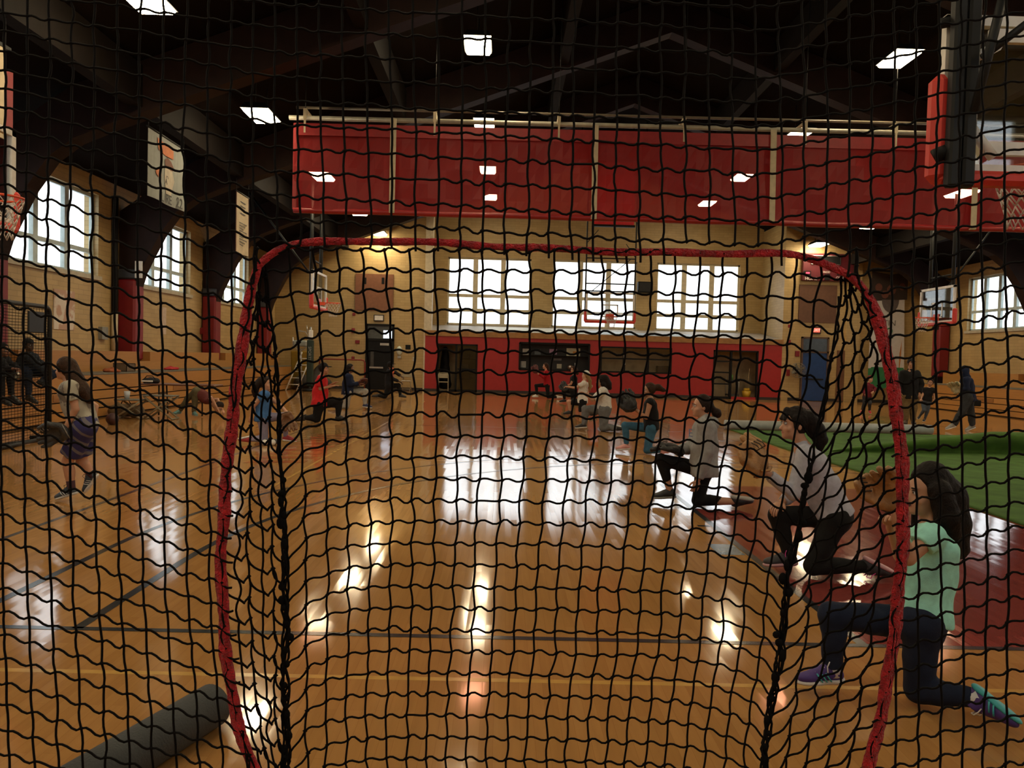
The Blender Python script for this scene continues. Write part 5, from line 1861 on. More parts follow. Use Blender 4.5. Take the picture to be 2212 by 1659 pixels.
rub_w = mat('white rubber', (0.62, 0.62, 0.60), .5); rub_b = mat('black rubber', (0.015, 0.015, 0.015), .5); rub_g = mat('grey rubber', (.25, .25, .23), .5)
teal = mat('teal rubber', (0.05, 0.40, 0.44), .45); purple = mat('purple mesh fabric', (0.055, 0.025, 0.17), .6); whl = mat('white laces', (.72, .72, .72), .7)
shoe_b = mat('black shoe', (.015, .015, .016), .5); shoe_slate = mat('slate blue shoe', (.045, .065, .09), .55); pinkl = mat('pink laces', (.62, .06, .30), .6)
shoe_p = mat('pink shoe', (.62, .30, .28), .6); shoe_r = mat('red shoe', (.40, .05, .06), .6); shoe_w = mat('white shoe', (.62, .60, .54), .6); shoe_t = mat('teal shoe', (.10, .22, .21), .6)
skw = mat('white sock', (.62, .62, .62), .8); skd = mat('dark maroon sock', (.05, .012, .02), .8); skr = mat('red sock', (.45, .04, .06), .8); skin_sock = None

# mint shirt, nearest on the right
def x_mint(root, P, G):
    pass
pm, PP = person('person in mint tee with very long dark hair kneeling nearest on the right', 3.52, None, (-1, -.03), .86,
    dict(pel=(1992, 1335), neck=(2013, 1136), head=(1999, 1064), nk=('z', 1984, .075, -.06), na=('z', 2112, .105, -.22), nt=('z', 2196, .035, -.36),
         fk=(1797, 1330, .05), fa=('z', 1800, .105, .05), ft=('z', 1725, .05, .05), ne=(1962, 1206, -.17), nw=(1937, 1120, -.20), fe=(1945, 1200, .16), fw=(1925, 1140, .05)),
    skin='light', hair=('black', 'back', [[(2012, 1030, 0, .075), (2045, 1075, 0, .085), (2058, 1130, -.01, .075), (2068, 1185, -.02, .050)], [(2030, 1060, -.08, .05), (2048, 1120, -.09, .055), (2062, 1196, -.06, .032)],
         [(1976, 1104, .07, .016), (1973, 1138, .08, .012)]]),
    top=(MINT, .42, .005, 1.15), bottom=(NAVY, 1.93, 1.1), shoes=(purple, rub_w, whl, teal), socks=skw, kneel='n', look=(-1, -.10, -.02), curl=(.9, .6), girth=1.0, hs=.96, skip_hands=('n',))
ball_glove('tan ball glove raised by the person in the mint tee', at(1914, 1052, 3.32), (-.48, .0, .88), (-.70, -.65, -.1), .215, (.34, .18, .075), DKLACE, .15, -1)
# teal outsole under the raised back shoe
for o in [c for c in pm.children if c.name.startswith('shoe')][:1]:
    for q in o.children:
        if q.name.startswith('sole'):
            q.data.materials[0] = teal
            q['label'] = 'teal outsole of the back shoe'
# light grey shirt, dark trousers
person('person with dark ponytail in pale grey long sleeve shirt and dark trousers kneeling', 5.62, None, (-1, 0), 1.0,
    dict(pel=(1803, 1112), neck=(1733, 966), head=(1716, 916), nk=('z', 1756, .085, -.08), na=('z', 1874, .10, -.10), nt=('z', 1918, .03, -.10),
         fk=(1678, 1112, .06), fa=('z', 1706, .11, .06), ft=('z', 1650, .06, .06), ne=(1714, 1066, -.20), nw=(1659, 1024, -.22), fe=(1716, 1065, .16), fw=(1690, 1084, .06)),
    skin='light', hair=('black', 'fringe', [[(1745, 905, 0, .07), (1763, 930, 0, .062), (1772, 950, 0, .05), (1771, 972, 0, .02)]]),
    top=(HEATH, 1.93, .0, .9), bottom=(cloth('black trousers', (.012, .012, .012)), 1.96, .7), shoes=(mat('charcoal shoe', (.035, .032, .034), .6), mat('pink white sole', (.5, .28, .3), .5), pinkl), kneel='n', curl=(.8, .5), skip_hands=('n',))
ball_glove('plain tan ball glove held out by the person in the pale grey shirt', at(1636, 983, 5.40), (-.25, .0, .97), (-.72, .66, .05), .30, (.38, .20, .075), DKLACE, .5, 1)
# grey hoodie
def x_hood(root, P, G):
    c = G['mid'] + G['fw'] * .145 + G['spine'] * .14
    text('lettering', 'E', .12, mat('faded blue print', (.16, .19, .32), .8), root, c + np.array([-.02, -.06, 0]), (PI / 2, 0, -.9), .002)
    sdf_obj('hood', [('+', ('ell', G['neck'] - G['fw'] * .07 - np.array([0, 0, .04]), (.09, .12, .08), np.eye(3)), 0)], .011, GREYC, root, wrinkle=.008, wl=.07)
person('person in grey hoodie and black leggings with low bun kneeling beside the lane', 8.25, None, (-1, 0), 1.0,
    dict(pel=(1521, 1010), neck=(1522, 907), head=(1515, 878), nk=('z', 1507, .075, -.10), na=('z', 1588, .075, -.10), nt=('z', 1630, .055, -.08),
         fk=(1427, 992, .08), fa=('z', 1449, .12, .08), ft=('z', 1412, .07, .08), ne=(1528, 976, -.21), nw=(1508, 1036, -.20), fe=(1488, 968, .18), fw=(1466, 974, .10)),
    skin='light', hair=('dark', 'back', [[(1532, 876, 0, .05), (1541, 886, 0, .03), (1548, 892, 0, .048), (1551, 896, 0, .034)]]),
    top=(GREYC, 1.97, .08, 1.9), bottom=(BLACKC, 1.72, .35), shoes=(shoe_b, rub_g), kneel='n', extra=x_hood, skip_hands=('f',))
ball_glove('black ball glove resting on the knee of the person in the grey hoodie', at(1445, 966, 8.36), (-.90, .0, .35), (-.25, -.2, -.9), .33, (.014, .014, .014), BLKL, .6, 1)
# black top, jeans
person('person in black sleeveless top and blue jeans with blowing ponytail kneeling', 12.8, None, (-1, 0), .97,
    dict(pel=(1407, 921), neck=(1404, 862), head=(1402, 843), nk=('z', 1398, .075, -.10), na=('z', 1430, .07, -.10), nt=('z', 1452, .05, -.10),
         fk=(1350, 919, .06), fa=('z', 1354, .11, .06), ft=('z', 1334, .06, .06), ne=(1396, 902, -.19), nw=(1373, 885, -.16), fe=(1388, 896, .14), fw=(1368, 880, .10)),
    skin='tan', hair=('brown', 'pony', [[(1411, 838, 0, .05), (1422, 837, 0, .055), (1432, 842, 0, .035), (1440, 844, 0, .015)]]),
    top=(BLACKC, .08, .06, .9), bottom=(JEAN, 1.9, .5), shoes=(shoe_p, rub_w), kneel='n', skip_hands=('n', 'f'))
ball_glove('black ball glove raised by the person in blue jeans', at(1358, 866, 12.62), (-.35, 0, .95), (-.2, .95, 0), .36, (.013, .013, .013), BLKL, .5, 1)
# white tee, grey sweatpants
person('person with curly dark hair in white tee and grey sweatpants kneeling', 16.75, None, (-1, .1), 1.05,
    dict(pel=(1306, 882), neck=(1302, 838), head=(1298, 823), nk=('z', 1303, .08, -.10), na=('z', 1333, .08, -.10), nt=('z', 1348, .05, -.10),
         fk=(1264, 884, .06), fa=('z', 1262, .11, .06), ft=('z', 1248, .06, .06), ne=(1280, 864, -.22), nw=(1266, 853, -.15), fe=(1286, 862, .18), fw=(1268, 852, .10)),
    skin='tan', hair=('black', 'long', [[(1307, 818, 0, .09), (1313, 830, 0, .085), (1317, 838, 0, .05)], [(1303, 830, -.05, .06), (1310, 842, -.04, .04)]]),
    top=(WHITEC, .9, .0, 1.3), bottom=(SWEAT, 1.95, 1.7), shoes=(shoe_b, rub_w), kneel='n', girth=1.12)
# white tee, black shorts, white cap
def x_back(root, P, G):
    q = G['mid'] + G['spine'] * .06
    text('lettering', '5', .20, mat('black back print', (.02, .02, .02), .8), root, q + np.array([.05, -.128, 0]), (PI / 2, 0, .3), .002)
person('person with white cap and blonde ponytail in white tee and black shorts kneeling', 20.9, None, (-1, .45), 1.0,
    dict(pel=(1258, 866), neck=(1262, 824), head=(1265, 811), nk=('z', 1256, .08, -.08), na=('z', 1275, .08, -.06), nt=('z', 1286, .05, -.06),
         fk=(1228, 868, .02), fa=('z', 1232, .11, .02), ft=('z', 1219, .06, .02), ne=(1243, 838, -.18), nw=(1229, 836, -.10), fe=(1278, 834, .12), fw=(1270, 845, -.05)),
    skin='light', hair=('blonde', 'back', [[(1270, 812, -.06, .045), (1274, 822, -.07, .05), (1275, 835, -.08, .04), (1274, 844, -.08, .02)]]), cap=(('white', (.6, .59, .55)), -1), lat=(.35, .94),
    top=(WHITEC, .6, .06, 1.3), bottom=(BLACKC, .85, 1.5), shoes=(shoe_b, rub_b), kneel='n', extra=x_back)
# black shirt behind
person('person in black shirt kneeling between the white tees and the booth', 26.8, None, (-1, -.2), 1.0,
    dict(pel=(1238, 843), neck=(1240, 811), head=(1239, 799), nk=('z', 1238, .08, -.1), na=('z', 1252, .08, -.1), nt=('z', 1260, .05, -.1),
         fk=(1217, 843, .05), fa=('z', 1220, .11, .05), ft=('z', 1211, .06, .05), ne=(1233, 830, -.2), nw=(1224, 834, -.2), fe=(1234, 830, .15), fw=(1226, 833, .1)),
    skin='tan', hair=('brown', 'long', [[(1244, 797, 0, .06), (1247, 806, 0, .06)]]), top=(BLACKC, .6, .05, 1.2), bottom=(BLACKC, 1.9, 1.0), shoes=(shoe_b, rub_b), kneel='n', skip_hands=('n',))
ball_glove('black ball glove held by the person in the black shirt', at(1219, 834, 26.55), (-.6, 0, .8), (-.3, .9, 0), .34, (.02, .022, .024), BLKL, .4, 1)
# red shirt facing left
person('person in red long sleeve shirt and black pants kneeling in front of the display case', 29.6, None, (-1, -.1), 1.0,
    dict(pel=(1182, 830), neck=(1180, 801), head=(1178, 791), nk=('z', 1184, .08, -.08), na=('z', 1204, .08, -.08), nt=('z', 1212, .05, -.08),
         fk=(1158, 833, .05), fa=('z', 1160, .11, .05), ft=('z', 1148, .06, .05), ne=(1174, 815, -.2), nw=(1163, 808, -.2), fe=(1174, 815, .18), fw=(1163, 807, .12)),
    skin='light', hair=('brown', 'long', [[(1182, 789, 0, .06), (1184, 800, 0, .05)]]), top=(DRED, 1.9, .04, 1.2), bottom=(BLACKC, 1.95, .5), shoes=(shoe_w, rub_w), kneel='n', skip_hands=('n',))
ball_glove('dark red ball glove raised by the person in the red long sleeve shirt', at(1157, 797, 29.4), (-.2, 0, 1), (-.4, .9, 0), .32, (.10, .02, .02), DKLACE, .4, 1)

# ---------------- left line, facing right
person('person in blue tee and lavender leggings with dark ponytail kneeling behind the red binding', 12.9, None, (1, .25), .95,
    dict(pel=(568, 900), neck=(572, 846), head=(575, 829), nk=('z', 571, .08, -.06), na=('z', 540, .08, -.10), nt=('z', 522, .05, -.12),
         fk=(616, 898, .0), fa=('z', 617, .11, .0), ft=('z', 634, .06, .0), ne=(547, 878, -.12), nw=(543, 899, -.10), fe=(603, 873, .06), fw=(621, 892, .0)),
    skin='light', hair=('dark', 'pony', [[(563, 822, 0, .06), (554, 832, -.02, .065), (551, 845, -.03, .055), (550, 855, -.03, .03)]]), lat=(-.35, .94),
    top=(BLUEC, .38, .08, 1.3), bottom=(LAV, 1.95, .5), shoes=(shoe_r, rub_w), kneel='n', look=(1, -.25, 0))
ball_glove('brown ball glove hanging by the knee of the person in the blue tee', at(622, 912, 12.8), (.3, 0, -.95), (.3, -.9, 0), .33, (.16, .075, .03), DKLACE, .5, 1)
t = thing('shoe_pair', 'pair of dark shoes with white toes lying before the person in the blue tee', 'shoes', floor_at(575, 960))
for k, px in enumerate((573, 590)):
    q = floor_at(px, 962)
    m = MB(); m.ball(q + np.array([0, .08, .05]), (.05, .13, .05)); o = m.build('shoe', shoe_b, t)
    m = MB(); m.ball(q + np.array([0, -.03, .05]), (.052, .06, .05)); m.build('toe_cap', shoe_w, o)
person('person in red tee with dark cap kneeling in profile clapping hands', 17.1, None, (1, 0), 1.1,
    dict(pel=(690, 872), neck=(695, 813), head=(700, 797), nk=('z', 684, .085, -.08), na=('z', 658, .10, -.08), nt=('z', 646, .04, -.08),
         fk=(733, 867, .06), fa=('z', 730, .12, .06), ft=('z', 744, .06, .06), ne=(692, 840, -.18), nw=(714, 835, -.12), fe=(700, 840, .14), fw=(718, 830, .02)),
    skin='tan', hair=('black', 'short', []), cap=(('black', (.012, .012, .013)), 1), top=(REDC, .75, .04, 1.6), bottom=(BLACKC, 1.97, 1.1), shoes=(shoe_b, rub_b), kneel='n', girth=1.1, curl=(.2, .2))
person('person with long dark hair in navy hoodie and pale grey sweatpants kneeling', 21.4, None, (1, 0), 1.08,
    dict(pel=(751, 846), neck=(753, 809), head=(757, 796), nk=('z', 748, .08, -.08), na=('z', 725, .09, -.08), nt=('z', 714, .05, -.08),
         fk=(789, 845, .05), fa=('z', 788, .12, .05), ft=('z', 798, .06, .05), ne=(757, 830, -.18), nw=(776, 829, -.1), fe=(762, 830, .14), fw=(777, 829, .05)),
    skin='brown', hair=('black', 'long', [[(752, 793, 0, .06), (750, 805, -.02, .06), (746, 814, -.03, .03)]]), top=(NAVH, 1.95, .08, 1.7), bottom=(PALEG, 1.95, 1.2), shoes=(mat('navy shoe', (.02, .03, .09), .6), rub_w), kneel='n', girth=1.05, skip_hands=('f',))
ball_glove('dark red and black ball glove held by the person in the navy hoodie', at(783, 823, 21.35), (.75, 0, .65), (.6, -.3, -.6), .33, (.07, .015, .015), DKLACE, .5, 1)
def x_orange(root, P, G):
    c = G['neck'] + G['fw'] * .10 - np.array([0, .08, .03])
    m = MB(); m.ball(c, (.09, .05, .13)); m.build('orange_scarf', mat('orange fabric', (.75, .16, .07), .7), root)
    m = MB(); m.ball(c - np.array([-.02, 0, .24]), (.07, .07, .13)); m.build('shirt_front', mat('salmon shirt', (.42, .10, .08), .8), root)
person('person in dark jacket with an orange scarf kneeling by the black door', 27.0, None, (1, 0), 1.08,
    dict(pel=(841, 832), neck=(841, 799), head=(844, 789), nk=('z', 832, .085, -.08), na=('z', 816, .09, -.08), nt=('z', 807, .05, -.08),
         fk=(861, 832, .05), fa=('z', 865, .12, .05), ft=('z', 875, .06, .05), ne=(846, 817, -.18), nw=(862, 824, -.1), fe=(854, 805, .12), fw=(866, 812, .05)),
    skin='dark', hair=('black', 'short', []), cap=(('black', (.012, .012, .013)), 1), top=(cloth('dark jacket', (.012, .012, .014)), 1.9, .06, 1.4), bottom=(BLACKC, 1.97, 1.1), shoes=(shoe_b, rub_b), kneel='n', extra=x_orange)

# ---------------- walking person at the left
CAMO = pattern_mat('grey camouflage print', (.36, .34, .27), (.15, .13, .11), 'noise', 9.0, .56)
STRP = pattern_mat('navy shorts with slanted stripes', (.022, .022, .11), (.13, .12, .14), 'wave', 3.2, .80, rot=.75)
person('person with very long brown hair in camouflage tee and navy striped shorts walking left', 7.7, None, (-1, -.05), .93,
    dict(pel=(180, 917), neck=(150, 826), head=(140, 797), nk=('z', 146, .40, -.02), na=('z', 155, .115, -.02), nt=('z', 120, .06, -.02),
         fk=('z', 176, .39, .10), fa=('z', 198, .235, .12), ft=('z', 180, .115, .12), ne=(163, 884, -.17), nw=(141, 926, -.17), fe=(205, 878, .16), fw=(203, 908, .12)),
    skin='light', hair=('brown', 'long', [[(150, 790, 0, .075), (163, 818, -.02, .075), (176, 840, -.03, .07), (188, 858, -.03, .05), (197, 868, -.03, .02)], [(155, 810, -.07, .05), (175, 845, -.08, .05), (192, 866, -.05, .025)]]),
    top=(CAMO, .6, .05, 1.5), bottom=(STRP, .80, 2.6), shoes=(shoe_slate, rub_w, BLKL, rub_w), socks=skd, kneel='', look=(-1, .1, -.06), skip_hands=('n',), foot_z=False, hs=.95)
ball_glove('black and grey ball glove on the hand of the walking person', at(117, 938, 7.5), (-.93, 0, -.25), (-.1, -.95, -.35), .27, (.03, .032, .034), mat('grey lace', (.25, .25, .24), .6), .4, 1)

# ---------------- spectators on the left bleachers
SEAT = .985
person('person in dark cap and dark clothes sitting cross legged on the left bleachers', 14.3, None, (1, -.35), 1.0,
    dict(pel=('z', 50, SEAT + .12, 0), neck=(66, 768, 0), head=(62, 746, 0), nk=('z', 60, SEAT + .05, -.28), na=('z', 62, .60, -.30), nt=('z', 86, .52, -.30),
         fk=(119, 808, -.05), fa=(88, 824, -.30), ft=(106, 832, -.34), ne=(88, 795, -.22), nw=(100, 806, -.25), fe=(98, 790, .1), fw=(112, 803, .0)),
    skin='dark', hair=('black', 'short', []), cap=(('black', (.012, .012, .013)), 1), top=(cloth('dark jersey', (.020, .024, .032)), 1.9, .04, 1.5), bottom=(cloth('dark navy', (.012, .018, .036)), 1.9, 1.3), shoes=(shoe_b, rub_b), kneel='', lat=(.55, .83), foot_z=False, girth=1.05)
person('person in black clothes sitting at the left edge on the bleachers', 13.4, None, (1, -.3), 1.0,
    dict(pel=('z', -20, SEAT + .12, 0), neck=(6, 776, 0), head=(8, 757, 0), nk=('z', 2, SEAT + .08, -.28), na=('z', 4, .62, -.3), nt=('z', 26, .55, -.3),
         fk=('z', 22, SEAT + .12, -.1), fa=('z', 25, .64, -.1), ft=('z', 45, .57, -.1), ne=(14, 798, -.2), nw=(28, 797, -.25), fe=(30, 790, .1), fw=(40, 800, .0)),
    skin='brown', hair=('black', 'short', []), top=(cloth('black jacket', (.010, .010, .012)), 1.9, .04, 1.5), bottom=(BLACKC, 1.9, 1.2), shoes=(shoe_b, rub_b), kneel='', lat=(.55, .83), foot_z=False)
t = thing('softball_bat', 'black bat with a pale knob held by the person at the left edge', 'bat', at(15, 812, 13.1))
a, b = at(-30, 820, 13.05), at(40, 806, 13.1)
m = MB(); m.tube([a, a * .6 + b * .4, b * .97 + a * .03], [.032, .028, .013], 10); m.build('barrel', BLKMET, t)
m = MB(); m.tube([b * .97 + a * .03, b], [.026, .026], 10); m.build('knob', WHITE, t)

# ---------------- bending person
person('person in olive clothes bending down beside the folding table', 17.5, None, (1, -.1), .95,
    dict(pel=(427, 848), neck=(456, 868), head=(472, 879), nk=('z', 421, .40, -.1), na=('z', 419, .11, -.1), nt=('z', 426, .06, -.25),
         fk=('z', 405, .42, .12), fa=('z', 388, .12, .14), ft=('z', 376, .06, .0), ne=(456, 858, -.25), nw=('z', 470, .22, -.2), fe=('z', 470, .42, .1), fw=('z', 480, .20, .0)),
    skin='light', hair=('dark', 'short', []), top=(cloth('dusty maroon', (.13, .035, .032)), .5, -.02, 1.3), bottom=(OLIVE, 1.95, 1.2), shoes=(shoe_t, rub_g), kneel='', look=(.55, -.2, -.8), tilt=(.8, 0, -.2))

# ---------------- background right
person('person in maroon hat and maroon top with red shoes running in the back', 25.0, None, (.3, -.9), .82,
    dict(pel=(1873, 857), neck=(1876, 830), head=(1880, 819), nk=('z', 1867, .36, -.05), na=('z', 1862, .12, .1), nt=('z', 1856, .06, -.1), fk=('z', 1879, .36, -.1), fa=('z', 1878, .11, .05), ft=('z', 1882, .05, -.15),
         ne=(1864, 845, 0), nw=(1869, 852, -.2), fe=(1891, 840, 0), fw=(1886, 846, -.2)),
    skin='light', hair=('brown', 'short', []), cap=(('maroon', (.15, .015, .02)), 0), top=(MAROON, 1.9, .02, 1.5), bottom=(CHAR, 1.9, 1.0), shoes=(mat('bright red shoe', (.5, .03, .03), .5), rub_w), kneel='', lat=(1, .3), foot_z=False)
person('person in black sweater khaki trousers and dark cap standing in the back', 20.7, None, (0, -1), 1.12,
    dict(pel=(1964, 856), neck=(1966, 802), head=(1968, 785), nk=('z', 1957, .50, -.03), na=('z', 1957, .11, 0), nt=('z', 1955, .05, -.2), fk=('z', 1973, .50, -.03), fa=('z', 1972, .11, 0), ft=('z', 1976, .05, -.2),
         ne=(1942, 830, 0), nw=(1944, 848, -.1), fe=(1990, 830, 0), fw=(1986, 850, -.1)),
    skin='tan', hair=('dark', 'short', []), cap=(('charcoal', (.02, .02, .022)), 1), top=(BLACKC, 1.92, .06, 1.7), bottom=(KHAKI, 1.97, 1.8), shoes=(mat('brown boot', (.06, .04, .02), .6), rub_b), kneel='', lat=(1, 0), girth=1.25)
person('person in black top running beside the person in khaki trousers', 21.9, None, (-.6, -.8), .80,
    dict(pel=(2001, 863), neck=(2006, 838), head=(2010, 827), nk=('z', 1996, .36, -.1), na=('z', 1988, .20, .05), nt=('z', 1982, .11, -.05), fk=('z', 2003, .34, -.05), fa=('z', 1998, .11, 0), ft=('z', 1993, .05, -.15),
         ne=(1994, 852, 0), nw=(1990, 862, -.15), fe=(2016, 850, 0), fw=(2018, 860, -.1)),
    skin='tan', hair=('dark', 'short', []), top=(BLACKC, .7, .05, 1.4), bottom=(cloth('slate leggings', (.07, .09, .12)), 1.9, .7), shoes=(shoe_b, rub_w), kneel='', lat=(.8, -.5), foot_z=False)
person('person in navy hood and baggy grey pants striding in front of the right bleachers', 19.2, None, (-1, 0), 1.08,
    dict(pel=(2092, 856), neck=(2087, 815), head=(2081, 802), nk=('z', 2078, .50, -.1), na=('z', 2059, .15, -.1), nt=('z', 2044, .09, -.1), fk=('z', 2096, .50, .1), fa=('z', 2101, .12, .1), ft=('z', 2088, .06, .1),
         ne=(2090, 840, -.2), nw=(2070, 842, -.15), fe=(2088, 838, .18), fw=(2072, 840, .1)),
    skin='dark', hair=('black', 'short', []), hood=NAVH, top=(NAVH, 1.9, .12, 1.5), bottom=(CHAR, 1.96, 2.4), shoes=(rub_g, rub_w), kneel='', skip_hands=('n',), foot_z=False)
ball_glove('beige and green ball glove held by the person in the navy hood', at(2063, 836, 19.0), (-.5, 0, .85), (-.7, -.6, 0), .34, (.38, .33, .20), mat('green lace', (.05, .12, .05), .7), .4, 1)
# ================================================================== HITTING NET right in front of the photographer
NY = 1.70
BAND = mat('red fuzzy binding', (0.52, 0.006, 0.014), 0.85, var=.5, scale=45, bump=.9, bscale=160, sheen=.2)
net_root = thing('hitting_net', 'large black knotted hitting net with red binding in the foreground', 'net', (0, NY, 0))
band_px = [(549, 605), (558, 573), (588, 546), (628, 530), (700, 523), (830, 521), (950, 525), (1100, 533), (1300, 542), (1500, 547), (1650, 547), (1722, 553), (1790, 572), (1842, 600),
           (1876, 645), (1900, 700), (1918, 780), (1931, 850), (1944, 950), (1950, 1050), (1950, 1150), (1944, 1250), (1930, 1380), (1912, 1500), (1888, 1610), (1862, 1720), (1815, 1830), (1735, 1890),
           (1600, 1912), (1100, 1918), (760, 1906), (655, 1855), (592, 1765), (548, 1660), (514, 1560), (493, 1450), (481, 1310), (478, 1200), (485, 1080), (492, 1000), (500, 920), (511, 830), (523, 740), (536, 665)]
bp = np.array(band_px, float)
def catmull(P, n):
    out = []
    m_ = len(P)
    for i in range(m_):
        p0, p1, p2, p3 = P[i - 1], P[i], P[(i + 1) % m_], P[(i + 2) % m_]
        k = max(2, int(np.linalg.norm(p2 - p1) / n))
        for t in np.arange(k) / k:
            out.append(.5 * (2 * p1 + (p2 - p0) * t + (2 * p0 - 5 * p1 + 4 * p2 - p3) * t * t + (3 * p1 - p0 - 3 * p2 + p3) * t ** 3))
    return np.array(out)
loop = catmull(bp, 9)
def inside(x, y):
    c = False
    j = len(bp) - 1
    for i in range(len(bp)):
        if (bp[i, 1] > y) != (bp[j, 1] > y) and x < (bp[j, 0] - bp[i, 0]) * (y - bp[i, 1]) / (bp[j, 1] - bp[i, 1]) + bp[i, 0]:
            c = not c
        j = i
    return c
# binding: a ruffled fabric sleeve
m = MB()
pts, rad = [], []
r0 = rng.random(len(loop))
for i, (x, y) in enumerate(loop):
    top = max(0, 1 - max(0, y - 540) / 160) if y < 1700 else 0
    base = lerp(.0122, .0078, min(1, top * 1.3)) * (1.1 if x > 1500 and top < .3 else 1)
    ruff = 1 + .05 * math.sin(i * 1.15) + .14 * (r0[i] - .5) + .07 * math.sin(i * .37 + 1)
    p_ = at(x + 1.6 * math.sin(i * .31), y + 1.6 * math.sin(i * .23 + .5), NY + .004)
    pts.append(p_); rad.append(base * ruff)
m.tube(pts, rad, 10, closed=True, flat=(.5, 1.1))
m.build('red_binding', BAND, net_root)

class Strands(MB):
    def strand(self, a, b, bulge, r=.0027, seg=5):
        """cord from knot a to knot b, bulge(t) -> offset vector"""
        self.tube([a + (b - a) * t + bulge(t) for t in np.linspace(0, 1, seg + 1)], r, 5, caps=False)
    def knot(self, c, r=.0048):
        k = r * (1 + .3 * (rng.random() - .5))
        vs = [c + k * np.array(v) for v in ((1.25, 0, 0), (-1.25, 0, 0), (0, 1, 0), (0, -1, 0), (0, 0, 1.15), (0, 0, -1.15))]
        self.add(vs, [(0, 2, 4), (2, 1, 4), (1, 3, 4), (3, 0, 4), (2, 0, 5), (1, 2, 5), (3, 1, 5), (0, 3, 5)], 0, True)

PXM = NY / FPX                      # metres per photo pixel on the net plane
def pw(x, y, d=0.0):
    q = at(x, y, NY)
    q[1] += d
    return q
# ---- flat panel around the pocket
def row_shift(x, y):
    mt = .45 + .55 * min(1, max(0, (y - 100) / 500.0))
    if x < 600:
        g = .31 * (x - 600) * mt
    elif x < 1640:
        g = .055 * (x - 600)
    else:
        g = .055 * 1040 - .21 * (x - 1640) * (.6 + .4 * mt)
    return g
GX, GY = 49.3, 51.5
cols = np.arange(-13, 59)
rows_ = np.arange(-6, 44)
kn = {}
def panel_pt(i, j):
    x = i * GX + 6 + rng.normal() * 1.3
    y = j * GY + 10
    yy = y + row_shift(x, y) + rng.normal() * 1.6
    xx = x + 5 * math.sin(y / 230.0 + i * .35) + (yy - 900) * .004 * math.sin(i * .5)
    if xx < 500 and yy > 1250:
        xx += (yy - 1250) * .11 * max(0, (xx + 100) / 600)
    return xx, yy
S1 = Strands()
for i in cols:
    for j in rows_:
        kn[i, j] = panel_pt(i, j)
zdown = np.array([0, 0, -1.0])
def okz(p): return p[2] > .012
for i in cols:
    for j in rows_:
        x, y = kn[i, j]
        ins = inside(x, y)
        P0 = pw(x, y)
        if not okz(P0):
            continue
        if not ins:
            S1.knot(P0)
        if (i + 1, j) in kn:
            x2, y2 = kn[i + 1, j]
            if not (ins and inside(x2, y2)) and not inside((x + x2) / 2, (y + y2) / 2):
                P1 = pw(x2, y2)
                if okz(P1):
                    amp = (lerp(2.2, 4.8, min(1, max(0, (y - 150) / 600))) + rng.normal()) * PXM
                    S1.strand(P0, P1, lambda t: zdown * (-amp * math.sin(2 * PI * t)) + zdown * amp * .5 * math.sin(PI * t))
        if (i, j + 1) in kn:
            x2, y2 = kn[i, j + 1]
            if not (ins and inside(x2, y2)) and not inside((x + x2) / 2, (y + y2) / 2):
                P1 = pw(x2, y2)
                if okz(P1):
                    amp = rng.normal() * 1.6 * PXM
                    S1.strand(P0, P1, lambda t: np.array([amp * math.sin(PI * t), 0, 0]), seg=3)
tag(S1.build('net_panel', NETM, net_root))

# ---- pocket hanging inside the binding, gathered into folds left and right
def interp(y, tab):
    ys = [q[1] for q in tab]; xs = [q[0] for q in tab]
    return float(np.interp(y, ys, xs))
bandL = [(556, 560), (552, 590), (545, 620), (522, 740), (510, 830), (500, 920), (492, 1000), (485, 1080), (478, 1200), (481, 1310), (493, 1450), (514, 1560), (548, 1660), (592, 1765), (655, 1855), (760, 1906)]
bandR = [(1850, 560), (1856, 615), (1876, 645), (1900, 700), (1918, 780), (1931, 850), (1944, 950), (1950, 1050), (1950, 1150), (1944, 1250), (1930, 1380), (1912, 1500), (1888, 1610), (1862, 1720), (1815, 1830), (1735, 1890)]
creaseL = [(572, 560), (576, 600), (585, 680), (592, 760), (602, 880), (606, 1000), (615, 1150), (617, 1300), (616, 1500), (620, 1660), (650, 1800), (780, 1906)]
creaseR = [(1824, 560), (1820, 600), (1812, 660), (1800, 760), (1782, 860), (1765, 930), (1735, 1080), (1700, 1260), (1690, 1400), (1665, 1520), (1650, 1660), (1640, 1800), (1600, 1900)]
NL, NC, NR = 5, 24, 5
def pocket_x(k, y):
    a, b, c, d = interp(y, bandL), interp(y, creaseL), interp(y, creaseR), interp(y, bandR)
    if k <= NL:
        return lerp(a, b, (k / NL) ** .9), 'L'
    if k <= NL + NC:
        u = (k - NL) / NC
        return lerp(b, c, u), 'C'
    return lerp(c, d, ((k - NL - NC) / NR)), 'R'
def pocket_dy(k, y):
    ramp = min(1, max(0, (y - 560) / 260.0))
    if k <= NL:
        return ramp * (-10 + 75 * (k / NL) + (10 if k % 2 else -10))
    if k <= NL + NC:
        u = k - NL
        dl = 84 * math.exp(-u / 1.5)
        dr = 84 * math.exp(-(NC - u) / 1.9)
        return ramp * (dl + dr - 19 + .9 * (u - 2)) + (1 - ramp) * .5 * u
    u = (k - NL - NC) / NR
    return ramp * (66 - 175 * u)
def pocket_depth(k, y):
    ramp = min(1, max(0, (y - 540) / 300.0))
    if k <= NL:
        return .13 * ramp * math.sin(.5 * PI * k / NL)
    if k <= NL + NC:
        u = (k - NL) / NC
        return .13 * ramp + .05 * ramp * math.sin(PI * u)
    u = (k - NL - NC) / NR
    return .13 * ramp * math.cos(.5 * PI * u)
S2 = Strands()
NROW = 31
pk = {}
TOPX = [545, 558, 588, 628, 700, 830, 950, 1100, 1300, 1500, 1650, 1722, 1790, 1842, 1876]
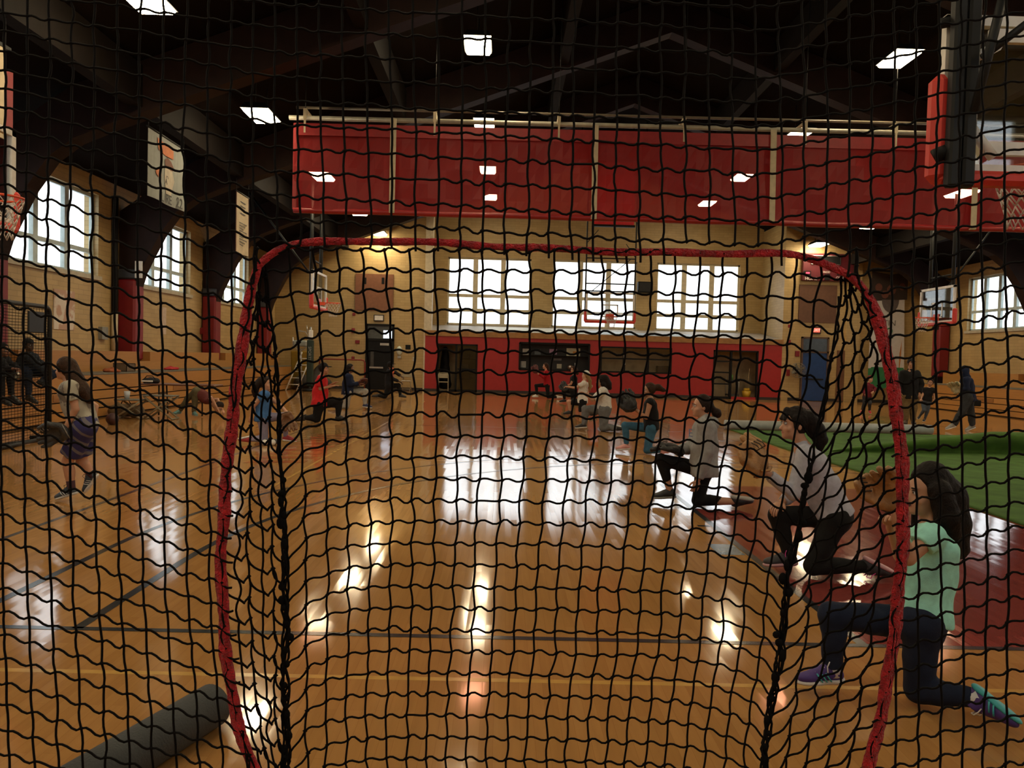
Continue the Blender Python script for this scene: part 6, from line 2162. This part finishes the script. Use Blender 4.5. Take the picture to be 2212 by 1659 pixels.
TOPY = [610, 573, 546, 530, 523, 521, 525, 533, 542, 547, 547, 553, 572, 600, 645]
for j in range(NROW):
    y0 = 536 + 46.5 * j
    for k in range(NL + NC + NR + 1):
        y = y0 + pocket_dy(k, y0) + rng.normal() * 1.3
        x, zone = pocket_x(k, y)
        if zone == 'C' and NL < k < NL + NC:
            x += rng.normal() * 1.5 + (4 if j % 2 else -2) * .6
        elif k not in (0, NL + NC + NR):
            x += rng.normal() * 2.2
        if 0 < k < NL + NC + NR:
            y = max(y, float(np.interp(x, TOPX, TOPY)))
        dpt = pocket_depth(k, y)
        d0 = at(x, y, NY)
        q = EYE + (d0 - EYE) * ((NY + dpt) / NY)
        pk[k, j] = (q, x, y)
KT = NL + NC + NR
for (k, j), (q, x, y) in pk.items():
    if q[2] < .1:
        continue
    zc = k < NL or k > NL + NC
    S2.knot(q)
    if k < KT:
        q2 = pk[k + 1, j][0]
        if k < NL:
            sgn = 1 if k % 2 else -1
            amp = 9 * PXM
            S2.strand(q, q2, lambda t: zdown * amp * math.sin(PI * t) * 1.3 + np.array([sgn * .004, 0, 0]) * math.sin(2 * PI * t), seg=6)
        elif k < NL + NC:
            amp = (4.3 + rng.normal() * 1.2) * PXM
            S2.strand(q, q2, lambda t: zdown * (-amp * math.sin(2 * PI * t)), seg=6)
        else:
            amp = 11 * PXM
            S2.strand(q, q2, lambda t: zdown * (amp * math.sin(PI * t)) + zdown * (-.4 * amp * math.sin(2 * PI * t)), seg=6)
    if j < NROW - 1:
        q2 = pk[k, j + 1][0]
        if np.linalg.norm(q2 - q) > .01:
            amp = (rng.normal() * (5 if zc else 1.6)) * PXM
            S2.strand(q, q2, lambda t: np.array([amp * math.sin(PI * t), 0, 0]), seg=4)
S2.build('pocket_net', NETM, net_root)
# bunched cords along the two folds
for nm, tab, ph in (('left', creaseL, 0), ('right', creaseR, 2)):
    m = MB()
    for c_ in range(5 if nm == 'left' else 4):
        pts = []
        y = ((700, 980, 1100, 1180, 760) if nm == 'left' else (640, 1150, 760, 1000))[c_]
        while y < 1880:
            x = interp(y, tab) + (3.5 + 4 * min(1, max(0, (y - 900) / 500))) * math.sin(y / (23 + 5 * c_) + c_ * 2 + ph) + rng.normal() * 1.6
            d0 = at(x, y, NY)
            q = EYE + (d0 - EYE) * ((NY + .13 + .008 * math.sin(y / 31 + c_)) / NY)
            if q[2] > .1:
                pts.append(q)
            y += 13
        m.tube(pts, .0030, 5)
    y = 640
    while y < 1860:
        x = interp(y, tab) + rng.normal() * 5
        d0 = at(x, y, NY)
        q = EYE + (d0 - EYE) * ((NY + .125) / NY)
        if q[2] > .1 and y > 1000:
            m.ball(q, (.006 + .006 * rng.random(), .006, .007 + .010 * rng.random()), 0, 7, 5)
        y += rng.choice([17, 29, 46])
    m.build('gathered_fold', NETM, net_root)
# ================================================================== LOOSE THINGS ON THE FLOOR
# green turf with its wrinkle, and the pale tube at its end
TURF = mat('green artificial turf', (0.075, 0.175, 0.022), 0.95, var=.25, scale=3, bump=.8, bscale=300)
tx0, tx1, ty0, ty1 = 5.28, 11.2, 5.2, 17.75
m = MB()
xs_ = np.linspace(tx0, tx1, 60)
def turf_line(x):
    w = min(1, max(0, (x - 5.9) / 3.2)) ** .8
    yc = 14.0 + .10 * (x - 9)
    h = .40 * w
    pts = [(y, .018 + .010 * math.sin(y * 1.3 + x) * w) for y in np.linspace(ty0, 13.5, 22)]
    # a standing fold that leans towards the camera
    pts += [(yc - .02 * w, .018), (yc - .08 * w, .018 + h * .22), (yc - .17 * w, .018 + h * .5), (yc - .23 * w, .018 + h * .84), (yc - .15 * w, .018 + h * .99), (yc + .06 * w + .01, .018 + h), (yc + .20 * w + .02, .018 + h * .82), (yc + .45 * w + .04, .018 + h * .3), (yc + .62 * w + .06, .02)]
    pts += [(y, .018 + .03 * w * math.exp(-((y - 15.9) / .4) ** 2)) for y in np.linspace(15.0, ty1, 16)]
    return pts
cols_ = [turf_line(x) for x in xs_]
nr_ = len(cols_[0])
vs, fs = [], []
idx = {}
for a, x in enumerate(xs_):
    for b_, (y, z) in enumerate(cols_[a]):
        idx[a, b_] = len(vs); vs.append((x + (.05 * math.sin(y * .8) if a == 0 else 0), y, z))
for a in range(len(xs_) - 1):
    for b_ in range(nr_ - 1):
        fs.append((idx[a, b_], idx[a + 1, b_], idx[a + 1, b_ + 1], idx[a, b_ + 1]))
nv = len(vs)
edge = [idx[a, 0] for a in range(len(xs_))] + [idx[len(xs_) - 1, b_] for b_ in range(1, nr_)] + [idx[a, nr_ - 1] for a in range(len(xs_) - 2, -1, -1)] + [idx[0, b_] for b_ in range(nr_ - 2, 0, -1)]
for i in edge:
    vs.append((vs[i][0], vs[i][1], .002))
ne_ = len(edge)
for i in range(ne_):
    fs.append((edge[i], nv + i, nv + (i + 1) % ne_, edge[(i + 1) % ne_]))
m.add(vs, fs, 0, True)
tag(m.build('turf_mat', TURF), 'wide green artificial turf mat with a raised wrinkle on the court', 'turf')
t = thing('turf_tube', 'long pale grey tube lying along the far edge of the green turf', 'tube', (7.5, 17.95, 0))
a, b = at_z(1566, 17.9, .115), at_z(2012, 17.9, .115)
m = MB(); m.tube([a, b], .112, 20); m.build('tube', mat('pale grey tube', (.36, .38, .36), .45), t)

# dark foam roll at lower left
a, b = np.array([-1.155, 3.14, .088]), np.array([-1.60, 1.88, .088])
t = thing('foam_roll', 'dark grey foam roll on the floor at lower left behind the net', 'foam roll', (*((a + b) / 2)[:2], 0))
m = MB()
d = nrm(b - a)
m.tube([a, a + d * .008, b - d * .008, b], [.078, .087, .087, .078], 28); m.build('foam', mat('dark grey foam', (.035, .040, .042), .8, bump=.3, bscale=120), t)
m = MB()
s_ = nrm(np.cross(d, (0, 0, 1)))
m.tube([a - d * .002 + (s_ * math.cos(w) + np.array([0, 0, 1]) * math.sin(w)) * (.008 + .0095 * w) for w in np.linspace(0, 6.9, 40)], .0025, 5); m.build('end_spiral', BLACK, t)

# black pitching screen at the left edge, its plane running towards the camera
E1 = at_z(106, 12.7, 0); E0 = E1 + np.array([.22, -2.1, 0])
t = thing('pitching_screen', 'black framed net screen standing before the bleachers at the left edge', 'screen', (E0 + E1) / 2)
zt = at(100, 664, 12.7)[2]
sv = nrm(E1 - E0); nv_ = np.array([-sv[1], sv[0], 0]); UZ = np.array([0, 0, 1.0])
Ls = np.linalg.norm(E1 - E0)
Q = lambda a_, z, d=0.0: E0 + sv * a_ + UZ * z + nv_ * d
R_ = .14
m = MB()
m.tube([Q(0, .05), Q(0, zt - R_)] + [Q(R_ - R_ * math.cos(w), zt - R_ + R_ * math.sin(w)) for w in np.linspace(.2, PI / 2, 6)] + [Q(Ls - R_ + R_ * math.sin(w), zt - R_ + R_ * math.cos(w)) for w in np.linspace(0, PI / 2, 7)] + [Q(Ls, .05)], .036, 10); m.build('frame_tube', BLKMET, t)
m = MB(); m.cyl(Q(0, .04), Q(Ls, .04), .03, 10); m.build('base_bar', BLKMET, t)
for a_ in (0.02, Ls - .02):
    m = MB(); m.cyl(Q(a_, .036, -.28), Q(a_, .036, .28), .034, 10); m.build('foot', BLKMET, t)
m = MB()
for z in np.arange(.1, zt - .04, .045):
    m.tube([Q(0, z), Q(Ls / 2, z - .01, .03), Q(Ls, z)], .0042, 4, caps=False)
for a_ in np.arange(.06, Ls - .02, .09):
    m.tube([Q(a_, .05), Q(a_, zt / 2, .02), Q(a_, zt - .02)], .0028, 4, caps=False)
m.build('screen_net', NETM, t)
m = MB(); m.box(Q(Ls - .45, zt - .26), (.5, .03, .34), 0, np.stack([sv, nv_, UZ], 1), .02); m.build('corner_mesh_patch', BLKMET, t)
t = thing('aluminium_bat', 'black bat with a silver end lying before the black screen', 'bat', floor_at(40, 955))
a, b = floor_at(-25, 968, .04), floor_at(100, 946, .04)
m = MB(); m.tube([a, a * .5 + b * .5, b], [.034, .030, .016], 10); m.build('barrel', BLKMET, t)
m = MB(); m.tube([b, b + nrm(b - a) * .03], [.026, .026], 10); m.build('knob', CHROME, t)

# folding table with clutter beside the bleachers
ZT = .74
ta = at(303, 831, 17.6); tb = at(462, 829, 17.6); 
TX0, TX1, TYc = ta[0], tb[0], 18.2
TYc = 17.9
WT = mat('brown laminate', (.15, .055, .025), .4); BEI = mat('beige enamelled steel', (.26, .22, .14), .5)
t = thing('folding_table', 'thin brown folding table on beige legs before the left bleachers', 'table', ((TX0 + TX1) / 2, TYc, 0))
m = MB(); m.bx(TX0, TX1, TYc - .3, TYc + .3, ZT - .035, ZT, 0, .01); m.build('table_top', WT, t)
for x in (TX0 + .38, TX1 - .30):
    for y in (-.2, .2):
        m = MB(); m.tube([(x, TYc + y, ZT - .03), (x + .02, TYc + y * 1.2, .02)], .018, 8); m.build('leg', BLKMET, t)
    m = MB(); m.cyl((x, TYc - .2, .5), (x, TYc + .2, .5), .012, 6); m.build('stretcher', BLKMET, t)
def px_on(px, y): return at(px, 826, y)[0]
x = px_on(326, 17.8)
t = thing('duffel_bag', 'black and white bag lying on the brown folding table', 'bag', (x, 17.8, ZT))
sdf_obj('bag_body', [('+', ('ell', (x, 17.8, ZT + .06), (.20, .14, .075), np.eye(3)), 0), ('+', ('cone', (x - .1, 17.8, ZT + .06), (x + .14, 17.8, ZT + .06), .055, .05), .03), ('clip', (0, 0, ZT + .003), (0, 0, -1))], .014, mat('black bag fabric', (.015, .015, .017), .8), t, wrinkle=.012, wl=.12)
m = MB(); m.box((x - .02, 17.655, ZT + .05), (.26, .02, .04), 0, None, .008); m.build('white_panel', WHITE, t)
m = MB(); m.tube([(x - .12, 17.72, ZT + .1), (x - .05, 17.7, ZT + .17), (x + .08, 17.7, ZT + .17), (x + .14, 17.72, ZT + .1)], .01, 6); m.build('handle', BLKMET, t)
# beige cross legged stool with bags underneath
def xstool(label, cx, cy, w, h, mt):
    t = thing('folding_stool', label, 'stool', (cx, cy, 0))
    for y in (-.16, .16):
        for s in (-1, 1):
            m = MB(); m.tube([(cx - s * w / 2, cy + y, .015), (cx + s * w / 2, cy + y, h)], .022, 8); m.build('leg', mt, t)
    for x in (-w / 2, w / 2):
        m = MB(); m.cyl((cx + x, cy - .18, .02), (cx + x, cy + .18, .02), .018, 8); m.build('foot_bar', mt, t)
    m = MB(); m.bx(cx - w / 2 - .02, cx + w / 2 + .02, cy - .18, cy + .18, h, h + .03, 0, .01); m.build('seat', mat('grey canvas seat', (.16, .15, .12), .8), t)
    return t
c = floor_at(350, 905)
xstool('beige cross legged folding stool under the brown folding table', c[0], c[1] - .05, .62, .50, BEI)
c2 = floor_at(268, 905)
xstool('low beige folding stool left of the brown folding table', c2[0] + .1, c2[1] + .1, .55, .40, BEI)
def duffel(label, px, py, L_, r_, col, dy=0.0):
    q = floor_at(px, py); q[1] += dy
    t = thing('equipment_bag', label, 'bag', q)
    sdf_obj('bag_body', [('+', ('cone', (q[0] - L_ / 2, q[1], r_), (q[0] + L_ / 2, q[1], r_ * .9), r_, r_ * .95), 0), ('clip', (0, 0, .004), (0, 0, -1))], .016, mat('bag %s' % (col,), col, .8, var=.3), t, wrinkle=.02, wl=.18)
    m = MB(); m.tube([(q[0] - L_ / 4, q[1] - .02, 2 * r_ - .02), (q[0] - L_ / 8, q[1] - .03, 2 * r_ + .09), (q[0] + L_ / 8, q[1] - .03, 2 * r_ + .09), (q[0] + L_ / 4, q[1] - .02, 2 * r_ - .02)], .012, 6); m.build('handle', mat('dark webbing', (.03, .025, .02), .8), t)
    return t
duffel('tan equipment bag slumped on the floor left of the folding stools', 268, 902, .46, .15, (.17, .12, .065), .10)
q = floor_at(243, 905, .12)
t = thing('basketball', 'dark maroon basketball on the floor beside the tan equipment bag', 'basketball', (q[0], q[1], 0))
m = MB(); m.ball((q[0], q[1], .12), .12, 0, 24, 16); m.build('ball_skin', mat('dark maroon leather', (.055, .016, .012), .5, bump=.3, bscale=200), t)
m = MB()
for A_, B_ in (((1, 0, 0), (0, 1, 0)), ((1, 0, 0), (0, 0, 1)), ((0, 1, 0), (0, 0, 1))):
    m.tube([np.array([q[0], q[1], .12]) + .1202 * (math.cos(w) * np.array(A_) + math.sin(w) * np.array(B_)) for w in np.linspace(0, 2 * PI, 37)[:-1]], .002, 4, closed=True)
m.build('seams', BLACK, t)
# on the bleacher tread
def on_tread(px, X=-8.9):
    d = ray(px, 806); return np.array([X, EYE[1] + d[1] * (X / d[0]), .987])
q = on_tread(234)
t = thing('crumpled_cloth', 'crumpled orange cloth lying on the bleacher tread at left', 'cloth', q)
sdf_obj('cloth', [('+', ('ell', q + np.array([0.05, 0, .03]), (.14, .22, .06), np.eye(3)), 0), ('+', ('ell', q + np.array([0.1, .15, .02]), (.1, .14, .04), np.eye(3)), .03), ('clip', q + np.array([0, 0, .001]), (0, 0, -1))], .014, mat('orange cloth heap', (.36, .10, .035), .85), t, wrinkle=.02, wl=.1)
q = on_tread(268)
t = thing('crate', 'open brown box with dark lining on the bleacher tread at left', 'box', q)
m = MB()
cx_, cy_, cz_ = q
for b in ((-.16, -.15, -.2, .2, 0, .18), (.15, .16, -.2, .2, 0, .18), (-.16, .16, -.2, -.19, 0, .18), (-.16, .16, .19, .2, 0, .18), (-.16, .16, -.2, .2, 0, .012)):
    m.bx(cx_ + b[0], cx_ + b[1], cy_ + b[2], cy_ + b[3], cz_ + b[4], cz_ + b[5])
m.build('box_shell', mat('brown cardboard', (.13, .09, .055), .8), t)
m = MB(); m.bx(cx_ - .165, cx_ + .165, cy_ + .2, cy_ + .215, cz_, cz_ + .185); m.bx(cx_ - .165, cx_ + .165, cy_ - .2, cy_ + .2, cz_ + .18, cz_ + .19); m.build('dark_flap', BLACK, t)
q = on_tread(366)
t = thing('folded_cloth', 'bright red cloth on the bleacher tread above the folding table', 'cloth', q)
sdf_obj('cloth', [('+', ('ell', q + np.array([0.05, 0, .03]), (.13, .35, .05), np.eye(3)), 0), ('clip', q + np.array([0, 0, .001]), (0, 0, -1))], .016, mat('bright red cloth heap', (.42, .02, .03), .85), t, wrinkle=.02, wl=.14)
q = at(261, 836, 17.45)
zst = .43
t = thing('paper_cup', 'white and blue cup standing on the low beige stool', 'cup', (c2[0] + .1, c2[1] + .1, zst))
m = MB(); m.tube([(c2[0] + .02, c2[1] + .08, zst + .002), (c2[0] + .02, c2[1] + .08, zst + .17)], [.05, .065], 14); m.build('cup', mat('pale blue white plastic', (.50, .55, .60), .4), t)
# small bag on the right bleachers
q = at(2109, 868, 19.9)
q = np.array([16.9, EYE[1] + ray(2110, 868)[1] * (16.9 / ray(2110, 868)[0]), .987])
t = thing('black_box_bag', 'black boxy bag carried low behind the striding person', 'bag', at(2109, 868, 19.6))
bq = at(2108, 871, 19.55)
m = MB(); m.box(bq, (.20, .16, .16), 0, None, .02); m.build('bag_body', BLACK, t)
m = MB(); m.tube([bq + np.array([-.06, 0, .08]), at(2100, 858, 19.45), bq + np.array([.06, 0, .08])], .01, 6); m.build('handle', BLACK, t)

# folding chairs at the far wall
CHR = mat('beige metal chair', (.27, .225, .14), .45)
def fchair(label, px, Y, rz, papers=False):
    c = at_z(px, Y, 0)
    t = thing('folding_chair', label, 'chair', c, 'folding chairs')
    Rz = np.array(Matrix.Rotation(rz, 3, 'Z'))
    P = lambda x, y, z: c + Rz @ np.array([x, y, z])
    m = MB(); m.box(P(0, 0, .44), (.40, .40, .03), 0, Rz, .012); m.build('seat', CHR, t)
    m = MB()
    m.box(P(0, .225, .70), (.38, .02, .20), 0, Rz @ np.array(Matrix.Rotation(-.15, 3, 'X')), .008); m.build('backrest', CHR, t)
    for s in (-1, 1):
        m = MB(); m.tube([P(s * .21, -.24, .0), P(s * .21, .05, .46), P(s * .21, .24, .74), P(s * .18, .255, .82), P(0, .26, .83)], .014, 8); m.build('leg', CHR, t)
        m = MB(); m.tube([P(s * .19, .26, .0), P(s * .19, -.12, .44)], .013, 8); m.build('leg', CHR, t)
    for y, z in ((-.17, .10), (.19, .12)):
        m = MB(); m.cyl(P(-.2, y, z), P(.2, y, z), .009, 6); m.build('stretcher', CHR, t)
    return t
fchair('beige folding chair in front of the left booth doorway', 957, 32.6, .1)
fchair('beige folding chair with papers on it beside the black door', 877, 32.6, -.1)
pc_ = at_z(877, 32.6, .457)
for k, dx in enumerate((-.1, .09)):
    m = MB(); m.box(pc_ + np.array([dx, -.02, .004]), (.15, .2, .006), 0, np.array(Matrix.Rotation(.2 * k, 3, 'Z'))); tag(m.build('paper_sheet', WHITE), ('left paper sheet lying on the chair beside the black door', 'right paper sheet lying on the chair beside the black door')[k], 'paper')

# volleyball post, ramp and cart in the left corner
vc = at_z(669, 30.6, 0)
GRN = mat('dark green padding', (.012, .03, .022), .5)
t = thing('volleyball_post', 'dark green padded volleyball post in the far left corner', 'post', vc)
m = MB(); m.cyl(vc + np.array([0, 0, .1]), vc + np.array([0, 0, 2.55]), .045, 12); m.build('post', CHROME, t)
m = MB(); m.box(vc + np.array([0, 0, 1.12]), (.24, .24, 1.85), 0, None, .04); m.build('pad', GRN, t)
m = MB(); m.box(vc + np.array([.02, -.05, 2.25]), (.16, .12, .35), 0, None, .02); m.build('winch_plate', WHITE, t)
text('lettering', 'SPORTS', .16, mat('faded white print', (.3, .32, .3), .8), t, vc + np.array([0, -.125, 1.5]), (PI / 2, PI / 2, 0), .002)
m = MB(); m.cyl(vc, vc + np.array([0, 0, .1]), .3, 16); m.build('base', BLKMET, t)
m = MB(); m.tube([vc + np.array([-.05, 0, 2.1]), vc + np.array([-.2, -.02, 2.35]), vc + np.array([-.55, -.02, 2.4])], .02, 6); m.tube([vc + np.array([-.12, 0, 2.3]), vc + np.array([-.16, 0, 2.6])], .018, 6); m.build('bracket', CHROME, t)
u = at_z(648, 31.2, 0)
t = thing('referee_stand', 'white ladder stand with a grey box leaning in the far left corner', 'stand', u)
for dx in (-.22, .22):
    m = MB(); m.tube([u + np.array([dx - .3, -.2, 0]), u + np.array([dx + .15, .5, 1.55])], .028, 8); m.build('rail', WHITE, t)
for k in range(5):
    f_ = .15 + .17 * k
    m = MB(); m.cyl(u + np.array([-.22 - .3 + .45 * f_, -.2 + .7 * f_, 1.55 * f_]), u + np.array([.22 - .3 + .45 * f_, -.2 + .7 * f_, 1.55 * f_]), .02, 6); m.build('rung', WHITE, t)
m = MB()
gz = at(650, 742, 31.2)
m.box(gz, (.55, .4, .26), 0, None, .05); m.build('grey_box', mat('pale green grey plastic', (.30, .33, .29), .4), t)
m = MB(); m.tube([gz + np.array([-.3, -.1, .25]), gz + np.array([-.28, -.1, -.1]), gz + np.array([0, -.1, -.33]), gz + np.array([.3, -.1, -.1]), gz + np.array([.32, -.1, .2])], .025, 6); m.build('side_tube', CHROME, t)
m = MB(); m.cyl((gz[0], gz[1], gz[2] - .2), (u[0], u[1] + .3, .0), .03, 8); m.build('post', CHROME, t)
y_ = at(650, 778, 32.2)
t = thing('yellow_pad', 'yellow gym pad leaning in the far left corner behind the green post', 'pad', (y_[0], 32.2, 0))
m = MB(); m.box((y_[0], 32.3, .80), (.85, .12, 1.6), 0, np.array(Matrix.Rotation(.12, 3, 'X')), .04); m.build('pad', mat('mustard vinyl', (.30, .19, .02), .5), t)
v = at_z(676, 31.9, 0)
t = thing('cart_cover', 'dark covered equipment heap behind the green padded post', 'cover', v)
sdf_obj('cover', [('+', ('cone', v + np.array([-.5, 0, .3]), v + np.array([.55, 0, .25]), .30, .24), 0), ('+', ('cone', v + np.array([0, .1, .35]), v + np.array([.25, .1, .95]), .3, .12), .15), ('clip', (0, 0, .004), (0, 0, -1))], .03, mat('dark brown tarp', (.03, .024, .018), .7), t, wrinkle=.03, wl=.3)
